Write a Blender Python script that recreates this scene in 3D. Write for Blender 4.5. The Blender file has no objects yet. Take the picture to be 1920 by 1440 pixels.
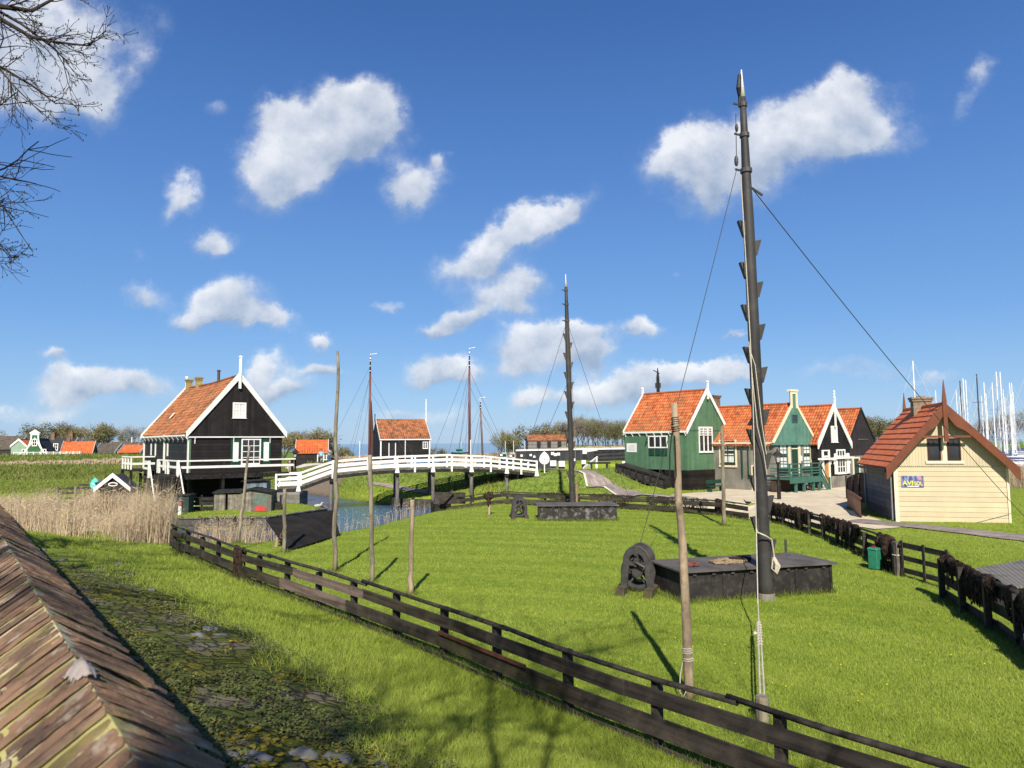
import bpy, math, random
import numpy as np
from mathutils import Vector, Matrix
R = math.radians
S = bpy.context.scene
COL = S.collection
rng = random.Random(7)
nrg = np.random.default_rng(7)

# ------------------------------------------------------------------ camera
FPX, HOR, CH = 1350.0, 830.0, 4.2          # focal length and horizon in photo pixels, eye height
cam_d = bpy.data.cameras.new('camera'); cam = bpy.data.objects.new('camera', cam_d); COL.objects.link(cam)
cam_d.sensor_width = 36; cam_d.lens = 36*FPX/1920
cam_d.clip_start = 0.05; cam_d.clip_end = 60000
PITCH = math.atan((HOR-720)/FPX)
CR = Matrix.Rotation(R(90)+PITCH, 3, 'X') @ Matrix.Rotation(R(-0.42), 3, 'Z')
cam.matrix_world = Matrix.Translation((0, 0, CH)) @ CR.to_4x4()
cam_d.dof.use_dof = True; cam_d.dof.focus_distance = 20; cam_d.dof.aperture_fstop = 7.0
S.camera = cam

# ------------------------------------------------------------------ light
SUN_EL, SUN_AZ = R(39.5), R(1.5)
ld = Vector((math.sin(SUN_AZ)*math.cos(SUN_EL), math.cos(SUN_AZ)*math.cos(SUN_EL), -math.sin(SUN_EL)))
sd_ = bpy.data.lights.new('sun', 'SUN'); sun = bpy.data.objects.new('sun', sd_); COL.objects.link(sun)
sd_.energy = 5.0; sd_.angle = R(0.5); sd_.color = (1.0, 0.92, 0.79)
sun.rotation_euler = ld.to_track_quat('-Z', 'Y').to_euler(); sun.location = (0, -20, 30)
S.view_settings.view_transform = 'Standard'; S.view_settings.look = 'None'
S.view_settings.exposure = 0.50; S.view_settings.gamma = 1.0
S.view_settings.use_curve_mapping = False
S.cycles.max_bounces = 6; S.cycles.transparent_max_bounces = 12
S.cycles.use_denoising = True

def ray(u, v):
    return CR @ Vector(((u-960)/FPX, -(v-720)/FPX, -1.0))
def az_(u, v, z=0.0):                       # point of the plane z seen at a photo pixel
    d = ray(u, v); t = (z-CH)/d.z
    return Vector((d.x*t, d.y*t, z))
def ay_(u, v, y):                           # point at depth y seen at a photo pixel
    d = ray(u, v); t = y/d.y
    return Vector((d.x*t, y, CH+d.z*t))
def AZ(u, v, z=0.0):
    p = az_(u, v, z); return (p.x, p.y)

# ------------------------------------------------------------------ node helpers
class N:
    def __init__(s, tree):
        s.t = tree; s.n = tree.nodes; s.l = tree.links
    def new(s, typ, **kw):
        n = s.n.new(typ)
        for k, v in kw.items(): setattr(n, k, v)
        return n
    def put(s, sock, val):
        if isinstance(val, bpy.types.NodeSocket): s.l.new(val, sock)
        elif val is not None: sock.default_value = val
    def math(s, op, a, b=None, c=None, clamp=False):
        n = s.n.new('ShaderNodeMath'); n.operation = op; n.use_clamp = clamp
        s.put(n.inputs[0], a)
        if b is not None: s.put(n.inputs[1], b)
        if c is not None: s.put(n.inputs[2], c)
        return n.outputs[0]
    def vmath(s, op, a, b=None):
        n = s.n.new('ShaderNodeVectorMath'); n.operation = op
        s.put(n.inputs[0], a)
        if b is not None: s.put(n.inputs[1], b)
        return n.outputs['Value'] if op in ('LENGTH', 'DOT_PRODUCT', 'DISTANCE') else n.outputs[0]
    def noise(s, vec, scale, detail=4, rough=0.55, dist=0.0, col=False):
        n = s.n.new('ShaderNodeTexNoise'); s.put(n.inputs['Vector'], vec)
        n.inputs['Scale'].default_value = scale; n.inputs['Detail'].default_value = detail
        n.inputs['Roughness'].default_value = rough; n.inputs['Distortion'].default_value = dist
        return n.outputs['Color' if col else 'Fac']
    def ramp(s, fac, stops, interp='LINEAR'):
        n = s.n.new('ShaderNodeValToRGB'); s.put(n.inputs[0], fac); cr = n.color_ramp; cr.interpolation = interp
        while len(cr.elements) < len(stops): cr.elements.new(0.5)
        for e, (p, c) in zip(cr.elements, stops):
            e.position = p; e.color = (c, c, c, 1) if isinstance(c, (int, float)) else (*c, 1)
        return n.outputs[0]
    def sm(s, x, a, b):
        n = s.n.new('ShaderNodeMapRange'); n.interpolation_type = 'SMOOTHSTEP'
        s.put(n.inputs[0], x); n.inputs[1].default_value = a; n.inputs[2].default_value = b
        return n.outputs[0]
    def mix(s, fac, a, b, mode='MIX'):
        n = s.n.new('ShaderNodeMix'); n.data_type = 'RGBA'; n.blend_type = mode; n.clamp_factor = True
        s.put(n.inputs[0], fac)
        for k, v in ((6, a), (7, b)):
            if isinstance(v, tuple): v = (*v, 1) if len(v) == 3 else v
            s.put(n.inputs[k], v)
        return n.outputs[2]
    def mapping(s, vec, loc=(0, 0, 0), rot=(0, 0, 0), sc=(1, 1, 1), typ='POINT'):
        n = s.n.new('ShaderNodeMapping'); n.vector_type = typ; s.put(n.inputs[0], vec)
        n.inputs[1].default_value = loc; n.inputs[2].default_value = rot; n.inputs[3].default_value = sc
        return n.outputs[0]
    def attr(s, name, out='Fac'):
        n = s.n.new('ShaderNodeAttribute'); n.attribute_name = name; return n.outputs[out]

# ------------------------------------------------------------------ sky
W = bpy.data.worlds.new('World'); S.world = W; W.use_nodes = True
g = N(W.node_tree); g.n.clear()
sky = g.new('ShaderNodeTexSky', sky_type='NISHITA', sun_disc=False, sun_elevation=SUN_EL,
            sun_rotation=math.pi+SUN_AZ, altitude=0, air_density=1.0, dust_density=0.35, ozone_density=3.2)
geo = g.new('ShaderNodeTexCoord').outputs['Generated']
sep = g.new('ShaderNodeSeparateXYZ'); g.put(sep.inputs[0], geo)
dy = g.math('MAXIMUM', g.math('ABSOLUTE', sep.outputs[1]), 0.08)
cmb = g.new('ShaderNodeCombineXYZ')
g.put(cmb.inputs[0], g.math('DIVIDE', sep.outputs[0], dy)); g.put(cmb.inputs[1], g.math('DIVIDE', sep.outputs[2], dy))
P0 = cmb.outputs[0]
wv = g.vmath('SUBTRACT', g.noise(P0, 7, 7, 0.62, col=True), (0.5, 0.5, 0.5))
sc_ = g.new('ShaderNodeVectorMath', operation='SCALE'); g.put(sc_.inputs[0], wv); sc_.inputs['Scale'].default_value = 0.105
flat = g.vmath('MULTIPLY', sc_.outputs[0], (1, 1, 0))
P1 = g.vmath('ADD', P0, flat)
CLOUDS = [ # photo px centre, half axes, tilt, weight
 (672,185,62,48,0,1.0),(722,228,44,52,0,.7),(640,245,70,48,0,.9),(556,262,75,66,-45,.9),(515,208,36,30,0,.8),(490,318,46,66,10,.6),(552,338,52,44,0,.6),(590,300,60,45,-30,.6),
 (1490,240,150,58,-8,1.0),(1568,205,85,48,0,1.0),(1340,305,88,56,0,.9),(1400,330,100,55,0,.55),(1625,262,85,30,-5,.6),(1265,280,50,28,-25,.6),(1330,385,50,30,0,.3),
 (342,355,32,30,0,.75),(312,398,20,34,25,.4),(398,445,46,27,0,.7),(425,470,24,18,0,.6),(790,332,52,44,0,.62),(828,285,18,22,0,.7),(775,365,36,36,30,.4),(395,210,24,20,0,.4),
 (1010,415,82,32,-28,.95),(940,462,60,30,-40,.8),(860,505,60,34,-15,.8),(940,548,66,26,-8,.9),(985,525,34,28,-30,.6),(985,575,40,16,0,.5),(1035,400,50,24,-15,.8),
 (425,568,72,34,-8,.95),(490,605,62,20,10,.75),(272,545,54,24,-8,.7),(370,595,34,18,0,.6),
 (870,603,52,18,-15,.7),(815,632,36,13,0,.7),(1025,645,82,34,0,.9),(1112,666,34,20,-10,.9),(1085,630,50,14,-12,.6),(975,685,46,22,0,.6),
 (842,703,54,20,0,.85),(716,590,27,12,0,.7),(602,645,20,17,0,.6),(600,693,52,13,0,.7),
 (150,708,60,26,-5,.8),(235,722,90,24,5,.6),(100,660,26,12,0,.5),(485,690,46,24,-20,.65),(525,728,56,20,0,.65),(160,735,70,16,0,.5),
 (1198,628,36,16,0,.7),(1190,722,95,26,-4,.62),(1345,698,60,22,-12,.8),(1270,695,50,15,0,.5),(1095,735,60,24,0,.5),(1380,625,26,7,0,.4),(990,745,44,20,-10,.6),
 (70,70,135,100,0,.95),(150,150,80,60,0,.75),(40,180,120,40,0,.5),(200,190,30,40,0,.4),
 (1845,140,24,40,20,.36),(1810,190,20,50,25,.34),(265,100,26,40,-20,.28),(290,40,30,30,0,.25),(1270,508,14,10,0,.4),(248,470,22,14,0,.25),(790,780,120,18,0,.3),(60,770,140,18,0,.3),(1600,690,120,16,0,.25),(1740,720,60,10,0,.3)]
CLOUDS = [(c[0], c[1], c[2], c[3], c[4], c[5]*(1.55 if c[1] > 590 else 1.0)) for c in CLOUDS]
F = None; G = None
for (cu, cv, a, b, rot, wt) in CLOUDS:
    d = ray(cu, cv); cx, cz = d.x/d.y, d.z/d.y
    src = P1
    if F is not None:
        cb_ = g.new('ShaderNodeCombineXYZ'); g.put(cb_.inputs[2], F); g.put(cb_.inputs[1], g.math('MULTIPLY', G, 1e-9))   # keeps the chain in sequence
        src = g.vmath('ADD', P1, g.vmath('MULTIPLY', cb_.outputs[0], (1e-9, 1, 1e-9)))
    q = g.mapping(src, (cx, cz, 0), (0, 0, R(-rot)), (a/FPX, b/FPX, 1), 'TEXTURE')
    e = g.math('POWER', 0.40, g.vmath('DOT_PRODUCT', q, q))
    sp = g.new('ShaderNodeSeparateXYZ'); g.put(sp.inputs[0], q)
    F = g.math('MULTIPLY_ADD', e, wt, F if F is not None else 0.0)
    G = g.math('MULTIPLY_ADD', g.math('MULTIPLY', e, sp.outputs[1]), wt, G if G is not None else 0.0)
fb = g.noise(P0, 20, 12, 0.62)
fb2 = g.noise(P0, 7.5, 6, 0.55)
nz = g.math('SUBTRACT', g.math('ADD', g.math('MULTIPLY', fb, 0.62), g.math('MULTIPLY', fb2, 0.38)), 0.5)
fld = g.math('ADD', F, g.math('MULTIPLY', nz, 1.75))
edge_ = g.math('MULTIPLY_ADD', g.math('DIVIDE', G, g.math('MAXIMUM', F, 0.15)), 0.10, 0.0)     # tops cut off sharper than the ragged undersides
core = g.sm(g.math('ADD', fld, edge_), 0.34, 0.76)
dens = g.math('ADD', g.math('MULTIPLY', g.sm(fld, 0.02, 0.80), 0.46), g.math('MULTIPLY', core, 0.50))
dens = g.math('MULTIPLY', dens, g.sm(F, 0.05, 0.28))
lift = g.math('DIVIDE', G, g.math('MAXIMUM', F, 0.15))
fbs = g.noise(g.vmath('ADD', P0, (0.010, -0.030, 0)), 9, 7, 0.55)
relief = g.math('MULTIPLY', g.math('SUBTRACT', g.noise(P0, 9, 7, 0.55), fbs), 2.2)
lit = g.math('ADD', g.math('MULTIPLY_ADD', lift, 0.42, 0.52), relief, clamp=True)
ccol = g.mix(lit, (0.36, 0.45, 0.60), (0.97, 0.98, 1.0))
hs = g.new('ShaderNodeHueSaturation'); hs.inputs['Saturation'].default_value = 1.1
g.put(hs.inputs['Color'], sky.outputs[0])
nrm_ = g.vmath('NORMALIZE', geo); sz_ = g.new('ShaderNodeSeparateXYZ'); g.put(sz_.inputs[0], nrm_)
grad = g.ramp(sz_.outputs[2], [(0, (0.34, 0.575, 0.90)), (0.05, (0.275, 0.520, 0.890)), (0.16, (0.165, 0.385, 0.820)), (0.36, (0.090, 0.245, 0.660)), (0.53, (0.045, 0.150, 0.470)), (1.0, (0.026, 0.085, 0.30))])
bgA = g.new('ShaderNodeBackground'); g.put(bgA.inputs[0], hs.outputs[0]); bgA.inputs[1].default_value = 0.080
bgC = g.new('ShaderNodeBackground'); g.put(bgC.inputs[0], grad); bgC.inputs[1].default_value = 0.70
mxs = g.new('ShaderNodeMixShader'); mxs.inputs[0].default_value = 0.72; g.put(mxs.inputs[1], bgA.outputs[0]); g.put(mxs.inputs[2], bgC.outputs[0])
bgB = g.new('ShaderNodeBackground'); g.put(bgB.inputs[0], ccol); bgB.inputs[1].default_value = 0.72
mx = g.new('ShaderNodeMixShader'); g.put(mx.inputs[0], g.math('MULTIPLY', dens, 0.90))
g.put(mx.inputs[1], mxs.outputs[0]); g.put(mx.inputs[2], bgB.outputs[0])
W.cycles.sampling_method = 'MANUAL'; W.cycles.sample_map_resolution = 256
wo = g.new('ShaderNodeOutputWorld'); g.put(wo.inputs[0], mx.outputs[0])

# ------------------------------------------------------------------ materials
MATS = {}
def M(name, base, var=0.18, scale=2.5, rough=0.8, plank=None, bump=0.25, stain=None, spec=0.3, joint=0.35, stretch=None, metal=0.0, bscale=None, pvar=0.35):
    """plank = ('z'|'xy'|'x'|'y', board width); stain = (colour, amount, scale)"""
    if name in MATS: return MATS[name]
    m = bpy.data.materials.new(name); m.use_nodes = True; k = N(m.node_tree)
    b = k.n['Principled BSDF']; b.inputs['Roughness'].default_value = rough; b.inputs['Metallic'].default_value = metal
    b.inputs['Specular IOR Level'].default_value = spec
    oc = k.new('ShaderNodeTexCoord').outputs['Object']
    vec = k.mapping(oc, sc=stretch) if stretch else oc
    f = k.noise(vec, scale, 7, 0.62)
    lo = tuple(c*(1-var*1.7) for c in base); hi = tuple(min(1, c*(1+var*1.7)) for c in base)
    col = k.mix(k.sm(f, 0.25, 0.75), lo, hi)
    hgt = k.math('MULTIPLY', k.noise(vec, bscale or scale*9, 5, 0.6), 0.35)
    if stain:
        sc, am, ss = stain
        col = k.mix(k.math('MULTIPLY', k.sm(k.noise(oc, ss, 6, 0.65), 0.48, 0.68), am), col, sc)
    if plank:
        ax, wd = plank
        sp = k.new('ShaderNodeSeparateXYZ'); k.put(sp.inputs[0], oc)
        c = {'z': sp.outputs[2], 'x': sp.outputs[0], 'y': sp.outputs[1]}.get(ax)
        if c is None: c = k.math('ADD', sp.outputs[0], sp.outputs[1])
        c = k.math('DIVIDE', c, wd); fr = k.math('FRACT', c); fl = k.math('FLOOR', c)
        wn = k.new('ShaderNodeTexWhiteNoise', noise_dimensions='1D'); k.put(wn.inputs['W'], fl)
        col = k.mix(1.0, col, k.ramp(wn.outputs[0], [(0, 1-pvar*.6), (1, 1+pvar*.4)]), 'MULTIPLY')
        ed = k.math('MULTIPLY', k.sm(fr, 0.0, 0.07), k.sm(fr, 1.0, 0.93))
        col = k.mix(k.math('MULTIPLY', k.math('SUBTRACT', 1.0, ed), joint), col, tuple(c_*0.2 for c_ in base))
        if ax == 'z': hgt = k.math('ADD', hgt, k.math('MULTIPLY', k.math('SUBTRACT', 1.0, fr), 0.7))
        hgt = k.math('ADD', hgt, k.math('MULTIPLY', ed, 0.6))
    bp = k.new('ShaderNodeBump'); bp.inputs['Strength'].default_value = bump; bp.inputs['Distance'].default_value = 0.03
    k.put(bp.inputs['Height'], hgt); k.put(b.inputs['Normal'], bp.outputs[0]); k.put(b.inputs['Base Color'], col)
    MATS[name] = m; return m

def leafmat(name, c0, c1, c2, trans=0.35, rough=0.6, soft=0.0):
    m = bpy.data.materials.new(name); m.use_nodes = True; k = N(m.node_tree)
    b = k.n['Principled BSDF']; b.inputs['Roughness'].default_value = rough; b.inputs['Specular IOR Level'].default_value = 0.25
    col = k.ramp(k.attr('rnd'), [(0, c0), (0.55, c1), (1, c2)])
    oi = k.new('ShaderNodeObjectInfo').outputs['Random']
    col = k.mix(1.0, col, k.ramp(oi, [(0, 0.8), (1, 1.15)]), 'MULTIPLY')
    k.put(b.inputs['Base Color'], col)
    tr = k.new('ShaderNodeBsdfTranslucent'); k.put(tr.inputs[0], col)
    ms = k.new('ShaderNodeMixShader'); ms.inputs[0].default_value = trans
    k.put(ms.inputs[1], b.outputs[0]); k.put(ms.inputs[2], tr.outputs[0])
    if soft:                                 # thin blades shade as a sward
        nn = k.vmath('NORMALIZE', k.vmath('ADD', k.new('ShaderNodeNewGeometry').outputs['Normal'], (0, 0, soft)))
        k.put(b.inputs['Normal'], nn); k.put(tr.inputs['Normal'], nn)
    k.put(k.n['Material Output'].inputs[0], ms.outputs[0])
    MATS[name] = m; return m

def tilemat(name, cols, moss=0.3, mosscol=(0.10, 0.075, 0.035)):
    m = bpy.data.materials.new(name); m.use_nodes = True; k = N(m.node_tree)
    b = k.n['Principled BSDF']; b.inputs['Roughness'].default_value = 0.75; b.inputs['Specular IOR Level'].default_value = 0.3
    oc = k.new('ShaderNodeTexCoord').outputs['Object']
    col = k.ramp(k.attr('rnd'), cols)
    col = k.mix(k.math('MULTIPLY', k.sm(k.noise(oc, 0.9, 7, 0.7), 0.46, 0.66), moss), col, mosscol)
    col = k.mix(k.math('MULTIPLY', k.sm(k.noise(oc, 11, 4, 0.7), 0.5, 0.75), moss), col, (0.05, 0.04, 0.03))
    k.put(b.inputs['Base Color'], col)
    bp = k.new('ShaderNodeBump'); bp.inputs['Strength'].default_value = 0.3; bp.inputs['Distance'].default_value = 0.01
    k.put(bp.inputs['Height'], k.noise(oc, 60, 3)); k.put(b.inputs['Normal'], bp.outputs[0])
    MATS[name] = m; return m

def glassmat():
    m = bpy.data.materials.new('window_glass'); m.use_nodes = True; k = N(m.node_tree)
    b = k.n['Principled BSDF']; b.inputs['Roughness'].default_value = 0.06
    oc = k.new('ShaderNodeTexCoord').outputs['Object']
    k.put(b.inputs['Base Color'], k.mix(k.noise(oc, 1.6, 3), (0.008, 0.010, 0.012), (0.05, 0.055, 0.06)))
    bp = k.new('ShaderNodeBump'); bp.inputs['Strength'].default_value = 0.06; k.put(bp.inputs['Height'], k.noise(oc, 2.5, 2)); k.put(b.inputs['Normal'], bp.outputs[0])
    MATS['glass'] = m; return m
GLASS = glassmat()

WHITE = M('white_paint', (0.76, 0.75, 0.71), 0.05, 1.5, 0.55, stain=((0.42, 0.40, 0.34), 0.35, 3), bump=0.1)
CREAMTRIM = M('cream_trim', (0.72, 0.63, 0.44), 0.05, 1.5, 0.55, bump=0.1)
TAR = M('tarred_boards', (0.013, 0.010, 0.009), 0.25, 1.2, 0.6, ('z', 0.24), 0.6, stain=((0.026, 0.021, 0.019), 0.5, 1.3), joint=0.6, pvar=0.7)
TARV = M('tarred_upright_boards', (0.013, 0.010, 0.0095), 0.25, 1.2, 0.62, ('xy', 0.22), 0.5, stain=((0.026, 0.021, 0.019), 0.5, 1.6), joint=0.6, pvar=0.7)
BLACKW = M('black_wood', (0.013, 0.0115, 0.011), 0.35, 2, 0.62, bump=0.5, stain=((0.06, 0.055, 0.05), 0.45, 5), stretch=(1, 1, 0.4))
GREENV = M('green_boards', (0.080, 0.165, 0.090), 0.10, 1.0, 0.6, ('xy', 0.21), 0.35, stain=((0.10, 0.20, 0.12), 0.5, 1.2), joint=0.45, pvar=0.22)
GREENG = M('grey_green_boards', (0.095, 0.215, 0.165), 0.12, 1.0, 0.6, ('xy', 0.24), 0.35, stain=((0.15, 0.25, 0.2), 0.5, 1.5), joint=0.4, pvar=0.25)
GREENP = M('green_paint', (0.045, 0.125, 0.095), 0.08, 2, 0.5, bump=0.1)
DKGREEN = M('dark_green_paint', (0.014, 0.050, 0.034), 0.1, 2, 0.45, bump=0.1)
YELZ = M('cream_boards', (0.53, 0.445, 0.295), 0.05, 0.8, 0.55, ('z', 0.232), 0.55, joint=0.55, pvar=0.10, stain=((0.50, 0.40, 0.25), 0.6, 0.9))
YELV = M('cream_upright_boards', (0.52, 0.44, 0.29), 0.05, 0.8, 0.55, ('xy', 0.125), 0.5, joint=0.5, pvar=0.10)
BROWNP = M('red_brown_paint', (0.150, 0.047, 0.022), 0.10, 2, 0.5, bump=0.12)
GREYBOARD = M('bare_grey_boards', (0.20, 0.185, 0.165), 0.2, 1.2, 0.8, ('z', 0.232), 0.6, joint=0.6, pvar=0.4, stain=((0.10, 0.09, 0.08), 0.5, 1.2))
PLASTER = M('grey_cement', (0.21, 0.195, 0.165), 0.18, 0.9, 0.92, bump=0.25, stain=((0.11, 0.105, 0.09), 0.7, 0.7), stretch=(1, 1, 0.5))
GREYWOOD = M('weathered_wood', (0.185, 0.165, 0.135), 0.28, 3, 0.88, ('x', 0.16), 0.5, joint=0.6, pvar=0.6, stain=((0.07, 0.06, 0.05), 0.5, 4))
POLEWOOD = M('bare_pole_wood', (0.30, 0.235, 0.155), 0.28, 7, 0.85, bump=0.5, stain=((0.14, 0.115, 0.085), 0.75, 3.5), stretch=(1, 1, 0.12))
POLEGREY = M('silvered_pole_wood', (0.215, 0.185, 0.135), 0.3, 7, 0.88, bump=0.5, stain=((0.09, 0.08, 0.055), 0.7, 4), stretch=(1, 1, 0.12))
POLEBARE = M('stripped_pole_wood', (0.32, 0.245, 0.16), 0.25, 6, 0.8, bump=0.6, stain=((0.15, 0.10, 0.07), 0.85, 2.6), stretch=(1, 1, 0.16))
FENCEW = M('dark_fence_wood', (0.048, 0.039, 0.031), 0.42, 4, 0.75, bump=0.6, stain=((0.095, 0.092, 0.036), 0.6, 1.6), stretch=(0.12, 2.5, 2.5), spec=0.25)
FENCEB = M('dark_fence_wood_plain', (0.036, 0.030, 0.026), 0.42, 4, 0.72, bump=0.6, stain=((0.095, 0.080, 0.065), 0.6, 2), stretch=(0.12, 2.5, 2.5), spec=0.25)
FENCEP = M('faded_purple_board', (0.14, 0.105, 0.092), 0.35, 4, 0.85, bump=0.6, stain=((0.06, 0.04, 0.035), 0.6, 3), stretch=(0.12, 2.5, 2.5))
FENCER = M('rusty_red_board', (0.10, 0.038, 0.026), 0.3, 4, 0.8, bump=0.5, stain=((0.05, 0.035, 0.03), 0.6, 3), stretch=(0.3, 1, 1))
MASTM = M('tarred_mast', (0.040, 0.037, 0.036), 0.22, 1.5, 0.58, bump=0.25, stain=((0.075, 0.07, 0.066), 0.5, 2), stretch=(1, 1, 0.15))
REDMAST = M('varnished_mast', (0.165, 0.048, 0.020), 0.15, 1, 0.45, bump=0.1, stretch=(1, 1, 0.2))
BOXM = M('tarred_box', (0.026, 0.022, 0.021), 0.3, 1.6, 0.6, bump=0.4, stain=((0.085, 0.08, 0.075), 0.45, 5))
LIDM = M('grey_box_lid', (0.105, 0.090, 0.080), 0.25, 1.5, 0.7, bump=0.35, stain=((0.055, 0.048, 0.042), 0.6, 1.4))
IRON = M('old_iron', (0.045, 0.043, 0.043), 0.25, 6, 0.5, bump=0.4, spec=0.5, stain=((0.08, 0.06, 0.05), 0.4, 7))
WIRE = M('steel_wire', (0.06, 0.06, 0.06), 0.1, 4, 0.5)
ROPE = M('pale_rope', (0.50, 0.45, 0.36), 0.15, 30, 0.9, bump=0.5)
ROPEB = M('tan_rope', (0.25, 0.19, 0.11), 0.25, 20, 0.9, bump=0.5)
NETM = M('brown_net', (0.034, 0.022, 0.017), 0.5, 9, 0.95, bump=1.0, spec=0.1, bscale=45, stain=((0.075, 0.050, 0.038), 0.6, 16))
BRICKD = M('chimney_brick', (0.20, 0.115, 0.075), 0.3, 6, 0.9, ('z', 0.075), 0.4, joint=0.3, stain=((0.26, 0.21, 0.16), 0.5, 5))
STONEB = M('grey_block', (0.17, 0.16, 0.14), 0.25, 2, 0.9, ('z', 0.28), 0.4)
TILE_O = tilemat('orange_pantiles', [(0, (0.30, 0.060, 0.020)), (0.3, (0.42, 0.105, 0.032)), (0.7, (0.52, 0.150, 0.048)), (1, (0.46, 0.18, 0.075))], 0.45)
TILE_OLD = tilemat('old_pantiles', [(0, (0.15, 0.065, 0.035)), (0.35, (0.33, 0.115, 0.045)), (0.75, (0.46, 0.165, 0.062)), (1, (0.34, 0.20, 0.11))], 0.85, (0.085, 0.058, 0.032))
TILE_R = tilemat('red_flat_tiles', [(0, (0.60, 0.140, 0.052)), (0.5, (0.70, 0.180, 0.064)), (1, (0.74, 0.24, 0.10))], 0.15)
TILE_B = tilemat('bright_pantiles', [(0, (0.50, 0.105, 0.032)), (0.5, (0.58, 0.14, 0.042)), (1, (0.60, 0.19, 0.07))], 0.15)
TILE_K = tilemat('dark_tiles', [(0, (0.030, 0.030, 0.036)), (1, (0.055, 0.055, 0.062))], 0.2)
THATCH = M('grey_thatch', (0.135, 0.115, 0.09), 0.2, 2, 0.95, bump=0.5)
CURTAIN = M('white_curtain', (0.70, 0.70, 0.67), 0.1, 6, 0.9, ('xy', 0.06), 0.2, joint=0.12)

# ------------------------------------------------------------------ mesh builder
class MB:
    def __init__(s): s.v = []; s.f = []; s.r = []; s.mi = []
    def face(s, idx, r=0.5, mi=0): s.f.append(tuple(idx)); s.r.append(r); s.mi.append(mi)
    def quad(s, a, b, c, d, r=0.5, mi=0):
        n = len(s.v); s.v += [tuple(a), tuple(b), tuple(c), tuple(d)]; s.face((n, n+1, n+2, n+3), r, mi)
    def tri(s, a, b, c, r=0.5, mi=0):
        n = len(s.v); s.v += [tuple(a), tuple(b), tuple(c)]; s.face((n, n+1, n+2), r, mi)
    def hexa(s, p, r=0.5, mi=0):            # 8 corners: bottom ring then top ring
        n = len(s.v); s.v += [tuple(q) for q in p]
        for f in ((3, 2, 1, 0), (4, 5, 6, 7), (0, 1, 5, 4), (1, 2, 6, 5), (2, 3, 7, 6), (3, 0, 4, 7)):
            s.face([n+i for i in f], r, mi)
        return s
    def box(s, x0, x1, y0, y1, z0, z1, r=0.5, mi=0):
        return s.hexa([(x0, y0, z0), (x1, y0, z0), (x1, y1, z0), (x0, y1, z0), (x0, y0, z1), (x1, y0, z1), (x1, y1, z1), (x0, y1, z1)], r, mi)
    def boxm(s, mp, a0, a1, b0, b1, o0, o1, r=0.5, mi=0):
        return s.hexa([mp(a0, b0, o0), mp(a1, b0, o0), mp(a1, b0, o1), mp(a0, b0, o1), mp(a0, b1, o0), mp(a1, b1, o0), mp(a1, b1, o1), mp(a0, b1, o1)], r, mi)
    def beam(s, p, q, w, h, up=(0, 0, 1), r=0.5, mi=0, w2=None, h2=None):
        p = Vector(p); q = Vector(q); d = (q-p).normalized(); up = Vector(up)
        sd = d.cross(up)
        if sd.length < 1e-5: sd = d.cross(Vector((0, 1, 0)))
        sd.normalize(); u = sd.cross(d).normalized(); w2 = w2 or w; h2 = h2 or h
        c = [p-sd*w/2-u*h/2, p+sd*w/2-u*h/2, q+sd*w2/2-u*h2/2, q-sd*w2/2-u*h2/2, p-sd*w/2+u*h/2, p+sd*w/2+u*h/2, q+sd*w2/2+u*h2/2, q-sd*w2/2+u*h2/2]
        return s.hexa(c, r, mi)
    def tube(s, pts, rad, n=6, cap=True, r=0.5, mi=0):
        pts = [Vector(p) for p in pts]
        if not hasattr(rad, '__len__'): rad = [rad]*len(pts)
        b0 = len(s.v); ref = None
        for i, p in enumerate(pts):
            d = (pts[min(i+1, len(pts)-1)]-pts[max(i-1, 0)])
            d = d.normalized() if d.length > 1e-9 else Vector((0, 0, 1))
            if ref is None:
                ref = d.orthogonal().normalized()
            ref = (ref-d*ref.dot(d)); ref = ref.normalized() if ref.length > 1e-6 else d.orthogonal().normalized()
            o = d.cross(ref)
            for j in range(n):
                a = 2*math.pi*j/n; s.v.append(tuple(p+(ref*math.cos(a)+o*math.sin(a))*rad[i]))
        for i in range(len(pts)-1):
            for j in range(n):
                s.face((b0+i*n+j, b0+i*n+(j+1) % n, b0+(i+1)*n+(j+1) % n, b0+(i+1)*n+j), r, mi)
        if cap and n > 2:
            s.face([b0+j for j in range(n-1, -1, -1)], r, mi); s.face([b0+(len(pts)-1)*n+j for j in range(n)], r, mi)
        return s
    def prism(s, poly, mp, o0, o1, r=0.5, mi=0):     # polygon (a,b) pushed from o0 to o1 through the map
        n = len(s.v); k = len(poly)
        s.v += [tuple(mp(a, b, o0)) for a, b in poly]+[tuple(mp(a, b, o1)) for a, b in poly]
        s.face(range(n, n+k), r, mi); s.face(range(n+2*k-1, n+k-1, -1), r, mi)
        for i in range(k):
            j = (i+1) % k; s.face((n+j, n+i, n+k+i, n+k+j), r, mi)
        return s
    def disc(s, c, ax, r0, r1, th, n=24, r=0.5, mi=0):   # ring (r0 inner) with thickness
        c = Vector(c); ax = Vector(ax).normalized(); u = ax.orthogonal().normalized(); w = ax.cross(u)
        b = len(s.v)
        for o in (-th/2, th/2):
            for rr in (r0, r1):
                for j in range(n):
                    a = 2*math.pi*j/n; s.v.append(tuple(c+ax*o+(u*math.cos(a)+w*math.sin(a))*rr))
        for j in range(n):
            k = (j+1) % n; i0, o0, i1, o1 = b, b+n, b+2*n, b+3*n
            s.face((i0+j, i0+k, o0+k, o0+j), r, mi); s.face((i1+k, i1+j, o1+j, o1+k), r, mi)
            s.face((o0+j, o0+k, o1+k, o1+j), r, mi); s.face((i0+k, i0+j, i1+j, i1+k), r, mi)
        return s
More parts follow.
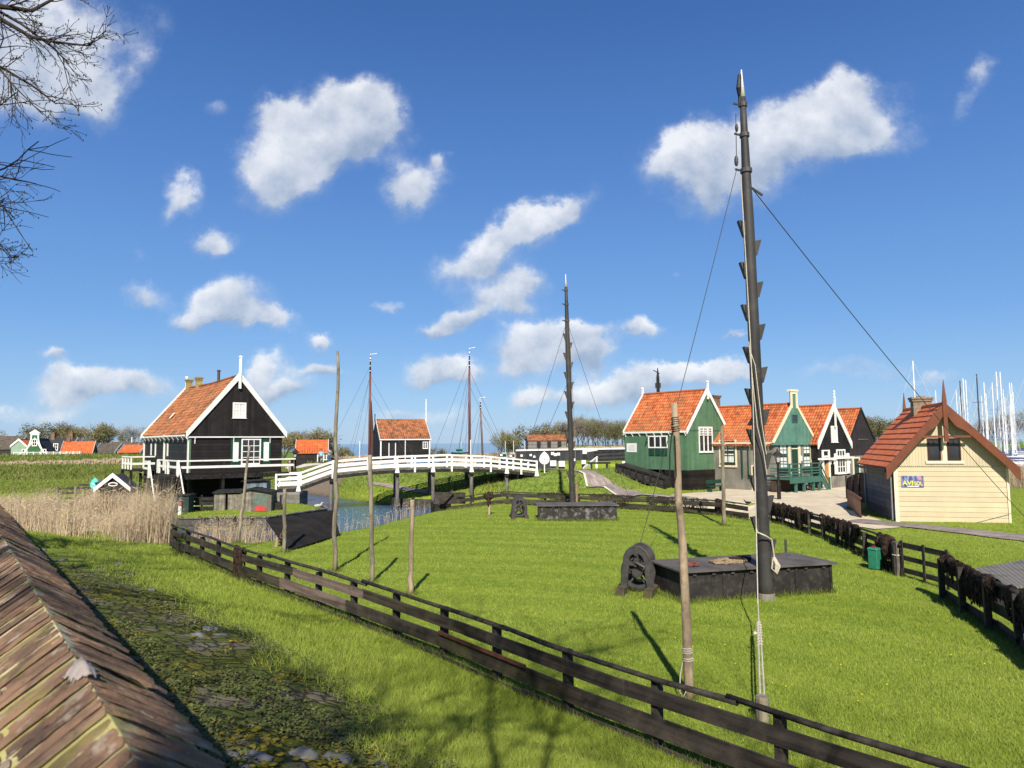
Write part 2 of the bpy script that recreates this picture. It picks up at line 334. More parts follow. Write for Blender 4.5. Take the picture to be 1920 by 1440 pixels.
    def blob(s, c, sx, sy, sz, seed=0, amp=0.2, n=10, m=7, r=0.5, mi=0):
        rr = random.Random(seed); ph = [rr.uniform(0, 6.28) for _ in range(6)]; b = len(s.v)
        for i in range(m+1):
            th = math.pi*i/m
            for j in range(n):
                a = 2*math.pi*j/n
                k = 1+amp*(math.sin(2*a+ph[0])*math.sin(th+ph[1])+0.6*math.sin(3*a+ph[2]+2*th)+0.4*math.sin(5*th+ph[3]+a))*(0 if i in (0, m) else 1)
                s.v.append((c[0]+sx*k*math.sin(th)*math.cos(a), c[1]+sy*k*math.sin(th)*math.sin(a), c[2]+sz*k*math.cos(th)))
        for i in range(m):
            for j in range(n):
                s.face((b+i*n+j, b+(i+1)*n+j, b+(i+1)*n+(j+1) % n, b+i*n+(j+1) % n), r, mi)
        return s
    def build(s, name, mat, parent=None, smooth=False, bevel=0.0):
        me = bpy.data.meshes.new(name); me.from_pydata(s.v, [], s.f)
        for m in (mat if isinstance(mat, (list, tuple)) else [mat]): me.materials.append(m)
        if any(s.mi): me.polygons.foreach_set('material_index', s.mi)
        a = me.attributes.new('rnd', 'FLOAT', 'FACE'); a.data.foreach_set('value', s.r)
        if smooth: me.polygons.foreach_set('use_smooth', [True]*len(me.polygons))
        me.update()
        o = bpy.data.objects.new(name, me); COL.objects.link(o)
        if parent: o.parent = parent
        if bevel:
            bv = o.modifiers.new('bevel', 'BEVEL'); bv.width = bevel; bv.segments = 1; bv.limit_method = 'ANGLE'
        return o

def turn(o, ang):                            # give a straight piece its own long axis
    o.data.transform(Matrix.Rotation(-ang, 4, 'Z')); o.rotation_euler = (0, 0, ang); return o
def tag(o, label, cat, group=None, kind=None):
    if label: o['label'] = label
    if cat: o['category'] = cat
    if group: o['group'] = group
    if kind: o['kind'] = kind
    return o
def thing(name, label, cat, loc=(0, 0, 0), rz=0.0, group=None):
    o = bpy.data.objects.new(name, None); COL.objects.link(o); o.location = loc; o.rotation_euler = (0, 0, rz)
    o.empty_display_size = 0.2
    return tag(o, label, cat, group)
def copy_tree(o, parent=None, kids=None):
    c = o.copy(); COL.objects.link(c)
    if parent: c.parent = parent
    for ch in [k for k in bpy.data.objects if k.parent == o]: copy_tree(ch, c)
    return c
def FM(a, b, o): return (a, -o, b)           # on the front gable (faces -Y)
def LM(a, b, o): return (-o, a, b)           # on the left wall (faces -X)
# ================================================================== ground
def sdpoly(px, py, poly):
    px = np.asarray(px, float); py = np.asarray(py, float)
    d = np.full(px.shape, 1e18); ins = np.zeros(px.shape, bool); n = len(poly)
    for i in range(n):
        ax, ay = poly[i]; bx, by = poly[(i+1) % n]
        ex, ey = bx-ax, by-ay; wx, wy = px-ax, py-ay
        t = np.clip((wx*ex+wy*ey)/(ex*ex+ey*ey+1e-12), 0, 1)
        d = np.minimum(d, (wx-ex*t)**2+(wy-ey*t)**2)
        c = ((ay <= py) & (by > py)) | ((by <= py) & (ay > py))
        ins ^= c & (px < (bx-ax)*(py-ay)/((by-ay) if by != ay else 1e-12)+ax)
    return np.where(ins, -1, 1)*np.sqrt(d)
def sms(x, a, b):
    t = np.clip((x-a)/(b-a), 0, 1); return t*t*(3-2*t)
CANAL = [(-90, 40), (-40, 37.2), (-17, 36.4), (-12.6, 35.6), (-11, 37), (-9.5, 39.5), (-8, 42.2), (-6.9, 46.5), (-4.7, 53), (-5.2, 54.8), (-7.5, 55.6), (-9.2, 56.6),
         (-11.4, 59.5), (-15, 64), (-20.5, 71.5), (-26, 78), (-30, 76), (-24, 67), (-16, 53.5), (-13.6, 50.3), (-12.7, 48.8), (-12.2, 47.3), (-14.3, 42.0), (-20.6, 41.9), (-40, 42.5), (-90, 46)]
ISL = [(-60, 42), (-20, 41.9), (-14.3, 42.0), (-12.2, 47.3), (-13.6, 50.3), (-16, 53.5), (-24, 67), (-60, 75)]
RIGHT = [(7.6, 47.6), (13.6, 43.2), (14.2, 37), (13.9, 26), (12.6, 16), (11.2, 8), (90, 2), (90, 66), (24, 70), (8, 66)]
CREST = [(-60, 128, 1.8), (-36, 104, 1.8), (-25, 95, 1.8), (-19.5, 82, 1.95), (-15, 71, 2.05), (-8, 65.5, 2.1), (1.5, 60.0, 1.95), (4.6, 58.6, 1.95), (8, 62, 1.9), (16, 70, 1.9), (30, 80, 1.9)]
def crest(x, y):
    best = np.full(np.shape(x), 0.0)
    for (ax, ay, az), (bx, by, bz) in zip(CREST[:-1], CREST[1:]):
        ex, ey = bx-ax, by-ay
        t = np.clip(((x-ax)*ex+(y-ay)*ey)/(ex*ex+ey*ey), 0, 1)
        d = np.sqrt((x-ax-ex*t)**2+(y-ay-ey*t)**2)
        best = np.maximum(best, (az+(bz-az)*t)*(1-sms(d, 1.2, 7.6)))
    return best
def wob(x, y, f, p=0):
    return np.sin(x*f+p)*np.cos(y*f*1.3+p*2)+0.5*np.sin(x*f*2.3+y*f*1.7+p)
def sval(x, y):
    s = 0.781*x+0.624*y; t = -0.624*x+0.781*y
    return s+0.28*np.maximum(0, t-31)
def terr(x, y):
    x = np.asarray(x, float); y = np.asarray(y, float)
    s = sval(x, y); ratio = x/np.maximum(y, 1)
    z = np.interp(s, [-60, -1, 0.3, 0.6, 2.5, 4.3, 5.6, 7.2, 8.4], [2.0, 2.0, 1.70, 1.52, 1.10, 0.72, 0.36, 0.08, 0.0])
    z = np.where((y > 60) & (s < 30), np.minimum(z, np.interp(y, [60, 75], [2.4, 0.0])), z)
    z = z+crest(x, y)
    z = z+0.42*sms(-sdpoly(x, y, RIGHT), 0.0, 1.4)*(1-sms(crest(x, y), 0.2, 0.8))
    lf = sms(-ratio, 0.30, 0.42)
    left = np.interp(y, [88, 92, 104, 106, 112, 117, 129, 134, 146, 160], [0, 0.05, 1.35, 1.5, 1.25, 1.4, 2.62, 2.6, 0.8, 0.6])
    z = np.where(y > 88, z*(1-lf)+left*lf, z)
    # harbour and lake basin, right-hand land
    nr = np.array(CREST); cy = np.interp(x, nr[:, 0], nr[:, 1])
    basin = sms(y-cy, 3.0, 9.0)*sms(ratio, -0.30, -0.25)*(1-sms(ratio, 0.045, 0.065))
    z = z*(1-basin)-1.6*basin
    rl = sms(ratio, 0.045, 0.065)
    land = np.interp(y, [74, 80, 92, 93, 122, 124, 130, 400], [1.95, 1.95, 1.9, -1.6, -1.6, 2.3, 2.4, 2.6])
    z = np.where(y > 74, z*(1-rl)+land*rl, z)
    mar = sms(ratio, 0.50, 0.56)*sms(y, 62, 66)*(1-sms(y, 270, 280))
    z = z*(1-mar)-1.6*mar
    far = sms(y, 420, 470); z = z*(1-far)-3*far
    c = sdpoly(x, y, CANAL)
    z = np.where(c < 1.5, np.where(c < 0, np.interp(-c, [0, 1.0, 3.0], [-0.56, -1.2, -1.7]), np.minimum(z, -0.56+np.maximum(c, 0)*1.1)), z)
    isl = sdpoly(x, y, ISL)
    z = np.where((isl < 0.05) & (c > 0) & (c < 3), np.maximum(z, 0.0), z)
    nb_ = (isl > 1) & (y < 56) & (x > -16) & (c > 0)
    z = np.where(nb_, np.minimum(z, -0.56+0.118*c), z)
    near = sms(y, 1, 9)*(1-sms(y, 80, 110))
    z = z+0.022*wob(x, y, 0.55)*near+0.012*wob(x, y, 1.7, 2)*near
    return z
def T(x, y): return float(terr(np.array([x]), np.array([y]))[0])
def axis_pts(fine0, fine1, st, lo, hi, gr=1.10):
    a = list(np.arange(fine0, fine1+1e-6, st)); d = st
    while a[-1] < hi: d *= gr; a.append(a[-1]+d)
    d = st
    while a[0] > lo: d *= gr; a.insert(0, a[0]-d)
    return np.array(a)
gx = axis_pts(-46, 32, 0.34, -1500, 1500); gy = axis_pts(-6, 84, 0.34, -60, 900)
GX, GY = np.meshgrid(gx, gy); GZ = terr(GX, GY)
nx, ny = len(gx), len(gy)
me = bpy.data.meshes.new('ground')
vs = np.stack([GX, GY, GZ], -1).reshape(-1, 3)
ii = np.arange(nx*ny).reshape(ny, nx)
qs = np.stack([ii[:-1, :-1], ii[:-1, 1:], ii[1:, 1:], ii[1:, :-1]], -1).reshape(-1, 4)
me.vertices.add(len(vs)); me.vertices.foreach_set('co', vs.ravel())
me.loops.add(qs.size); me.loops.foreach_set('vertex_index', qs.ravel())
me.polygons.add(len(qs)); me.polygons.foreach_set('loop_start', np.arange(0, qs.size, 4)); me.polygons.foreach_set('loop_total', np.full(len(qs), 4))
me.polygons.foreach_set('use_smooth', np.ones(len(qs), bool)); me.update()
def TF(x, y):                              # quick look-up of the finished ground sheet
    ix = np.clip(np.searchsorted(gx, x)-1, 0, nx-2); iy = np.clip(np.searchsorted(gy, y)-1, 0, ny-2)
    fx = (x-gx[ix])/(gx[ix+1]-gx[ix]); fy = (y-gy[iy])/(gy[iy+1]-gy[iy])
    return (GZ[iy, ix]*(1-fx)+GZ[iy, ix+1]*fx)*(1-fy)+(GZ[iy+1, ix]*(1-fx)+GZ[iy+1, ix+1]*fx)*fy
CRn = np.array(CR)
def hit(u, v, ymax=170):                    # first point of the ground seen at photo pixels
    u = np.atleast_1d(np.asarray(u, float)); v = np.atleast_1d(np.asarray(v, float))
    d = (CRn @ np.stack([(u-960)/FPX, -(v-720)/FPX, -np.ones(len(u))])).T; d = d/d[:, 1:2]
    t = np.full(len(u), 1.2); prev = t.copy(); done = np.zeros(len(u), bool)
    while True:
        act = ~done & (t < ymax)
        if not act.any(): break
        below = np.zeros(len(u), bool); below[act] = CH+d[act, 2]*t[act] < TF(d[act, 0]*t[act], t[act])
        done |= below; mv = act & ~below; prev[mv] = t[mv]; t[mv] = t[mv]*1.012+0.02
    lo, hi = prev.copy(), t.copy()
    for _ in range(12):
        m_ = (lo+hi)/2; b_ = CH+d[:, 2]*m_ < TF(d[:, 0]*m_, m_); hi = np.where(b_, m_, hi); lo = np.where(b_, lo, m_)
    P = np.stack([d[:, 0]*hi, hi, CH+d[:, 2]*hi], -1); return P[done] if len(u) > 1 else P
def onground(u, v): return Vector(hit(u, v)[0])
def put_attr(me, name, val):
    a = me.attributes.new(name, 'FLOAT', 'POINT'); a.data.foreach_set('value', np.asarray(val, float).ravel())
sv = sval(GX, GY)
RAMP = [AZ(556, 922, 0.0), AZ(700, 909, 0.3), AZ(728, 891, 1.4), AZ(700, 880, 1.9), AZ(640, 872, 1.9), AZ(560, 890, 1.2)]
def stone_mask(x, y): return (1-sms(-0.624*x+0.781*y, 19, 27))*(1-sms(sval(x, y)+0.35*wob(x, y, 0.9), 4.0, 5.0))
put_attr(me, 'stone', stone_mask(GX, GY))
put_attr(me, 'dirt', sms(-sdpoly(GX, GY, RAMP), -0.8, 0.5))
put_attr(me, 'mown', sms(sv, 7.6, 8.2)*(1-sms(GY, 40, 58))*(1-sms(-sdpoly(GX, GY, RIGHT), -.5, 0.5)))
put_attr(me, 'shore', 1-sms(GZ, -0.66, -0.46))
put_attr(me, 'wild', np.clip(sms(crest(GX, GY), 0.3, 1.2)+sms(GY, 88, 95), 0, 1))
gm = bpy.data.materials.new('grass_ground'); gm.use_nodes = True; k = N(gm.node_tree); b = k.n['Principled BSDF']
b.inputs['Roughness'].default_value = 0.95; b.inputs['Specular IOR Level'].default_value = 0.1
oc = k.new('ShaderNodeTexCoord').outputs['Object']
n1 = k.noise(oc, 0.35, 6, 0.6); n2 = k.noise(oc, 3.0, 6, 0.65); n3 = k.noise(oc, 40, 4, 0.6)
gcol = k.mix(k.sm(n2, 0.3, 0.7), (0.140, 0.205, 0.022), (0.260, 0.325, 0.042))
gcol = k.mix(k.math('MULTIPLY', k.sm(n1, 0.42, 0.7), 0.5), gcol, (0.22, 0.285, 0.035))
wv_ = k.new('ShaderNodeTexWave', wave_type='RINGS', rings_direction='Z'); k.put(wv_.inputs[0], k.mapping(oc, loc=(6, -2, 0)))
wv_.inputs['Scale'].default_value = 0.16; wv_.inputs['Distortion'].default_value = 1.2; wv_.inputs['Detail'].default_value = 2
mow = k.math('MULTIPLY', k.math('MULTIPLY', k.sm(wv_.outputs['Fac'], 0.3, 0.7), k.attr('mown')), 0.35)
gcol = k.mix(mow, gcol, (0.085, 0.165, 0.012))
wild = k.mix(k.sm(k.noise(k.mapping(oc, sc=(1, 1, 3)), 1.1, 6, 0.7), 0.35, 0.68), (0.075, 0.155, 0.018), (0.21, 0.26, 0.07))
gcol = k.mix(k.math('MULTIPLY', k.attr('wild'), 0.8), gcol, wild)
soil = k.mix(k.sm(n2, 0.35, 0.65), (0.095, 0.076, 0.046), (0.19, 0.158, 0.105))
stn = k.mix(k.sm(k.noise(oc, 2.2, 7, 0.68), 0.42, 0.60), soil, (0.155, 0.145, 0.11))
moss = k.mix(k.sm(k.noise(oc, 30, 3), 0.3, 0.7), (0.085, 0.080, 0.008), (0.21, 0.185, 0.018))
stn = k.mix(k.sm(k.noise(k.mapping(oc, loc=(3, 7, 1)), 0.9, 6, 0.6), 0.47, 0.58), stn, moss)
stn = k.mix(k.sm(k.noise(k.mapping(oc, loc=(9, 1, 1)), 1.5, 7, 0.65), 0.42, 0.54), stn, (0.085, 0.105, 0.022))
vor = k.new('ShaderNodeTexVoronoi', feature='DISTANCE_TO_EDGE'); k.put(vor.inputs['Vector'], k.vmath('ADD', oc, k.vmath('MULTIPLY', k.noise(oc, 3, 4, 0.6, col=True), (0.25, 0.25, 0.25)))); vor.inputs['Scale'].default_value = 3.6
cob = k.sm(vor.outputs['Distance'], 0.0, 0.16)
stn = k.mix(k.math('MULTIPLY', k.math('SUBTRACT', 1.0, cob), 0.75), stn, (0.030, 0.030, 0.012))
gcol = k.mix(k.attr('stone'), gcol, stn)
dirt = k.mix(n2, (0.13, 0.10, 0.075), (0.24, 0.195, 0.15))
gcol = k.mix(k.attr('dirt'), gcol, dirt)
gcol = k.mix(k.math('MULTIPLY', k.attr('shore'), 0.9), gcol, (0.045, 0.038, 0.026))
gcol = k.mix(1.0, gcol, k.ramp(n3, [(0.25, 0.78), (0.75, 1.18)]), 'MULTIPLY')
bp = k.new('ShaderNodeBump'); bp.inputs['Strength'].default_value = 0.7; bp.inputs['Distance'].default_value = 0.06
k.put(bp.inputs['Height'], k.math('ADD', k.math('MULTIPLY', n3, 0.5), k.math('ADD', k.noise(oc, 9, 5, 0.65), k.math('MULTIPLY', k.math('MULTIPLY', cob, k.attr('stone')), 1.6)))); k.put(b.inputs['Normal'], bp.outputs[0]); k.put(b.inputs['Base Color'], gcol)
me.materials.append(gm)
ground = bpy.data.objects.new('ground', me); COL.objects.link(ground); tag(ground, 'mown green lawn, grassy banks and stony slope', None, kind='structure')

# water: one sheet under the land, out to the horizon
wm = bpy.data.materials.new('rippled_water'); wm.use_nodes = True; k = N(wm.node_tree); b = k.n['Principled BSDF']
b.inputs['Base Color'].default_value = (0.028, 0.095, 0.200, 1); b.inputs['Roughness'].default_value = 0.12; b.inputs['IOR'].default_value = 1.33
oc = k.new('ShaderNodeTexCoord').outputs['Object']
h = k.math('ADD', k.noise(k.mapping(oc, sc=(1, 0.55, 1)), 1.6, 4, 0.6), k.math('MULTIPLY', k.noise(k.mapping(oc, rot=(0, 0, 0.6), sc=(1, .6, 1)), 5.5, 3, 0.5), 0.45))
bp = k.new('ShaderNodeBump'); bp.inputs['Strength'].default_value = 0.75; bp.inputs['Distance'].default_value = 0.13; k.put(bp.inputs['Height'], h); k.put(b.inputs['Normal'], bp.outputs[0])
w = MB(); w.quad((-9000, 30, -0.62), (9000, 30, -0.62), (9000, 14000, -0.62), (-9000, 14000, -0.62)); wo_ = w.build('water', wm); tag(wo_, 'blue rippled canal and lake water', None, kind='structure')

# flat coverings lie a little above the ground
def sheet(name, poly, off, mat, label, step=0.7, flat=None):
    xs = [p[0] for p in poly]; ys = [p[1] for p in poly]
    import bmesh
    bm = bmesh.new(); vv = [bm.verts.new((x, y, 0)) for x, y in poly]; bm.faces.new(vv)
    for ax, lo, hi in ((0, min(xs), max(xs)), (1, min(ys), max(ys))):
        c = lo+step
        while c < hi:
            co = [0, 0, 0]; co[ax] = c; no = [0, 0, 0]; no[ax] = 1
            bmesh.ops.bisect_plane(bm, geom=bm.verts[:]+bm.edges[:]+bm.faces[:], plane_co=co, plane_no=no); c += step
    bmesh.ops.triangulate(bm, faces=bm.faces[:])
    P = np.array([v.co[:] for v in bm.verts]); Z = terr(P[:, 0], P[:, 1])+off
    for v, zz in zip(bm.verts, Z): v.co.z = zz
    for f in bm.faces:
        if f.normal.z < 0: f.normal_flip()
    m_ = bpy.data.meshes.new(name); bm.to_mesh(m_); bm.free(); m_.materials.append(mat)
    o = bpy.data.objects.new(name, m_); COL.objects.link(o); tag(o, label, None, kind='structure'); return o
def strip(name, pts, wd, off, mat, label, sub=14):
    mb = MB(); P = [Vector((x, y, 0)) for x, y in pts]; L = []
    for a, b_ in zip(P[:-1], P[1:]):
        for i in range(sub): L.append(a.lerp(b_, i/sub))
    L.append(P[-1]); row = []
    wds = wd if hasattr(wd, '__len__') else [wd]*len(pts)
    for i, p in enumerate(L):
        d = (L[min(i+1, len(L)-1)]-L[max(i-1, 0)]).normalized(); nrm = Vector((-d.y, d.x, 0))
        t = i/sub; j = min(int(t), len(wds)-2); wi = wds[j]+(wds[j+1]-wds[j])*(t-j)
        e = [p+nrm*wi*(kk/4-0.5) for kk in range(5)]
        mx_ = [T(q.x, q.y) for q in e]
        for q, zz in zip(e, mx_): mb.v.append((q.x, q.y, zz+off))
    for i in range(len(L)-1):
        for kk in range(4): mb.face((i*5+kk, i*5+kk+1, (i+1)*5+kk+1, (i+1)*5+kk))
    o = mb.build(name, mat, smooth=True); tag(o, label, None, kind='structure')
    return o
SAND = M('yard_sand', (0.56, 0.48, 0.345), 0.10, 1.2, 0.95, bump=0.5, stain=((0.43, 0.36, 0.25), 0.7, 0.9), bscale=30)
PAVE = M('path_brick', (0.245, 0.205, 0.185), 0.2, 3, 0.95, ('xy', 0.12), 0.4, joint=0.3, stain=((0.17, 0.16, 0.13), 0.5, 1.2))
KERBM = M('pale_kerb', (0.55, 0.51, 0.43), 0.12, 3, 0.9, bump=0.2)
YARD = [AZ(1206, 932, .42), AZ(1262, 938, .42), AZ(1330, 948, .42), AZ(1420, 962, .42), AZ(1480, 968, .42), AZ(1560, 977, .42), AZ(1640, 992, .42), AZ(1690, 990, .42), AZ(1640, 972, .42), AZ(1585, 955, .42), AZ(1600, 940, .42),
        AZ(1645, 925, .42), AZ(1640, 895, .42), AZ(1540, 900, .42), AZ(1440, 912, .42), AZ(1376, 914, .42), AZ(1345, 921, .42), AZ(1300, 925, .42)]
YARD = [(max(x, 9.2), y) for x, y in YARD]
sheet('yard', YARD, 0.03, SAND, 'pale sandy yard in front of the cottages')
pth = [(3.0, 60.6), (4.8, 58.6), (6.2, 56.6), (7.7, 54.6), (9.2, 52.4), (10.4, 50.4), (11.2, 48.6)]
strip('path', pth, [1.0, 1.3, 1.4, 1.4, 1.5, 1.7, 2.0], 0.06, PAVE, 'grey brick path climbing the green mound', sub=8)
strip('path_kerb', [(x-.66, y-.50) for x, y in pth[1:]], 0.22, 0.11, KERBM, 'pale kerb edging the brick path', sub=8)
strip('footpath', [AZ(1600, 977, .42), AZ(1700, 986, .42), AZ(1800, 997, .42), AZ(1925, 1010, .42), (22.5, 21)], [1.9, 1.5, 1.5, 1.6, 1.6], 0.045, PAVE, 'grey path passing in front of the cream cottage')
cp_ = [onground(u, v) for u, v in ((690, 908), (745, 915), (795, 923), (826, 929))]
strip('canal_path', [(p.x, p.y) for p in cp_], [0.35, 0.55, 0.6, 0.6], 0.06, PAVE, 'pale footpath along the canal bank')
pr = [onground(u, v) for u, v in ((545, 873.0), (600, 870.5), (640, 871))]
strip('crest_path', [(p.x, p.y) for p in pr], 1.6, 0.06, KERBM, 'pale path along the top of the bank')
# ================================================================== houses
def tiles(mb, o, ud, vd, nd, Lu, Lv, tw=0.24, th=0.33, amp=0.032, lift=0.03, flat=False, sag=0.0, seed=1):
    """pantile field: ud along the eave, vd up the slope, nd outward"""
    o, ud, vd, nd = Vector(o), Vector(ud), Vector(vd), Vector(nd); rr = random.Random(seed)
    nu = max(2, round(Lu/tw)); nv = max(2, round(Lv/th)); tw = Lu/nu; th = Lv/nv; K = 5
    prof = [amp*math.sin(2*math.pi*q/K)*0.9+amp*0.35*math.cos(4*math.pi*q/K) for q in range(K+1)]
    if flat: K = 2; prof = [0.0, 0.004, 0.0]
    rowtone = [rr.uniform(-.12, .12) for _ in range(nv)]
    for j in range(nv):
        for i in range(nu):
            rnd = min(1, max(0, rr.gauss(0.5, 0.24)+rowtone[j]*0.6)); jz = rr.uniform(0, 0.010)
            base = len(mb.v)
            for jj in range(3):
                for q in range(K+1):
                    u = (i+q/K)*tw; v = (j+(0 if jj < 2 else 1.03))*th
                    h = prof[q]+(lift+jz if jj == 1 else (0.002 if jj == 2 else -0.01))
                    sg = -sag*math.sin(math.pi*u/Lu)*(1-0.3*v/Lv)
                    mb.v.append(tuple(o+ud*u+vd*v+nd*(h+sg)))
            for jj in range(2):
                for q in range(K):
                    a = base+jj*(K+1)+q; mb.face((a, a+1, a+K+2, a+K+1), rnd)
def roof(root, Wd, L, ze, zr, tile, ov=0.25, fov=0.12, xc=None, y0=0.0, seed=1, flat=False, sag=0.0, tw=0.24, th=0.33, eavedrop=0.0, ridge=True):
    xc = Wd/2 if xc is None else xc
    mb = MB(); sl = Vector((xc+ov, 0, (zr-ze)*(xc+ov)/xc)); n = sl.length
    vd = sl.normalized(); nd = Vector((-vd.z, 0, vd.x))
    tiles(mb, (-ov, y0+L+fov, zr-sl.z), (0, -1, 0), vd, nd, L+2*fov, n, tw, th, flat=flat, sag=sag, seed=seed)
    vd2 = Vector((-vd.x, 0, vd.z)); nd2 = Vector((vd.z, 0, vd.x))
    tiles(mb, (Wd+ov, y0-fov, zr-sl.z), (0, 1, 0), vd2, nd2, L+2*fov, n, tw, th, flat=flat, sag=sag, seed=seed+1)
    # underside boards
    for s, (x0, x1) in enumerate(((-ov, xc), (xc, Wd+ov))):
        za, zb = (zr-sl.z, zr) if s == 0 else (zr, zr-sl.z)
        u_ = .04+sag*1.35; mb.quad((x0, y0-fov, za-u_), (x1, y0-fov, zb-u_), (x1, y0+L+fov, zb-u_), (x0, y0+L+fov, za-u_), 0.1)
    if ridge: mb.tube([(xc, y0-fov, zr+.02), (xc, y0+L/2, zr+.02-sag), (xc, y0+L+fov, zr+.02)], 0.10, 8, r=0.35)
    return mb.build('roof', tile, root)
def gable_wall(mb, Wd, ze, zr, y, z0, th=0.0, mi=0, xc=None):
    xc = Wd/2 if xc is None else xc
    mb.prism([(0, z0), (Wd, z0), (Wd, ze), (xc, zr), (0, ze)], FM, -y, -(y+0.12), mi=mi)
def walls(root, Wd, L, ze, zr, z0, mat, name='wall', label=None):
    mb = MB()
    mb.prism([(0, z0), (Wd, z0), (Wd, ze), (Wd/2, zr-.06), (0, ze)], FM, 0, -L)
    o = mb.build(name, mat, root)
    if label: o['label'] = label
    return o
def window(root, mp, a, b, w, h, nx, ny, fm, t=0.07, mt=0.035, name='window', curtain=0, off=0.0, sill=True, pane=None):
    mb = MB(); o1 = off+0.055
    mb.boxm(mp, a-w/2, a-w/2+t, b, b+h, off-.03, o1); mb.boxm(mp, a+w/2-t, a+w/2, b, b+h, off-.03, o1)
    mb.boxm(mp, a-w/2+t, a+w/2-t, b+h-t, b+h, off-.03, o1-.002); mb.boxm(mp, a-w/2+t, a+w/2-t, b, b+t, off-.03, o1-.002)
    for i in range(1, nx): c = a-w/2+t+(w-2*t)*i/nx; mb.boxm(mp, c-mt/2, c+mt/2, b+t, b+h-t, off-.02, o1-.010)
    for j in range(1, ny): c = b+t+(h-2*t)*j/ny; mb.boxm(mp, a-w/2+t, a+w/2-t, c-mt/2, c+mt/2, off-.02, o1-.014)
    if sill: mb.boxm(mp, a-w/2-.04, a+w/2+.04, b-.05, b-.001, off-.03, o1+.05)
    f = mb.build(name, fm, root)
    p = MB(); p.boxm(mp, a-w/2+t*.5, a+w/2-t*.5, b+t*.5, b+h-t*.5, off-.025, off+.012); p.build('pane', pane or GLASS, f)
    if curtain:
        c = MB(); hh = (h-2*t)
        for (c0, c1) in (((0, .42), (.58, 1.0)) if curtain == 2 else ((0, 1),)) if curtain > 0 else (): 
            c.boxm(mp, a-w/2+t, a+w/2-t, b+t+hh*c0, b+t+hh*c1, off+.013, off+.022)
        c.build('curtain', CURTAIN, f)
    return f
def barge(root, Wd, ze, zr, y, mat, bw=0.26, ov=0.3, th=0.05, name='bargeboard', drop=0.0, xc=None):
    """white boards along both gable slopes, each board its own part"""
    xc = Wd/2 if xc is None else xc
    sl = (zr-ze)/xc
    for s in (-1, 1):
        x0 = xc+s*(xc+ov); z0 = ze-ov*sl
        poly = [(x0, z0-bw*.55), (x0, z0+bw*.75), (xc, zr+bw*.75), (xc, zr-bw*.75)]
        if s > 0: poly = poly[::-1]
        MB().prism(poly, FM, -y, -y+th).build(name, mat, root)
def finial(root, x, y, z0, z1, mat, w=0.13, tip=True, knob=0):
    mb = MB(); mb.box(x-w/2, x+w/2, y-w*.45, y+w*.3, z0, z1)
    if tip: mb.hexa([(x-w*.8, y-w*.6, z1), (x+w*.8, y-w*.6, z1), (x+w*.8, y+w*.5, z1), (x-w*.8, y+w*.5, z1)]+[(x-w*.3, y-w*.3, z1+.12), (x+w*.3, y-w*.3, z1+.12), (x+w*.3, y+w*.3, z1+.12), (x-w*.3, y+w*.3, z1+.12)])
    for i in range(knob): mb.blob((x, y, z1+.1+i*.22), .14-.03*i, .08, .14, i, 0)
    return mb.build('finial', mat, root)
def chimney(parent, x, y, z0, z1, w, d, mat=BRICKD):
    mb = MB(); mb.box(x-w/2, x+w/2, y-d/2, y+d/2, z0, z1-.22); mb.box(x-w/2-.05, x+w/2+.05, y-d/2-.05, y+d/2+.05, z1-.22, z1-.10); mb.box(x-w/2-.09, x+w/2+.09, y-d/2-.09, y+d/2+.09, z1-.10, z1)
    mb.box(x-w*.22, x+w*.22, y-d*.22, y+d*.22, z1, z1+.06)
    return mb.build('chimney', mat, parent)
def corbel(mb, mp, a, b, h=0.30, p=0.22, w=0.07):
    c_ = mb if isinstance(mb, MB) else MB()
    c_.prism([(0, 0), (0, -h), (.05, -h), (.07, -h*.55), (p*.6, -h*.28), (p, -.08), (p, 0)], lambda q, r_, o: mp(a+o, b+r_, q), -w/2, w/2)
    if isinstance(mb, tuple): c_.build('corbel', mb[1], mb[0])
AX = R(38)

# ---------------- black tarred house on posts, beside the canal
P = az_(352, 946, 0.0)
bh = thing('tarred_house', 'tall black tarred house on posts with white bargeboards and green window shutters beside the canal', 'house', (P.x, P.y, 0), AX)
bW, bL, zf, zj, zap = 6.7, 15.0, 2.12, 4.72, 9.35
zev = 5.25
lower = MB(); lower.box(0, bW, 0, bL, zf, zj); lower.build('wall', TAR, bh)
ug = MB()
ug.prism([(-.08, zj+.09), (bW+.08, zj+.09), (bW+.08, zev), (bW/2, zap-.05), (-.08, zev)], FM, .10, -.12); ug.build('gable', TARV, bh)
bk = MB(); bk.prism([(0, zj), (bW, zj), (bW, zev-.42), (bW/2, zap-.65), (0, zev-.42)], FM, -.125, -bL)
bk.prism([(0, zev-.3), (bW, zev-.3), (bW, zev-.05), (bW/2, zap-.1), (0, zev-.05)], FM, -bL+.1, -bL); bk.build('attic', TAR, bh)
rf = roof(bh, bW, bL, zev, zap, TILE_OLD, ov=0.16, fov=0.10, seed=3, sag=0.14)
bl = MB(); bl.box(-.25, bW+.15, -.14, -.02, zj, zj+.09); bl.build('cornice', WHITE, bh)
barge(bh, bW, zev, zap, -.16, WHITE, 0.36, 0.30, 0.06); barge(bh, bW, zev, zap, bL+.12, WHITE, 0.34, 0.30, 0.06)
finial(bh, bW/2, -.24, zap-1.0, zap+1.35, WHITE, 0.17); finial(bh, bW/2, bL+.22, zap-.6, zap+1.0, WHITE, 0.17)
gut = MB(); gut.box(-.42, -.30, .1, bL-.1, zev-.42, zev-.30); gut.build('eave_board', WHITE, bh)
for i in range(11): corbel((bh, WHITE), LM, .35+i*1.42, zev-.42, .42, .34, .11)
for a in (.35, 3.05, 5.75): corbel((bh, WHITE), FM, a, zj, .42, .12, .06)
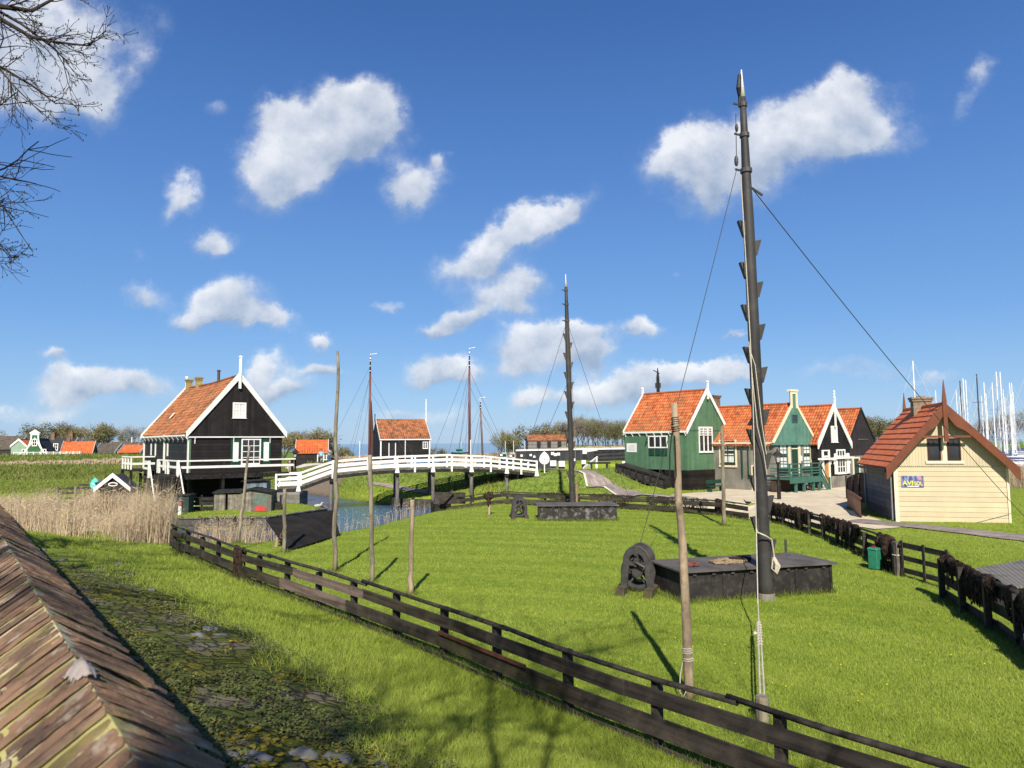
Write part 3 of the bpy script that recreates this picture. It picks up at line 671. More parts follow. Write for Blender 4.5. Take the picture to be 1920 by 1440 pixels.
f = window(bh, FM, 4.35, 2.72, 1.45, 1.92, 3, 4, WHITE, .10, .05, curtain=0)
for a in (3.22, 5.48):
    m_ = MB(); m_.boxm(FM, a-.36, a+.36, 2.66, 4.66, 0, .05); sh = m_.build('shutter', DKGREEN, bh)
    m_ = MB(); m_.boxm(FM, a-.20, a+.20, 2.95, 4.38, .05, .062); m_.build('shutter_panel', WHITE, sh)
window(bh, FM, bW/2+.05, 6.18, .98, 1.15, 2, 2, WHITE, .13, .05, curtain=1, off=.10)
for a in (6.4, 10.6, 12.2):
    m_ = MB(); m_.boxm(LM, a-.17, a+.17, 3.35, 4.35, 0, .04); m_.build('shutter', WHITE, bh)
for a in (.12, 7.4, 14.9):
    m_ = MB(); m_.boxm(LM, a-.13, a+.13, zf+.1, zj+.12, 0, .09); m_.boxm(LM, a-.2, a+.2, zj+.12, zj+.3, -.02, .13); m_.build('pilaster', WHITE, bh)
m_ = MB(); m_.boxm(LM, -.06, -.005, zf+.1, zj, -.1, .03); m_.build('corner_board', GREENV, bh)
ch = MB()
for (x, y, h_) in ((bW/2, 14.2, .75), (bW/2, 11.0, .7)):
    c_ = chimney(rf, x, y, zap-.45, zap+h_, .46, .46, M('yellow_brick', (.36, .26, .10), .2, 8, .9, ('z', .08)))
m_ = MB(); m_.tube([(bW/2, 5.2, zap-.3), (bW/2, 5.2, zap+.75)], .11, 8); m_.tube([(bW/2, 5.2, zap+.75), (bW/2, 5.2, zap+.85)], .15, 8); m_.build('stovepipe', IRON, bh)
m_ = MB(); m_.prism([(0, 0), (.35, 0), (.35, .5), (0, .5)], lambda a, b_, o: (.9+b_*.7, 10+a*.9, zev+1.15+b_*.85+o), .03, .09); m_.build('skylight', WHITE, bh)
# understorey: posts, dark boards, platform with railing
for (x, y) in [(0.1, 0.1), (2.3, .1), (4.6, .1), (bW-.1, .1), (0.1, 4), (.1, 8), (.1, 12), (.1, bL-.2), (bW-.1, 5), (bW-.1, 10)]:
    MB().box(x-.11, x+.11, y-.11, y+.11, -.3, zf).build('stilt', BLACKW, bh)
us = MB(); us.box(.3, bW-.3, 3.2, bL-.3, -.2, zf-.02); us.build('understorey', TAR, bh)
pf = MB(); pf.box(-1.0, bW+.45, -1.35, -.02, zf-.16, zf-.02); pf.box(-1.0, -.02, -.0, 5.2, zf-.16, zf-.02); pf.box(-1.05, bW+.5, -1.42, -1.36, zf-.30, zf+.02); pf.build('platform', BLACKW, bh)
for (x, y) in ((-.9, -1.3), (2.0, -1.3), (4.7, -1.3), (bW+.35, -1.3), (-.9, 2.2), (-.9, 5.0)):
    MB().box(x-.08, x+.08, y-.08, y+.08, -.3, zf+.98).build('platform_post', BLACKW, bh)
rl = MB(); rl.box(-.95, bW+.55, -1.44, -1.33, zf+.93, zf+1.03); rl.box(-.95, bW+.4, -1.42, -1.37, zf+.45, zf+.62); rl.box(-1.0, -.9, -1.32, 5.1, zf+.93, zf+1.03); rl.box(-.98, -.93, -1.32, 5.1, zf+.45, zf+.62)
for y in (-1.3, -.9, 1.8, 2.4, 4.6, 5.05): rl.box(-1.03, -.89, y-.06, y+.06, zf+.0, zf+.98)
rl.build('railing', WHITE, bh)
st = MB(); st.box(-2.9, -1.05, -1.35, .4, zf-.16, zf-.02)
for i in range(8): st.box(-2.75, -1.1, -1.42-i*.20-.2, -1.42-i*.20, zf-.08-.26*(i+1), zf-.03-.26*(i+1))
so = st.build('stair', BLACKW, bh)
sr = MB()
for xx in (-2.85, -1.02):
    sr.beam((xx, -1.35, zf+.95), (xx, -3.2, -.05+.75), .07, .10); sr.box(xx-.05, xx+.05, -3.25, -3.15, -.3, .80); sr.box(xx-.07, xx+.07, -1.42, -1.28, zf-.1, zf+1.05)
sr.box(-2.9, -2.8, -1.3, .4, zf+.93, zf+1.03); sr.box(-2.88, -2.83, -1.3, .4, zf+.45, zf+.60); sr.build('stair_rail', WHITE, so)
pp = MB(); pp.box(-1.9, -.02, bL-4.6, bL-.8, zf-.02, zf+.12)
for (x, y) in ((-1.8, bL-4.5), (-.4, bL-4.5), (-1.8, bL-.9), (-.4, bL-.9)): pp.box(x-.1, x+.1, y-.1, y+.1, -.3, zf)
pp.build('side_landing', BLACKW, bh)
pr_ = MB()
for y in (bL-4.5, bL-3.3, bL-2.1, bL-.9): pr_.box(-1.86, -1.76, y-.06, y+.06, zf+.12, zf+1.1)
pr_.box(-1.88, -1.74, bL-4.6, bL-.8, zf+1.1, zf+1.2); pr_.box(-1.83, -1.79, bL-4.55, bL-.85, zf+.5, zf+.68); pr_.box(-1.74, -.05, bL-4.58, bL-4.5, zf+1.1, zf+1.2); pr_.box(-1.74, -.05, bL-4.56, bL-4.52, zf+.5, zf+.68); pr_.build('landing_railing', WHITE, bh)
for a in (1.2, 2.0): MB().boxm(LM, 1+a, 1.28+a, .5, 1.2, -.30, -.2)

# ---------------- green house on the dark plinth
P = az_(1291, 919, 0.44)
gh = thing('green_house', 'green boarded house with orange pantiles and white bargeboards on a black plinth', 'house', (P.x, P.y, 0.40), AX)
D0 = P.y; gW, gL = 5.1, 6.6
zf = ay_(1291, 882, D0).z-.40; ze = ay_(1291, 806, D0).z-.40; zr = ay_(1322, 731, D0+1.6).z-.40
wl = walls(gh, gW, gL, ze, zr, zf, GREENV)
pl = MB(); pl.box(-.03, gW+.06, -.06, gL*.35, -.3, zf-.02)
for i in range(4): pl.box(.05, .25, 2.6+i*1.25, 2.8+i*1.25, -.3, zf-.02)
pl.build('plinth', TAR, gh)
m_ = MB(); m_.box(gW*.25, gW, gL*.35, gL, -.3, zf-.02); m_.build('undercroft', BLACKW, gh)
m_ = MB(); m_.box(-.03, gW+.03, -.035, -.002, ze-.06, ze); m_.build('band', GREENP, gh)
roof(gh, gW, gL, ze, zr, TILE_O, ov=.12, fov=.05, seed=11)
barge(gh, gW, ze, zr, -.06, CREAMTRIM if 0 else WHITE, .30, .14, .07); barge(gh, gW, ze, zr, gL+.06, WHITE, .28, .14, .07)
finial(gh, gW/2, -.16, zr-.75, zr+.62, WHITE, .15); finial(gh, gW/2, gL+.14, zr-.3, zr+.5, WHITE, .16)
m_ = MB(); m_.boxm(LM, -.02, gL+.02, ze-.20, ze-.06, 0, .16); m_.build('eave_board', WHITE, gh)
for i in range(9): corbel((gh, WHITE), LM, .12+i*.79, ze-.20, .26, .15, .09)
window(gh, FM, 2.3, zf+1.38, 1.75, 2.02, 3, 1, WHITE, .09, .12)
ww = MB()
for i in range(8): c = 2.3-.80+1.6*(i+.5)/8; ww.boxm(FM, c-.018, c+.018, zf+2.7, zf+3.32, .045, .075)
for i in range(4): ww.boxm(FM, 1.5, 3.1, zf+2.70+i*.19, zf+2.74+i*.19, .045, .078)
ww.build('window_lattice', WHITE, gh)
window(gh, LM, 2.95, zf+1.72, 2.0, 1.0, 3, 1, WHITE, .10, .12, sill=False)
for i in range(3):
    m_ = MB(); m_.boxm(LM, 2.02+i*.66, 2.56+i*.66, zf+1.12, zf+1.66, .0, .06); m_.build('window_flap', DKGREEN, gh)
m_ = MB(); m_.prism([(0, 0), (.32, 0), (0, .5)], lambda a, b_, o: (-a, 3.98+o, zf+1.72+.5+b_), 0, .04); m_.build('shutter', DKGREEN, gh)
m_ = MB(); m_.boxm(LM, 5.25, 6.35, zf+1.38, zf+2.12, .0, .03); sgn = m_.build('sign_board', M('sign_white', (.72, .71, .69), .03, 3, .5), gh)
m_ = MB()
for i in range(6): m_.boxm(LM, 5.4, 6.2-(.12 if i in (0, 5) else .03*(i % 3)), zf+1.5+i*.09, zf+1.525+i*.09, .0305, .034)
m_.build('lettering', M('sign_grey', (.35, .35, .36), .1, 3, .6), sgn)

# ---------------- grey cement house with the green cross gable and porch
P = az_(1453, 922, 0.42)
kh = thing('cement_house', 'grey cement cottage with orange roof, green clock-style gable and raised green porch', 'house', (P.x, P.y, 0.40), AX)
kh['label'] = 'grey cement cottage with orange roof, cream edged green gable and raised green porch'
D0 = P.y; kW, kL = 5.75, 8.4
ze = ay_(1453, 829, D0).z-.4; zr = ay_(1488, 757, D0+1.6).z-.4
walls(kh, kW, kL, ze, zr, -.3, PLASTER)
roof(kh, kW, kL, ze, zr, TILE_O, ov=.25, fov=.0, y0=.1, seed=21)
m_ = MB()
c = kW/2; tp = zr+1.05
m_.prism([(-.12, ze-.05), (kW+.12, ze-.05), (c+.42, zr-.25), (c+.42, tp-.1), (c-.42, tp-.1), (c-.42, zr-.25)], FM, .0, .10); m_.build('gable', GREENG, kh)
ed = MB()
ed.beam((-.2, -.12, ze-.05), (c-.40, -.12, zr-.18), .06, .24, (0, 0, 1)); ed.beam((kW+.2, -.12, ze-.05), (c+.40, -.12, zr-.18), .06, .24)
ed.box(c-.48, c-.26, -.16, -.09, zr-.35, tp-.1); ed.box(c+.26, c+.48, -.16, -.09, zr-.35, tp-.1); ed.box(c-.54, c+.54, -.2, .12, tp-.1, tp+.06); ed.box(c-.28, c+.28, -.155, -.09, tp-.3, tp-.1)
ed.build('gable_edging', CREAMTRIM, kh)
window(kh, FM, c, zr-1.45, .82, .62, 1, 1, GREENP, .06, .03, off=.10, sill=False)
m_ = MB(); m_.boxm(FM, -.3, kW+.2, ze-.22, ze-.055, -.02, .2); m_.build('beam', GREENG, kh)
fl = ay_(1500, 893, D0+.5).z-.4       # porch floor level
dr = MB(); dr.boxm(FM, c-.45, c+.40, fl, fl+1.95, -.02, .03); d_ = dr.build('door', DKGREEN, kh)
m_ = MB(); m_.boxm(FM, c-.38, c+.33, fl+2.05, fl+2.5, 0, .03); m_.build('fanlight', GLASS, kh)
m_ = MB()
for a in (c-.78, c+.62, c+1.35+.95): m_.boxm(FM, a-.14, a+.14, fl+.1, ze-.23, 0, .06)
m_.boxm(FM, c-.5, c+.48, fl+2.02, fl+2.10, .0, .07); m_.build('door_surround', CREAMTRIM, kh)
m_ = MB()
for a in (-.42, .25, .95): pass
for a in (c-2.55, c-1.05+.22+.15, c+.98): m_.boxm(FM, a-.2, a+.2, fl+.55, ze-.23, .002, .05)
m_.build('shutter', M('grey_shutter', (.24, .22, .19), .1, 2, .8, ('xy', .2), joint=.5), kh)
window(kh, FM, c-1.62, fl+.62, .98, 1.85, 2, 4, GREENP, .05, .05, curtain=2)
window(kh, FM, c+1.66, fl+.62, .98, 1.85, 2, 4, GREENP, .05, .05, curtain=2)
for a in (c-1.62, c+1.66):
    m_ = MB(); m_.boxm(FM, a-.72, a+.72, fl+.35, fl+.56, .03, .30); m_.build('flower_box', BLACKW, kh)
m_ = MB(); m_.boxm(FM, c+.72, c+.95, fl+1.1, fl+1.5, .055, .075); m_.build('notice', M('sign_white', (.72, .71, .69)), kh)
# porch
pxa, pxb = -.75, 3.45
pd_ = 1.7
po = MB(); po.box(pxa, pxb, -pd_, -.12, fl-.16, fl-.02); po.box(pxa-.02, pxb+.05, -pd_-.05, -pd_, fl-.42, fl+.02); porch = po.build('porch_floor', GREENP, kh)
m_ = MB()
for x in (pxa+.06, pxa+1.6, pxa+3.0, pxb-.06): m_.box(x-.06, x+.06, -pd_-.03, -pd_+.09, fl, fl+1.02)
for zz in (.25, .45, .65, .98): m_.box(pxa, pxb, -pd_-.025, -pd_+.035, fl+zz-.04, fl+zz+.04)
for zz in (.25, .45, .65, .98): m_.box(pxa+.0, pxa+.06, -pd_+.1, -.15, fl+zz-.04, fl+zz+.04)
m_.build('porch_railing', GREENP, kh)
for x in (pxa+.9, pxa+2.0, pxa+3.3, pxb-.1):
    m_ = MB(); m_.box(x-.08, x+.08, -pd_+.0, -pd_+.16, -.3, fl-.43); m_.build('porch_post', GREENP, kh)
m_ = MB(); m_.box(pxa+.1, pxb-.6, -.5, -.12, -.2, fl-.2); m_.build('porch_base', M('dark_brown_boards', (.07, .045, .028), .3, 2, .85, ('xy', .2)), kh)
st = MB()
for i in range(5):
    st.box(pxb+.02+i*.26, pxb+.26+i*.26, -pd_+.05, -.5, fl-.28*(i+1)-.06, fl-.28*(i+1))
st.beam((pxb, -pd_+.02, fl-.12), (pxb+1.35, -pd_+.02, -.15), .06, .25); st.beam((pxb, -.45, fl-.12), (pxb+1.35, -.45, -.15), .06, .25)
so = st.build('stair', GREENP, kh)
m_ = MB()
for zz in (.3, .55, .98): m_.beam((pxb, -pd_, fl+zz), (pxb+1.3, -pd_, fl+zz-1.55), .05, .08)
m_.box(pxb+1.24, pxb+1.36, -pd_-.06, -pd_+.06, -.2, 1.0); m_.build('stair_rail', GREENP, so)
# long side
m_ = MB(); m_.boxm(LM, -.1, kL, ze-.12, ze-.0, .14, .26); m_.build('eave_board', CREAMTRIM, kh)
for a in (.4, 2.0, 4.1, 6.2): corbel((kh, CREAMTRIM), LM, a, ze-.12, .45, .24, .1)
window(kh, LM, 4.0, 2.05, 1.32, 1.75, 2, 3, DKGREEN, .09, .07, curtain=2)
m_ = MB(); m_.boxm(LM, 4.0-.82, 4.0-.665, 1.9, 3.92, 0, .04); m_.boxm(LM, 4.0+.665, 4.0+.82, 1.9, 3.92, 0, .04); m_.boxm(LM, 4.0-.82, 4.0+.82, 1.75, 1.9, 0, .09); m_.build('window_surround', CREAMTRIM, kh)
m_ = MB(); m_.boxm(LM, .95, 1.8, -.05, 1.85, 0, .04); d2 = m_.build('door', DKGREEN, kh)
m_ = MB(); m_.boxm(LM, .83, .945, -.05, 1.95, 0, .06); m_.boxm(LM, 1.805, 1.92, -.05, 1.95, 0, .06); m_.boxm(LM, .945, 1.805, 1.855, 1.97, 0, .06); m_.build('door_frame', CREAMTRIM, kh)
m_ = MB(); m_.boxm(LM, 1.15, 1.6, 1.1, 1.5, .041, .055); m_.build('door_notice', M('sign_white', (.72, .71, .69)), d2)
m_ = MB(); m_.tube([(-.12, 2.65, 1.0), (-.12, 2.65, 3.7)], .05, 8); m_.tube([(-.12, 2.1, 1.0), (-.12, 2.1, 3.7)], .035, 6); m_.build('drainpipe', DKGREEN, kh)
rfk = [o for o in kh.children if o.name.startswith('roof')][0]
chimney(rfk, kW/2-.1, kL-1.0, zr-.5, zr+1.05, .95, .95)
m_ = MB(); m_.prism([(0, 0), (.9, 0), (.9, .9), (0, .9)], lambda a, b_, o: (1.25+b_*.62, 2.1+a, ze+(1.25+b_*.62)*(zr-ze)/(kW/2)+.05+o), 0, .07); m_.build('roof_hatch', BLACKW, kh)

# ---------------- black gabled cottage with scalloped white edge
P = az_(1538, 917, 0.42)
ch_ = thing('black_cottage', 'small black boarded cottage with scalloped white gable edge, ochre door and grey base', 'house', (P.x, P.y, .40), AX)
D0 = P.y; cW, cL = 4.9, 9.5
ze = ay_(1538, 828, D0).z-.4; zr = ay_(1566, 760, D0+1.5).z-.4; zb = ay_(1538, 861, D0).z-.4
walls(ch_, cW, cL, ze, zr, zb+.02, TARV); m_ = MB(); m_.box(.05, cW-.02, .05, cL, -.2, zb); m_.build('lower_wall', TAR, ch_)
m_ = MB(); m_.box(1.85, cW-.05, -.02, .049, -.3, .95); m_.build('base_wall', PLASTER, ch_)
roof(ch_, cW, cL, ze, zr, TILE_O, ov=.2, fov=.04, seed=31)
sl = (zr-ze)/(cW/2)
for s in (-1, 1):
    poly = []; nn = 15; x0 = cW/2+s*(cW/2+.22); z0 = ze-.22*sl
    for i in range(nn*4+1):
        t = i/(nn*4); w_ = .36+.07*abs(math.sin(t*nn*math.pi)); poly.append((x0+(cW/2-x0)*t, z0+(zr-z0)*t-w_*.9))
    poly += [(cW/2, zr+.22), (x0, z0+.22)]
    if s > 0: poly = poly[::-1]
    MB().prism(poly, FM, .06, .12).build('bargeboard', WHITE, ch_)
finial(ch_, cW/2, -.16, zr-1.75, zr+.55, WHITE, .14, knob=3)
window(ch_, FM, cW/2, ze-.05, .95, 1.3, 2, 3, WHITE, .13, .06, curtain=1)
m_ = MB(); m_.boxm(FM, -.15, 2.0, zb-.06, zb+.08, 0, .28); m_.boxm(FM, 2.15, cW+.15, zb-.02, zb+.12, 0, .28); m_.build('awning_board', WHITE, ch_)
for a in (.1, 1.7, 2.2, cW-.1): corbel((ch_, WHITE), FM, a, zb-.04, .4, .24, .09)
m_ = MB(); m_.boxm(FM, .62, 1.35, -.1, 2.45, -.03, .03); d_ = m_.build('door', M('ochre_paint', (.42, .21, .05), .08, 2, .5), ch_)
m_ = MB(); m_.prism([(.62, 2.45), (1.35, 2.45), (1.35, 2.15), (.62, 1.75)], FM, .031, .04); m_.build('door_panel', M('navy_paint', (.018, .022, .06), .1, 2, .5), d_)
m_ = MB(); m_.boxm(FM, .42, .615, -.1, 3.05, -.02, .08); m_.boxm(FM, 1.355, 1.55, -.1, 3.05, -.02, .08); m_.boxm(FM, .615, 1.355, 2.46, 2.6, -.02, .07); m_.boxm(FM, .615, 1.355, 2.95, 3.05, -.02, .07); m_.build('door_frame', WHITE, ch_)
window(ch_, FM, 3.35, 1.12, 1.4, 1.95, 3, 4, WHITE, .12, .06, curtain=0)
for a in (2.42, 4.36):
    m_ = MB(); m_.boxm(FM, a-.22, a+.22, 1.1, 2.75, .05, .10); m_.build('shutter', WHITE, ch_)

# ---------------- dark barn behind
P = az_(1592, 903, 0.42)
bn = thing('dark_barn', 'dark brown boarded barn with half orange roof behind the black cottage', 'barn', (P.x, P.y, .40), AX)
D0 = P.y; nW, nL = 5.6, 9
ze = ay_(1646, 835, D0+3).z-.4; zr = ay_(1610, 766, D0+1.7).z-.4
m_ = MB(); m_.prism([(0, ze-.9), (nW, ze-.9), (nW, ze), (nW/2, zr-.06), (0, ze)], FM, 0, -nL); m_.build('gable', M('brown_black_boards', (.032, .024, .023), .2, 1, .7, ('xy', .22), joint=.5), bn)
m_ = MB(); m_.box(.03, nW-.03, .03, nL, -.3, ze-.92); m_.build('lower_wall', PLASTER, bn)
roof(bn, nW, nL, ze, zr, TILE_O, ov=.15, fov=.02, seed=41)
barge(bn, nW, ze, zr, -.02, BLACKW, .2, .15, .05)
m_ = MB(); m_.boxm(FM, 2.0, 3.9, ze+.55, ze+.62, 0, .05); m_.build('hatch_beam', GREYWOOD, bn)
m_ = MB(); m_.boxm(FM, 1.0, 1.95, 0, ze-1.2, -.1, .01); m_.build('door', DKGREEN, bn)
m_ = MB(); m_.boxm(FM, .85, .995, 0, ze-1.05, -.1, .05); m_.boxm(FM, 1.955, 2.1, 0, ze-1.05, -.1, .05); m_.boxm(FM, .995, 1.955, ze-1.195, ze-1.05, -.1, .05); m_.build('door_frame', CREAMTRIM, bn)

# ---------------- cream cottage at the right
PA = az_(1682, 977, 0.42); PB = az_(1894, 981, 0.42)
vx = (PB-PA); yW = vx.length; yA = math.atan2(vx.y, vx.x)
yh = thing('cream_cottage', 'cream boarded cottage with red tiled roof and red brown bargeboards', 'house', (PA.x, PA.y, .40), yA)
yL = 6.2; D0 = PA.y
zs = ay_(1682, 872, D0).z-.4; ze = zs-.25; zr = ay_(1776, 757, (PA.y+PB.y)/2-.3).z-.4
lo = MB(); lo.box(0, yW, 0, yL, -.2, zs); lo.build('wall', YELZ, yh)
lo = MB(); lo.box(-.015, -.002, .12, yL-.02, -.1, zs+.1); w_ = lo.build('side_wall', GREYBOARD, yh); w_['label'] = 'bare weathered grey boards on the side'
xr = yW*.455
sl = (zr-zs)/(xr+.75)
def prof(x): return zr-abs(x-xr)*((zr-zs+.12)/(xr+.42 if x < xr else yW-xr+.30))
up = MB(); up.prism([(.10, zs), (yW-.03, zs), (yW-.03, prof(yW)-.1), (xr, zr-.15), (.10, prof(0)-.1)], FM, .03, -.12); up.build('gable', YELV, yh)
zz = MB()
for i in range(56):
    a = .12+(yW-.2)*i/55; zz.prism([(a-.045, zs+.002), (a+.045, zs+.002), (a+.01, zs-.075), (a-.035, zs-.06)], FM, .031, .042)
zz.build('saw_edge', YELV, yh)
mb = MB()
FO = .42
for s, (xe) in ((-1, -.40), (1, yW+.28)):
    o = Vector((xe, yL+.2 if s < 0 else -FO, prof(xe))); tp_ = Vector((xr, o.y, zr)); vd = (tp_-o); n_ = vd.length; vd.normalize()
    nd = Vector((-vd.z*1, 0, vd.x)) if s < 0 else Vector((vd.z, 0, -vd.x)); nd = nd if nd.z > 0 else -nd
    tiles(mb, o, (0, -1 if s < 0 else 1, 0), vd, nd, yL+.2+FO, n_, .30, .36, lift=.035, flat=True, seed=51+s)
    mb.quad((xe, -FO, prof(xe)-.05), (xr, -FO, zr-.05), (xr, yL+.2, zr-.05), (xe, yL+.2, prof(xe)-.05), .2)
mb.tube([(xr, -FO, zr+.0), (xr, yL+.2, zr+.0)], .09, 8, r=.3)
yr = mb.build('roof', TILE_R, yh)
chimney(yr, xr-.02, 3.1, zr-1.0, zr+.50, .84, .55, M('buff_brick', (.22, .165, .115), .2, 8, .9, ('z', .07), joint=.4))
# deep curved brown bargeboards
for s in (-1, 1):
    xe = -.46 if s < 0 else yW+.36; ze_ = prof(xe); T_ = []; B_ = []
    for i in range(21):
        t = i/20; x = xe+(xr-xe)*t; z = ze_+(zr-ze_)*t; flare = .10*math.exp(-((t)/.06)**2)
        T_.append((x, z+.07+flare*.2)); th_ = .40+.17*math.exp(-((t-.0)/.10)**2)*(1 if t > .02 else .6)+.20*math.exp(-((t-.86)/.10)**2)
        B_.append((x, z-th_))
    poly = B_+T_[::-1]
    if s > 0: poly = poly[::-1]
    MB().prism(poly, FM, FO+.02, FO+.09).build('bargeboard', BROWNP, yh)
tr = MB(); tr.box(xr-1.02, xr+1.0, -FO-.10, -FO-.02, zr-1.56, zr-1.46); tr.box(xr-.085, xr+.085, -FO-.14, -FO-.02, zr-1.75, zr+.15)
tr.hexa([(xr-.085, -FO-.14, zr+.15), (xr+.085, -FO-.14, zr+.15), (xr+.085, -FO-.02, zr+.15), (xr-.085, -FO-.02, zr+.15)]+[(xr-.012, -FO-.09, zr+1.1), (xr+.012, -FO-.09, zr+1.1), (xr+.012, -FO-.07, zr+1.1), (xr-.012, -FO-.07, zr+1.1)])
tr.build('gable_truss', BROWNP, yh)
bf = MB(); bf.hexa([(xr-.1, yL+.1, zr-.2), (xr+.1, yL+.1, zr-.2), (xr+.1, yL+.22, zr-.2), (xr-.1, yL+.22, zr-.2)]+[(xr-.012, yL+.15, zr+.95), (xr+.012, yL+.15, zr+.95), (xr+.012, yL+.17, zr+.95), (xr-.012, yL+.17, zr+.95)]); bf.build('finial', BROWNP, yh)
DARKP = M('dark_maroon_paint', (.045, .016, .014), .1, 3, .4)
for a in (xr-.40, xr+.42):
    f = window(yh, FM, a, zr-2.60, .54, 1.02, 1, 1, DARKP, .06, .04, off=.03, sill=False)
    m_ = MB(); m_.boxm(FM, a-.24, a+.24, zr-1.92, zr-1.87, .045, .07); m_.boxm(FM, a-.02, a+.02, zr-1.87, zr-1.58, .045, .068); m_.build('transom', DARKP, f)
m_ = MB(); m_.boxm(FM, xr-.78, xr+.80, zr-2.75, zr-2.625, .03, .09); m_.boxm(FM, xr-.08, xr+.10, zr-2.62, zr-1.5, .03, .075); m_.build('window_frame', CREAMTRIM, yh)
m_ = MB(); m_.box(-.06, .10, -.06, .0, -.1, zs+.0); m_.box(yW-.04, yW+.05, -.05, .0, -.1, zs); m_.box(-.02, yW+.02, -.06, -.001, -.2, -.02); m_.build('corner_board', CREAMTRIM, yh)
m_ = MB(); m_.tube([(-.16, .22, zs+.05), (-.12, .2, zs-.3), (-.12, .2, .05)], .05, 8); m_.tube([(-.12, yL-.2, zs-.1), (-.12, yL-.2, .05)], .05, 8); m_.build('drainpipe', M('zinc', (.28, .29, .30), .1, 3, .5, metal=.3), yh)
m_ = MB(); m_.box(-.52, -.40, -.3, yL+.2, prof(-.46)-.14, prof(-.46)-.02); m_.build('gutter', M('dark_gutter', (.03, .03, .033), .1, 3, .5), yh)
m_ = MB(); m_.boxm(LM, .35, .75, .8, zs-.15, .0155, .06); m_.build('side_shutter', BLACKW, yh)
# poster with its lettering
m_ = MB(); m_.boxm(FM, .26, 1.20, zs-1.02, zs-.50, .0, .035)
psm = bpy.data.materials.new('poster_blue'); psm.use_nodes = True; k = N(psm.node_tree); oc = k.new('ShaderNodeTexCoord').outputs['Object']
k.put(k.n['Principled BSDF'].inputs['Base Color'], k.mix(k.sm(k.noise(k.mapping(oc, rot=(0, .6, 0), sc=(3, 1, .8)), 3, 4), .35, .65), (.03, .045, .16), (.22, .26, .45)))
pst = m_.build('poster', psm, yh)
def letters(txt, size, mat, parent, loc, extrude=.003, sx=1.0, name='lettering', shear=0.0, rot=(math.pi/2, 0, 0)):
    cu = bpy.data.curves.new(name, 'FONT'); cu.body = txt; cu.size = size; cu.extrude = extrude; cu.shear = shear; cu.offset = size*.015
    t_ = bpy.data.objects.new(name, cu); COL.objects.link(t_); cu.materials.append(mat); bpy.context.view_layer.update()
    me = bpy.data.meshes.new_from_object(t_.evaluated_get(bpy.context.evaluated_depsgraph_get())); bpy.data.objects.remove(t_); me.name = name
    o = bpy.data.objects.new(name, me); COL.objects.link(o); o.parent = parent; o.location = loc; o.rotation_euler = rot; o.scale = (sx, 1, 1); return o
POSTY = M('poster_yellow', (.80, .66, .06), .04, 4, .5); POSTW = M('poster_white', (.75, .75, .75), .04, 4, .5)
letters('AVI', .30, POSTY, pst, (.30, -.039, zs-.93), sx=1.0); letters('SOL', .25, POSTY, pst, (.79, -.039, zs-.93), sx=.80)
m_ = MB(); m_.blob((1.04, -.042, zs-.62), .10, .006, .085, 3, .15); m_.build('poster_emblem', M('poster_pink', (.65, .20, .30), .1, 4, .5), pst)
m_ = MB(); m_.boxm(FM, .50, .98, zs-1.0, zs-.965, .0355, .039); m_.build('poster_caption', POSTW, pst)

# ---------------- far shed and boathouse
def plainhouse(name, label, cat, u0, u1, vb, ve, vr, D, L, az, wm_, tm, trim=WHITE, zb=None, long=False, ov=.2, bw=.2, seed=5, tw=.3, th=.4, ov2=.15):
    """gable (long=False) or long wall (long=True) seen between u0 and u1"""
    a = ay_(u0, vb, D); d1 = ray(u1, vb); k1 = d1.x/d1.y
    Wd = (k1*D-a.x)/(math.cos(az)-k1*math.sin(az)); LL = Wd
    b_ = Vector((a.x+LL*math.cos(az), D+LL*math.sin(az), a.z))
    zb_ = a.z if zb is None else zb
    h1 = ay_((u0+u1)/2, ve, D).z-zb_; h2 = ay_((u0+u1)/2, vr, D).z-zb_
    if not long:
        r_ = thing(name, label, cat, (a.x, a.y, zb_), az); walls(r_, Wd, L, h1, h2, -.5, wm_); roof(r_, Wd, L, h1, h2, tm, ov=ov, fov=.1, seed=seed, tw=tw, th=th)
        barge(r_, Wd, h1, h2, -.12, trim, bw, ov, .05)
        return r_, Wd, h1, h2
    # local frame turned so that the left wall (faces -X) looks at the camera
    r_ = thing(name, label, cat, (b_.x, b_.y, zb_), az+math.pi/2)
    walls(r_, L, LL, h1, h2, -.5, wm_); roof(r_, L, LL, h1, h2, tm, ov=ov, fov=.1, seed=seed, tw=tw, th=th)
    barge(r_, L, h1, h2, -.12, trim, bw, ov, .05); barge(r_, L, h1, h2, LL+.16, trim, bw, ov, .05)
    return r_, LL, h1, h2
sh, _, _, h2 = plainhouse('orange_roof_shed', 'low black shed with bright orange roof and white trim on the bank behind the bridge', 'shed', 555, 613, 866.5, 848.5, 826, 92, 5.2, R(14), TAR, TILE_B, zb=None, long=True, bw=.28, seed=61)
SL = 0
shL = _
for (a0, a1) in ((.55, 1.65), (shL*.40, shL*.62)):
    m_ = MB(); m_.boxm(LM, a0, a1, 0, 1.1, -.02, .03); m_.build('door', BLACKW, sh)
window(sh, LM, shL*.30, .25, .75, .95, 2, 3, WHITE, .1, .05)
m_ = MB()
for a in (shL*.38, shL*.64, shL*.97): m_.boxm(LM, a-.06, a+.06, 0, 1.2, .0, .05)
m_.boxm(LM, shL*.38, shL*.98, 1.02, 1.14, .051, .08); m_.build('door_frame', WHITE, sh)

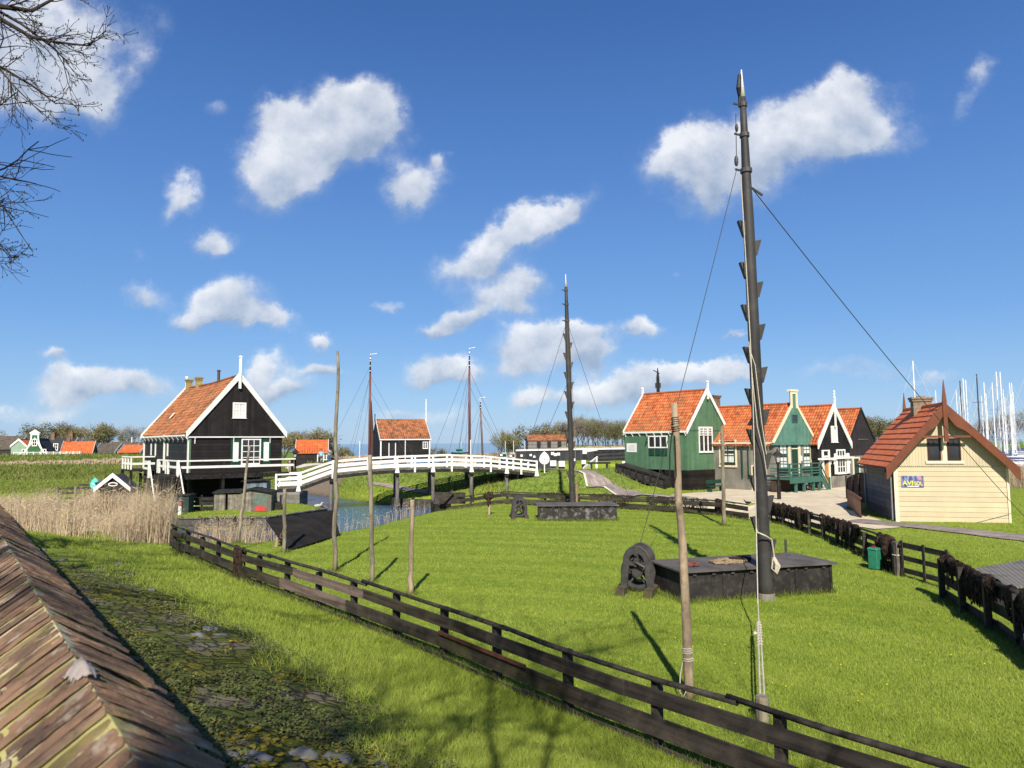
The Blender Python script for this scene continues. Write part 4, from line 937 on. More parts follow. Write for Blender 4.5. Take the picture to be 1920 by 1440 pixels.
bo, boL, h1, h2 = plainhouse('boathouse', 'large black boathouse with mossy orange roof and white pole finial by the harbour', 'boathouse', 713, 806, 861, 823, 785, 135, 9.5, R(20), TAR, TILE_OLD, long=True, bw=.42, seed=71, tw=.4, th=.5)
finial(bo, 9.5/2, -.3, h2-.5, h2+4.0, WHITE, .22); finial(bo, 9.5/2, boL+.3, h2-.5, h2+1.0, BLACKW, .2)
window(bo, LM, .9, 1.9, 1.0, 1.3, 2, 3, WHITE, .12, .08)
m_ = MB()
for a in (boL*.70, boL*.83): m_.boxm(LM, a-.08, a+.08, .2, 3.0, 0, .06)
m_.boxm(LM, -.05, .2, 0, h1, 0, .08); m_.boxm(LM, boL-.2, boL+.05, 0, h1, 0, .08); m_.boxm(LM, -.2, boL+.2, h1-.2, h1, .2, .3); m_.build('trim', WHITE, bo)
m_ = MB(); m_.boxm(LM, boL*.70+.1, boL*.83-.1, .0, 2.9, -.05, .02); m_.build('door', BLACKW, bo)

gs, gsL, h1, h2 = plainhouse('grey_shed', 'long low grey wooden shed with faded orange roof before the far trees', 'shed', 990, 1062, 842, 825.5, 815.5, 185, 7, R(4), GREYBOARD, TILE_OLD, trim=GREYWOOD, long=True, bw=.1, seed=81, tw=.5, th=.6)
m_ = MB()
for a in (gsL*.18, gsL*.45, gsL*.72): m_.boxm(LM, a-.5, a+.5, .3, h1-.3, 0, .05)
m_.build('door', BLACKW, gs)

# ---------------- village behind the left dike
VK = M('village_dark_boards', (.028, .030, .028), .2, 1, .8, ('z', .3))
vill = [ # name,label,u0,u1,vb,ve,vr,D,L,az,wall,tile,trim,long
 ('green_bell_gable_house', 'green house with flared white edged bell gable behind the dike', 48, 80, 853, 846, 822, 168, 12, R(20), M('bottle_green_boards', (.035, .115, .045), .1, 1, .7, ('z', .3)), TILE_K, WHITE, 0),
 ('mint_gable_house', 'low mint green house with white roof edge left of the bell gable', 20, 48, 853, 836, 824, 176, 9, R(20), M('mint_boards', (.26, .36, .28), .1, 1, .7), TILE_B, WHITE, 0),
 ('slate_roof_house', 'long house with dark slate roof and small white dormer', 72, 128, 852, 846, 822, 186, 9, R(6), VK, TILE_K, WHITE, 1),
 ('orange_roof_barn', 'dark barn with large bright orange roof and white gable edges by the dike', 113, 172, 854, 850, 828, 160, 8, R(22), VK, TILE_B, WHITE, 1),
 ('grey_thatch_house', 'grey thatched house on the far left edge of the village', -30, 30, 852, 842, 818, 190, 10, R(10), VK, THATCH, WHITE, 1),
 ('thatched_barn', 'low brown thatched barn right of the orange roofed barn', 176, 214, 853, 849, 832, 178, 9, R(10), VK, THATCH, WHITE, 1),
 ('grey_roof_cottage', 'cottage with grey roof and white finials in front of the far trees', 196, 250, 853, 846, 829, 196, 8, R(4), VK, THATCH, WHITE, 1),
 ('orange_roof_cottage', 'low cottage with plain bright orange roof beside the black house', 222, 262, 852, 848, 835, 164, 7, R(6), VK, TILE_B, WHITE, 1)]
VH = {}
for i, (nm, lb, u0, u1, vb, ve, vr, D, L, az, wmt, tmt, trm, lg) in enumerate(vill):
    if tmt is THATCH: tmt_ = tilemat('thatch_layers%s' % '', [(0, (.085, .07, .055)), (1, (.15, .125, .10))], .3) if 'thatch_layers' not in MATS else MATS['thatch_layers']
    else: tmt_ = tmt
    r_, LL, a1, a2 = plainhouse(nm, lb, 'house', u0, u1, vb, ve, vr, D, L, az, wmt, tmt_, trim=trm, long=bool(lg), bw=.4, seed=90+i, tw=.45, th=.55, zb=.6)
    VH[nm] = (r_, LL, a1, a2, L)
r_, LL, a1, a2, L = VH['green_bell_gable_house']
m_ = MB(); c = LL/2; pts = []
for i in range(13):
    t = i/12; pts.append((c-(c+.35)*(1-t)**1.9-.75*t, a1-.4+(a2+1.6-a1)*t))
poly = pts+[(2*c-x, z) for x, z in pts[::-1]]
m_.prism(poly, FM, .02, .16); m_.build('bell_gable', M('bottle_green_boards', (.035, .115, .045)), r_)
m_ = MB()
for sgn in (1, -1):
    for (x0, z0), (x1, z1) in zip(pts[:-1], pts[1:]):
        xa, xb = (x0, x1) if sgn > 0 else (2*c-x0, 2*c-x1); m_.beam((xa, -.2, z0), (xb, -.2, z1), .10, .32)
m_.prism([(c-1.2, a2+1.2), (c+1.2, a2+1.2), (c, a2+2.1)], FM, .02, .35); m_.box(c-.9, c+.9, -.3, -.16, a2+.75, a2+1.2); m_.build('gable_edging', WHITE, r_)
window(r_, FM, c, a1+1.2, 1.0, 1.6, 2, 2, WHITE, .15, .1, off=.16)
for a in (c-1.9, c+1.9): window(r_, FM, a, a1-.9, 1.1, 1.4, 2, 1, WHITE, .16, .1, off=.16)
r_, LL, a1, a2, L = VH['slate_roof_house']
for a in (1.5, 6.0): chimney(r_, L/2, a, a2-.4, a2+1.6, .9, .9)
window(r_, LM, LL*.35, a1+.2, 1.2, 1.8, 2, 2, WHITE, .2, .1, off=1.2)
r_, LL, a1, a2, L = VH['orange_roof_barn']; chimney(r_, L/2, LL-.8, a2-.4, a2+1.2, .7, .7)
window(r_, LM, LL*.4, 1.0, 1.0, 1.0, 2, 2, WHITE, .15, .1)
r_, LL, a1, a2, L = VH['grey_roof_cottage']; finial(r_, L/2, LL*.3, a2-.2, a2+1.2, WHITE, .3)
# white fence along the dike
wfn = thing('white_dike_fence', 'low white fence running along the dike crest before the village', 'fence', (0, 0, 0))
p0, p1 = ay_(26, 853.5, 131), ay_(150, 853, 131)
m_ = MB(); zt = T(p0.x, p0.y)
for hh in (.2, .48): m_.beam((p0.x, p0.y, zt+hh), (p1.x, p1.y, zt+hh), .06, .10)
m_.build('rail', WHITE, wfn)
for i in range(11):
    q = p0.lerp(p1, i/10); MB().box(q.x-.09, q.x+.09, q.y-.09, q.y+.09, zt-.2, zt+.60).build('post', WHITE, wfn)

# ================================================================== footbridge
br = thing('footbridge', 'long white railed wooden footbridge arching over the canal', 'bridge', (0, 0, 0))
def bd(u): return 52.0+(u-518)/(1006-518)*4.4          # depth along the bridge
BW = 2.5
keys_b = [(518, 917.5), (560, 916), (592, 904), (624, 892.5), (692, 885), (745, 881.5), (847, 879.5), (920, 880.5), (977, 885), (1006, 888)]
keys_t = [(518, 890), (560, 888.5), (592, 877), (624, 866), (692, 859.8), (745, 857), (847, 853.5), (920, 856.5), (977, 862.8), (1006, 866)]
import bisect
def interp(keys, u):
    xs = [k_[0] for k_ in keys]; i = min(max(bisect.bisect(xs, u)-1, 0), len(xs)-2); (u0, v0), (u1, v1) = keys[i], keys[i+1]
    return v0+(v1-v0)*(u-u0)/(u1-u0)
NODE = []
for u in [518, 540, 560, 592, 624, 650, 672, 692, 718, 745, 778, 812, 847, 884, 920, 950, 977, 1006]:
    D = bd(u); a = ay_(u, interp(keys_b, u), D); t = ay_(u, interp(keys_t, u), D); NODE.append((a, max(.95, t.z-a.z)))
bdir = (NODE[-1][0]-NODE[0][0]); bdir.z = 0; bdir.normalize(); bn_ = Vector((-bdir.y, bdir.x, 0))
dk = MB()
for (a, h0), (b_, h1) in zip(NODE[:-1], NODE[1:]):
    n_ = max(1, int((b_-a).length/.24))
    for i in range(n_):
        p = a.lerp(b_, (i+.5)/n_); sl_ = (b_-a).normalized()*((b_-a).length/n_*.46)
        q0, q1 = p-sl_, p+sl_; e = bn_*BW
        dk.hexa([q0+Vector((0, 0, .02)), q1+Vector((0, 0, .02)), q1+e+Vector((0, 0, .02)), q0+e+Vector((0, 0, .02)), q0+Vector((0, 0, .07)), q1+Vector((0, 0, .07)), q1+e+Vector((0, 0, .07)), q0+e+Vector((0, 0, .07))], rng.random())
dk.build('deck', GREYWOOD, br)
for off in (.08, BW-.08):
    bm_ = MB()
    for (a, h0), (b_, h1) in zip(NODE[:-1], NODE[1:]): bm_.beam(a+bn_*off+Vector((0, 0, -.10)), b_+bn_*off+Vector((0, 0, -.10)), .12, .22)
    bm_.build('girder', BLACKW, br)
for off in (-.02, BW+.02):
    for hf, th in ((1.0, .10), (.66, .16), (.30, .17)):
        m_ = MB()
        for (a, h0), (b_, h1) in zip(NODE[:-1], NODE[1:]):
            m_.beam(a+bn_*off+Vector((0, 0, h0*hf)), b_+bn_*off+Vector((0, 0, h1*hf)), .07 if hf < 1 else .13, th)
        m_.build('rail', WHITE, br)
    for u in (518, 560, 624, 692, 745, 778, 812, 847, 884, 920, 950, 977, 1006):
        i = [518, 540, 560, 592, 624, 650, 672, 692, 718, 745, 778, 812, 847, 884, 920, 950, 977, 1006].index(u); a, h0 = NODE[i]
        p = a+bn_*(off+(-.07 if off < 0 else .07))
        m_ = MB(); m_.box(p.x-.07, p.x+.07, p.y-.05, p.y+.05, p.z-.18, p.z+h0+.06)
        if u in (560, 745, 812, 884, 950, 1006): m_.hexa([(p.x-.17, p.y-.06, p.z-.2), (p.x+.17, p.y-.06, p.z-.2), (p.x+.17, p.y+.06, p.z-.2), (p.x-.17, p.y+.06, p.z-.2), (p.x-.07, p.y-.055, p.z+.3), (p.x+.07, p.y-.055, p.z+.3), (p.x+.07, p.y+.055, p.z+.3), (p.x-.07, p.y+.055, p.z+.3)])
        m_.build('baluster_post', WHITE, br)
PIERW = M('pier_wood', (.135, .125, .11), .25, 3, .85, bump=.4, stain=((.03, .027, .024), .7, 1.2), stretch=(1, 1, .4))
for u in (621, 745, 812, 884, 950):
    D = bd(u); a = ay_(u, interp(keys_b, u), D)
    for off in (BW-.1, .05):
        q = a+bn_*off; pp = MB(); pp.tube([(q.x+.02, q.y, min(T(q.x, q.y), -.5)-.4), (q.x, q.y, a.z-.22)], [.145, .13], 10); pb = pp.build('pier', PIERW, br, smooth=True)
    m_ = MB(); m_.beam(a-bn_*.25+Vector((0, 0, -.30)), a+bn_*(BW+.2)+Vector((0, 0, -.30)), .24, .20); m_.build('cap_beam', BLACKW, pb)
ab = MB(); q = NODE[0][0]; ab.box(q.x-.15, q.x+1.75, q.y-.25, q.y+1.8, -.4, q.z-.22); ab.build('abutment', M('grey_planks', (.20, .19, .17), .2, 2, .9, ('z', .3), .5, joint=.6, pvar=.5, stain=((.10, .09, .08), .5, 2)), br)

# ================================================================== masts
def polyline_sag(a, b, sag, n=10):
    a, b = Vector(a), Vector(b); return [a.lerp(b, i/n)-Vector((0, 0, sag*4*(i/n)*(1-i/n))) for i in range(n+1)]
def steps_mast(label, base, top, rb, rt, wedges, white_from, flag=True):
    root = thing('stepped_mast', label, 'mast', base)
    b0 = Vector((0, 0, -.1)); t0 = top-base; L = t0.length
    at = lambda f: t0*f
    rad = lambda f: rb+(rt-rb)*f
    m_ = MB(); fs = [0, .03, .055, .1, .3, .5, .7, .8, .88, white_from]; rad0 = rad; rad = lambda f: rb*(1-.12*f/.7) if f < .7 else rb*.88+(rt-rb*.88)*(f-.7)/.3
    m_.tube([at(f)+(Vector((0, 0, -.1)) if f == 0 else Vector()) for f in fs], [rad(f)*(1.22 if f < .02 else 1.16 if f < .04 else 1.06 if f < .06 else 1) for f in fs], 14); m_.build('mast_pole', MASTM, root, smooth=True)
    m_ = MB(); m_.tube([at(-.002), at(.012)], [rb*1.28, rb*1.25], 14); m_.build('foot_collar', PLASTER, root)
    m_ = MB(); m_.tube([at(white_from), at(.985), at(1.0)], [rad(white_from)*.95, rad(.985)*.35, .015], 10); m_.build('mast_tip', WHITE, root, smooth=True)
    for f in (.80, .87, .93):
        m_ = MB(); m_.tube([at(f-.004), at(f+.004)], [rad(f)*1.3, rad(f)*1.3], 12); m_.tube([at(f)-Vector((rad(f), 0, 0)), at(f)-Vector((rad(f)+.18, 0, -.05))], .03, 6); m_.build('mast_band', IRON, root)
    up = t0.normalized(); sd = Vector((1, 0, 0)); sd = (sd-up*sd.dot(up)).normalized(); fw = sd.cross(up)
    for (f, s) in wedges:
        r_ = rad(f); c = at(f); mb = MB()
        mp = lambda a, b_, o, c=c, s=s: tuple(c+sd*(s*a)+up*b_+fw*o)
        poly = [(r_*.75, 0), (r_+.15, .03), (r_+.02, -.40), (r_*.75, -.44)]
        mb.prism(poly if s > 0 else poly[::-1], mp, -.09, .09); mb.build('step_cleat', MASTM, root)
    return root, at, rad
base = az_(1437, 1124, 0); base.z = 0
top = ay_(1390, 131, base.y)
def frac(u, v, base=base, top=top):
    p = ay_(u, v, base.y); return (p.z-base.z)/(top.z-base.z)
wR = [453, 531, 610, 690, 769, 851, 931, 1014]; wL = [416, 494, 573, 652, 730, 806, 892, 971]
bm1, at1, rad1 = steps_mast('tall black stepped mast with white tip beside the nearest tarred box', base, top, .172, .068,
    [(frac(1430, v), 1) for v in wR]+[(frac(1405, v), -1) for v in wL], .945)
def loc1(u, v, y): return ay_(u, v, y)-base
m_ = MB(); m_.tube([loc1(1387, 140, base.y), loc1(1385, 165, base.y-.03), loc1(1388, 182, base.y+.05), loc1(1386, 200, base.y)], [.05, .07, .06, .03], 6); m_.build('pennant', BLACKW, bm1)
anc = az_(1928, 978, 0.42); wnp = az_(1197, 1052, 1.15) if False else None
p_hi = at1(frac(1413, 352)); m_ = MB(); m_.tube(polyline_sag(p_hi+Vector((rad1(.78), 0, 0)), Vector((anc.x, anc.y, .45))-base, .25, 14), .014, 5); m_.tube([p_hi+Vector((rad1(.78), 0, 0)), p_hi+Vector((rad1(.78)+.30, 0, -.22))], .035, 6); m_.build('stay_wire', WIRE, bm1)
W1 = az_(1200, 1108, 0)                     # big winch stands here
p_lo = at1(frac(1390, 318))-Vector((rad1(.8)+.14, 0, 0))
m_ = MB(); m_.tube(polyline_sag(p_lo, Vector((W1.x+.05, W1.y+.3, 1.15))-base, .12, 14), .010, 5); m_.build('stay_wire', WIRE, bm1)
m_ = MB(); m_.blob(p_lo+Vector((0, 0, .25)), .06, .06, .16, 2, 0); m_.blob(p_lo+Vector((.04, 0, 1.2)), .05, .05, .12, 2, 0); m_.tube([p_lo+Vector((0, 0, .1)), p_lo+Vector((.03, 0, 1.6))], .012, 5); m_.build('pulley', IRON, bm1)
BOL = az_(1430, 1352, 0)                    # short mooring post in the lawn
# white rope: down the mast, knotted, to the mooring post
rp = [loc1(1389, 330, base.y-.25), loc1(1398, 480, base.y-.3), loc1(1407, 640, base.y-.32), loc1(1412, 760, base.y-.36), loc1(1418, 990, base.y-.42), loc1(1421, 1132, 16.6), loc1(1423, 1165, 15.4)]
m_ = MB(); m_.tube(rp, .014, 6); kp = Vector((BOL.x-.02, BOL.y, 0)); 
knot_hi = Vector(loc1(1423, 1165, 15.4)); low = Vector((BOL.x, BOL.y-.02, .33))-base
for dx in (-.025, .025): m_.tube([knot_hi+Vector((dx*.5, 0, 0)), knot_hi.lerp(low, .3)+Vector((dx, 0, 0)), low+Vector((dx*1.3, 0, 0))], .016, 6)
kc = [knot_hi.lerp(low,   .02+.0052*i)+Vector((.042*math.cos(i*.75), .05*math.sin(i*.75), 0)) for i in range(72)]
m_.tube(kc, .016, 5); m_.blob(knot_hi.lerp(low, .2)+Vector((-.09, -.02, 0)), .04, .04, .04, 1, .1)
m_.build('halyard_rope', ROPE, bm1)
m_ = MB()
pz = [loc1(1404, 640, base.y-.3), loc1(1412, 720, base.y-.36), loc1(1420, 800, base.y-.36), loc1(1432, 850, base.y-.34), loc1(1438, 890, base.y-.3)]
m_.tube(pz, .013, 5); m_.tube([loc1(1404, 650, base.y-.3), loc1(1416, 685, base.y-.34), loc1(1428, 790, base.y-.32), loc1(1437, 852, base.y-.28)], .013, 5)
lp = [loc1(1416, 985, base.y-.30), loc1(1420, 998, base.y-.33), loc1(1436, 1005, base.y-.33), loc1(1447, 1012, base.y-.20), loc1(1451, 1040, base.y-.1), loc1(1455, 1058, base.y-.1)]
m_.tube(lp, .022, 6)
for i in range(5): m_.tube([loc1(1449+i, 1045, base.y-.22), loc1(1455+2*i, 1058+i, base.y-.26), loc1(1453+i, 1072+i, base.y-.24), loc1(1447, 1066, base.y-.22), loc1(1449, 1048, base.y-.22)], .018, 5)
m_.build('rope_coil', ROPE, bm1)

base2 = az_(1074, 962, 0); base2.z = 0; top2 = ay_(1060.5, 514, base2.y)
fr2 = lambda v: (ay_(1066, v, base2.y).z)/top2.z
bm2, at2, rad2 = steps_mast('slender black stepped mast farther back, standing behind the small tarred box', base2, top2, .17, .07,
    [(fr2(v), 1) for v in (643, 680, 717, 754, 790, 828, 865)]+[(fr2(v), -1) for v in (626, 662, 698, 734, 772, 810, 848, 884)], .945)
for (f, tx, ty, tz, du) in ((.80, az_(955, 960, 0).x, base2.y+1.5, .6, 0), (.80, az_(1204, 965, 0).x, base2.y+3, .5, 0), (.55, base2.x-3.0, base2.y+10, 1.0, 0)):
    m_ = MB(); m_.tube(polyline_sag(at2(f), Vector((tx, ty, tz))-base2, .2, 12), .012, 5); m_.build('stay_wire', WIRE, bm2)
m_ = MB(); m_.tube([at2(.80)+Vector((.1, -.2, 0)), at2(.4)+Vector((.22, -.22, 0)), at2(.08)+Vector((.25, -.3, 0))], .015, 5); m_.tube([at2(.08)+Vector((.25, -.3, .6)), at2(.08)+Vector((.24, -.32, -.6))], .07, 6); m_.build('halyard_rope', ROPEB, bm2)

# ================================================================== tarred boxes on the lawn
def tarbox(label, p0, p1, dep, h, nb, lid_over=.12):
    d = (p1-p0); L = d.length; a = math.atan2(d.y, d.x)
    r_ = thing('tarred_box', label, 'box', (p0.x, p0.y, 0), a)
    m_ = MB(); m_.box(0, L, 0, dep, -.1, h); m_.build('body', BOXM if L > 4.3 else M('scuffed_box', (0.026, 0.022, 0.021), 0.3, 1.6, 0.6, bump=0.4, stain=((0.23, 0.22, 0.21), 0.85, 3.2), stretch=(1, 1, 1.4)), r_)
    m_ = MB(); m_.box(-lid_over, L+lid_over, -lid_over, dep*.5-.004, h+.004, h+.05); m_.box(-lid_over, L+lid_over, dep*.5+.004, dep+lid_over, h+.004, h+.048); m_.build('lid', LIDM, r_)
    for i in range(nb+1):
        x = .04+(L-.08)*i/nb; m_ = MB(); m_.box(x-.035, x+.035, -.03, -.002, -.05, h-.03); m_.build('batten', BOXM, r_)
    for i in range(nb*2): x = L*(i+.5)/(nb*2); MB().box(x-.05, x+.05, -.05, -.001, h-.10, h-.03).build('cleat', IRON, r_)
    return r_, L
b1a, b1b = az_(1284, 1131, 0), az_(1561, 1111, 0)
bx1, L1 = tarbox('large black tarred box with grey lid around the foot of the nearest mast', b1a, b1b, 1.75, .78, 4)
b2a, b2b = az_(1010, 977, 0), az_(1157, 976, 0)
bx2, L2 = tarbox('smaller black tarred box farther back on the lawn, scuffed white', b2a, b2b, 1.9, .78, 4)
# rope lying on the lid
def onbox(x, y, z): return bx1.location+Vector((math.cos(bx1.rotation_euler.z)*x-math.sin(bx1.rotation_euler.z)*y, math.sin(bx1.rotation_euler.z)*x+math.cos(bx1.rotation_euler.z)*y, z))
def ropepile(name, label, cx, cy, rx, ry, n, mat, seed, r_=.02):
    rr = random.Random(seed); pts = []
    for i in range(n):
        a = i*.8+rr.uniform(-.3, .3); k_ = rr.uniform(.35, 1); pts.append(onbox(cx+rx*k_*math.cos(a), cy+ry*k_*math.sin(a), .85+rr.uniform(0, .05)))
    m_ = MB(); m_.tube(pts, r_, 6); return tag(m_.build(name, mat), label, 'rope')
ropepile('rope_pile', 'tan rope heaped on the grey box lid beside the mast', 1.75, .75, .55, .35, 46, ROPEB, 4, .028)
ropepile('rope_scrap', 'thin reddish rope end lying on the box lid behind the pole', .55, .6, .3, .22, 18, M('red_rope', (.16, .06, .05), .2, 20, .9), 5, .018)
ropepile('black_net_pile', 'small black net bundle lying on the box lid against the mast', 2.25, .95, .34, .26, 60, NETM, 6, .035)

# ================================================================== winches
def winch(label, p, rz, s=1.0):
    r_ = thing('hand_winch', label, 'winch', (p.x, p.y, 0), rz)
    for x in (-.36*s, .36*s):
        m_ = MB(); m_.hexa([(x-.11*s, -.75*s, -.05), (x+.11*s, -.75*s, -.05), (x+.11*s, .75*s, -.05), (x-.11*s, .75*s, -.05), (x-.11*s, -.75*s, .17*s), (x+.11*s, -.75*s, .17*s), (x+.11*s, .75*s, .17*s), (x-.11*s, .75*s, .17*s)]); m_.build('sleeper', M('mossy_timber', (.075, .06, .04), .3, 4, .9, bump=.5, stain=((.07, .075, .02), .6, 3)), r_)
    def frame(y):
        m_ = MB(); w0, w1, h_ = .40*s, .31*s, 1.15*s; th = .05*s
        out = [(-w0, .17*s)]+[(-w1*math.cos(t_)-.0, .80*s+.36*s*math.sin(t_)) for t_ in np.linspace(0, math.pi, 13)]+[(w0, .17*s)]
        inn = [(-w0+.13*s, .17*s)]+[(-(w1-.10*s)*math.cos(t_), .74*s+.28*s*math.sin(t_)*0+.0) for t_ in (0, math.pi)]+[(w0-.13*s, .17*s)]
        # two splayed legs and a rounded hood
        m_.prism([(-w0, .17*s), (-w0+.14*s, .17*s), (-w1+.12*s, .72*s), (-w1, .80*s)], FM, -y-th, -y+th)
        m_.prism([(w0-.14*s, .17*s), (w0, .17*s), (w1, .80*s), (w1-.12*s, .72*s)], FM, -y-th, -y+th)
        hood = [(w1*math.cos(t_), .80*s+.36*s*math.sin(t_)) for t_ in np.linspace(0, math.pi, 15)]+[((w1-.11*s)*math.cos(t_), .78*s+.24*s*math.sin(t_)) for t_ in np.linspace(math.pi, 0, 15)]
        for q in range(14): m_.prism([hood[q], hood[q+1], hood[28-q], hood[29-q]], FM, -y-th, -y+th)
        m_.box(-w1+.02, w1-.02, y-th*.8, y+th*.8, .70*s, .80*s); m_.box(-.05*s, .05*s, y-th*.8, y+th*.8, .801*s, 1.06*s)
        rim = [(Vector((w1*1.03*math.cos(t_), y, .80*s+.37*s*math.sin(t_)))) for t_ in np.linspace(0, math.pi, 15)]
        m_.tube([(w0, y, .17*s)]+rim+[(-w0, y, .17*s)], .045*s, 6)
        m_.box(-.07*s, .07*s, y-th*1.6, y+th*1.6, .70*s, .86*s); m_.tube([(0, y-.1*s, 1.0*s), (0, y+.1*s, 1.0*s)], .05*s, 8)
        return m_.build('side_frame', IRON, r_)
    frame(-.32*s); frame(.32*s)
    def gear(c, rr_, y, n):
        m_ = MB(); m_.disc((c[0], y, c[1]), (0, 1, 0), rr_*.80, rr_, .08*s, 32); m_.disc((c[0], y, c[1]), (0, 1, 0), .02*s, rr_*.22, .12*s, 14)
        for i in range(5):
            a = i*2*math.pi/5+.3; m_.beam((c[0], y, c[1]), (c[0]+math.cos(a)*rr_*.85, y, c[1]+math.sin(a)*rr_*.85), .05*s, .07*s, (0, 1, 0))
        for i in range(n):
            a = i*2*math.pi/n; ca, sa = math.cos(a), math.sin(a); m_.beam((c[0]+ca*rr_*.98, y, c[1]+sa*rr_*.98), (c[0]+ca*rr_*1.08, y, c[1]+sa*rr_*1.08), .08*s, .035*s, (0, 1, 0))
        return m_.build('gear_wheel', IRON, r_)
    gear((0, .52*s), .42*s, -.20*s, 40); gear((.0, .50*s), .36*s, .20*s, 36); gear((-.03*s, .98*s), .13*s, -.20*s, 14)
    m_ = MB(); m_.tube([(0, -.30*s, .52*s), (0, .30*s, .52*s)], .14*s, 12); m_.tube([(0, -.30*s, .98*s), (0, .30*s, .98*s)], .03*s, 8); m_.build('drum', IRON, r_, smooth=False)
    m_ = MB(); m_.tube([(0, -.45*s, .80*s), (0, .45*s, .80*s)], .03*s, 8); m_.tube([(0, -.45*s, .80*s), (.24*s, -.45*s, .68*s), (.24*s, -.62*s, .68*s)], .025*s, 6); m_.build('crank', IRON, r_)
    return r_
winch('old black iron hand winch with big gear wheels beside the large tarred box', W1, R(-22), 1.08)
p = az_(973, 971, 0); winch('old iron hand winch farther back, left of the smaller tarred box', p, R(6), 1.0)

# ================================================================== poles in the lawn
def pole(name, label, ub, vb, ut, vt, rb, rt, mat, y=None, lean=0, seed=1, cat='pole', group=None, wob_=.03, zb=0.0):
    b_ = az_(ub, vb, zb); t_ = ay_(ut, vt, b_.y+lean); rr = random.Random(seed); n_ = 12; pts = []; rd = []
    h_ = (t_-b_).length
    for i in range(n_+1):
        f = i/n_; p = (t_-b_)*f+Vector((rr.uniform(-1, 1)*wob_*min(1, h_/4)*(0 if i in (0, n_) else 1), rr.uniform(-1, 1)*wob_*.5, 0)); pts.append(p if i else p-Vector((0, 0, .15))); rd.append((rb+(rt-rb)*f)*rr.uniform(.94, 1.07))
    r_ = thing(name, label, cat, b_, 0, group)
    m_ = MB(); m_.tube(pts, rd, 10); o = m_.build('shaft', mat, r_, smooth=True)
    return r_, pts, rd
pole('wooden_pole', 'thin leaning pole standing behind the fence in front of the black house', 447, 1013, 468, 836, .075, .055, POLEGREY, lean=1.0, seed=1)
pr1, pts, rd = pole('wooden_pole', 'short grey pole in front of the tilted black board', 533, 1036, 533.5, 917, .075, .065, POLEGREY, seed=2)
pole('wooden_pole', 'very tall thin crooked pole rising above the near end of the bridge', 628, 1071, 633, 658, .080, .045, POLEGREY, seed=3, wob_=.055)
pole('wooden_pole', 'slim straight pole in line with the red ship mast', 698.5, 1092, 693.5, 853, .070, .062, POLEGREY, seed=4, wob_=.012)
pole('wooden_pole', 'short knobbly pole alone in the lawn right of the canal', 769.5, 1115, 772.5, 937, .075, .060, POLEWOOD, seed=5)
pr6, pts6, rd6 = pole('wooden_pole', 'thick bare pole with rope ties in the near lawn', 1294, 1308, 1264, 756, .084, .052, POLEBARE, seed=6, wob_=.02)
pole('wooden_pole', 'pale slim pole before the green house at the back fence', 1358, 985, 1354, 800, .105, .085, POLEGREY, seed=7, wob_=.015)
def rope_tie(root, pts, rd, f, turns, mat, loop=0.0, nm='rope_tie'):
    c = pts[0].lerp(pts[-1], f); r0 = rd[int(f*12)]*1.06; up = (pts[-1]-pts[0]).normalized()
    m_ = MB(); q = [c+Vector((r0*math.cos(i*.5), r0*math.sin(i*.5), 0))+up*(i*.5/6.28*.035) for i in range(int(turns*12.6))]
    m_.tube(q, .011, 5)
    if loop:
        x0 = -r0*1.1; m_.tube([c+Vector((x0, -.04, 0)), c+Vector((x0-.05, -.06, -loop*.4)), c+Vector((x0-.06, -.06, -loop*.85)), c+Vector((x0-.01, -.06, -loop)), c+Vector((x0+.05, -.06, -loop*.8)), c+Vector((x0+.04, -.06, -.05))], .011, 5)
    m_.build(nm, mat, root)
rope_tie(pr6, pts6, rd6, .17, 3, ROPE, 0); rope_tie(pr6, pts6, rd6, .145, 2, ROPE, .55); rope_tie(pr6, pts6, rd6, .925, 4, BLACKW, 0); rope_tie(pr6, pts6, rd6, .90, 3, BLACKW, .9)
rope_tie(pr1, pts, rd, .35, 2, ROPEB, .2)
tag(MB().tube([(BOL.x, BOL.y, -.1), (BOL.x, BOL.y, .33), (BOL.x, BOL.y, .37)], [.10, .10, .085], 12).build('mooring_post', POLEGREY), 'short round mooring post in the lawn holding the white mast rope', 'post')
q = az_(1474, 1044, 0); tag(MB().tube([(q.x, q.y, -.1), (q.x, q.y, .62)], [.05, .045], 8).build('iron_stake', IRON), 'thin dark stake just behind the large tarred box', 'stake')
q = az_(917, 966, 0)
np_ = thing('net_post', 'pale post crowned with a dark bundle of net near the back fence', 'post', (q.x, q.y, 0))
MB().tube([(0, 0, -.1), (.02, 0, 1.25)], [.085, .08], 9).build('shaft', POLEWOOD, np_)
m_ = MB(); m_.blob((0, 0, 1.12), .25, .22, .22, 8, .25, 14, 10); m_.blob((.0, -.05, .80), .12, .11, .28, 9, .3, 12, 8); m_.build('net_bundle', NETM, np_, smooth=True)

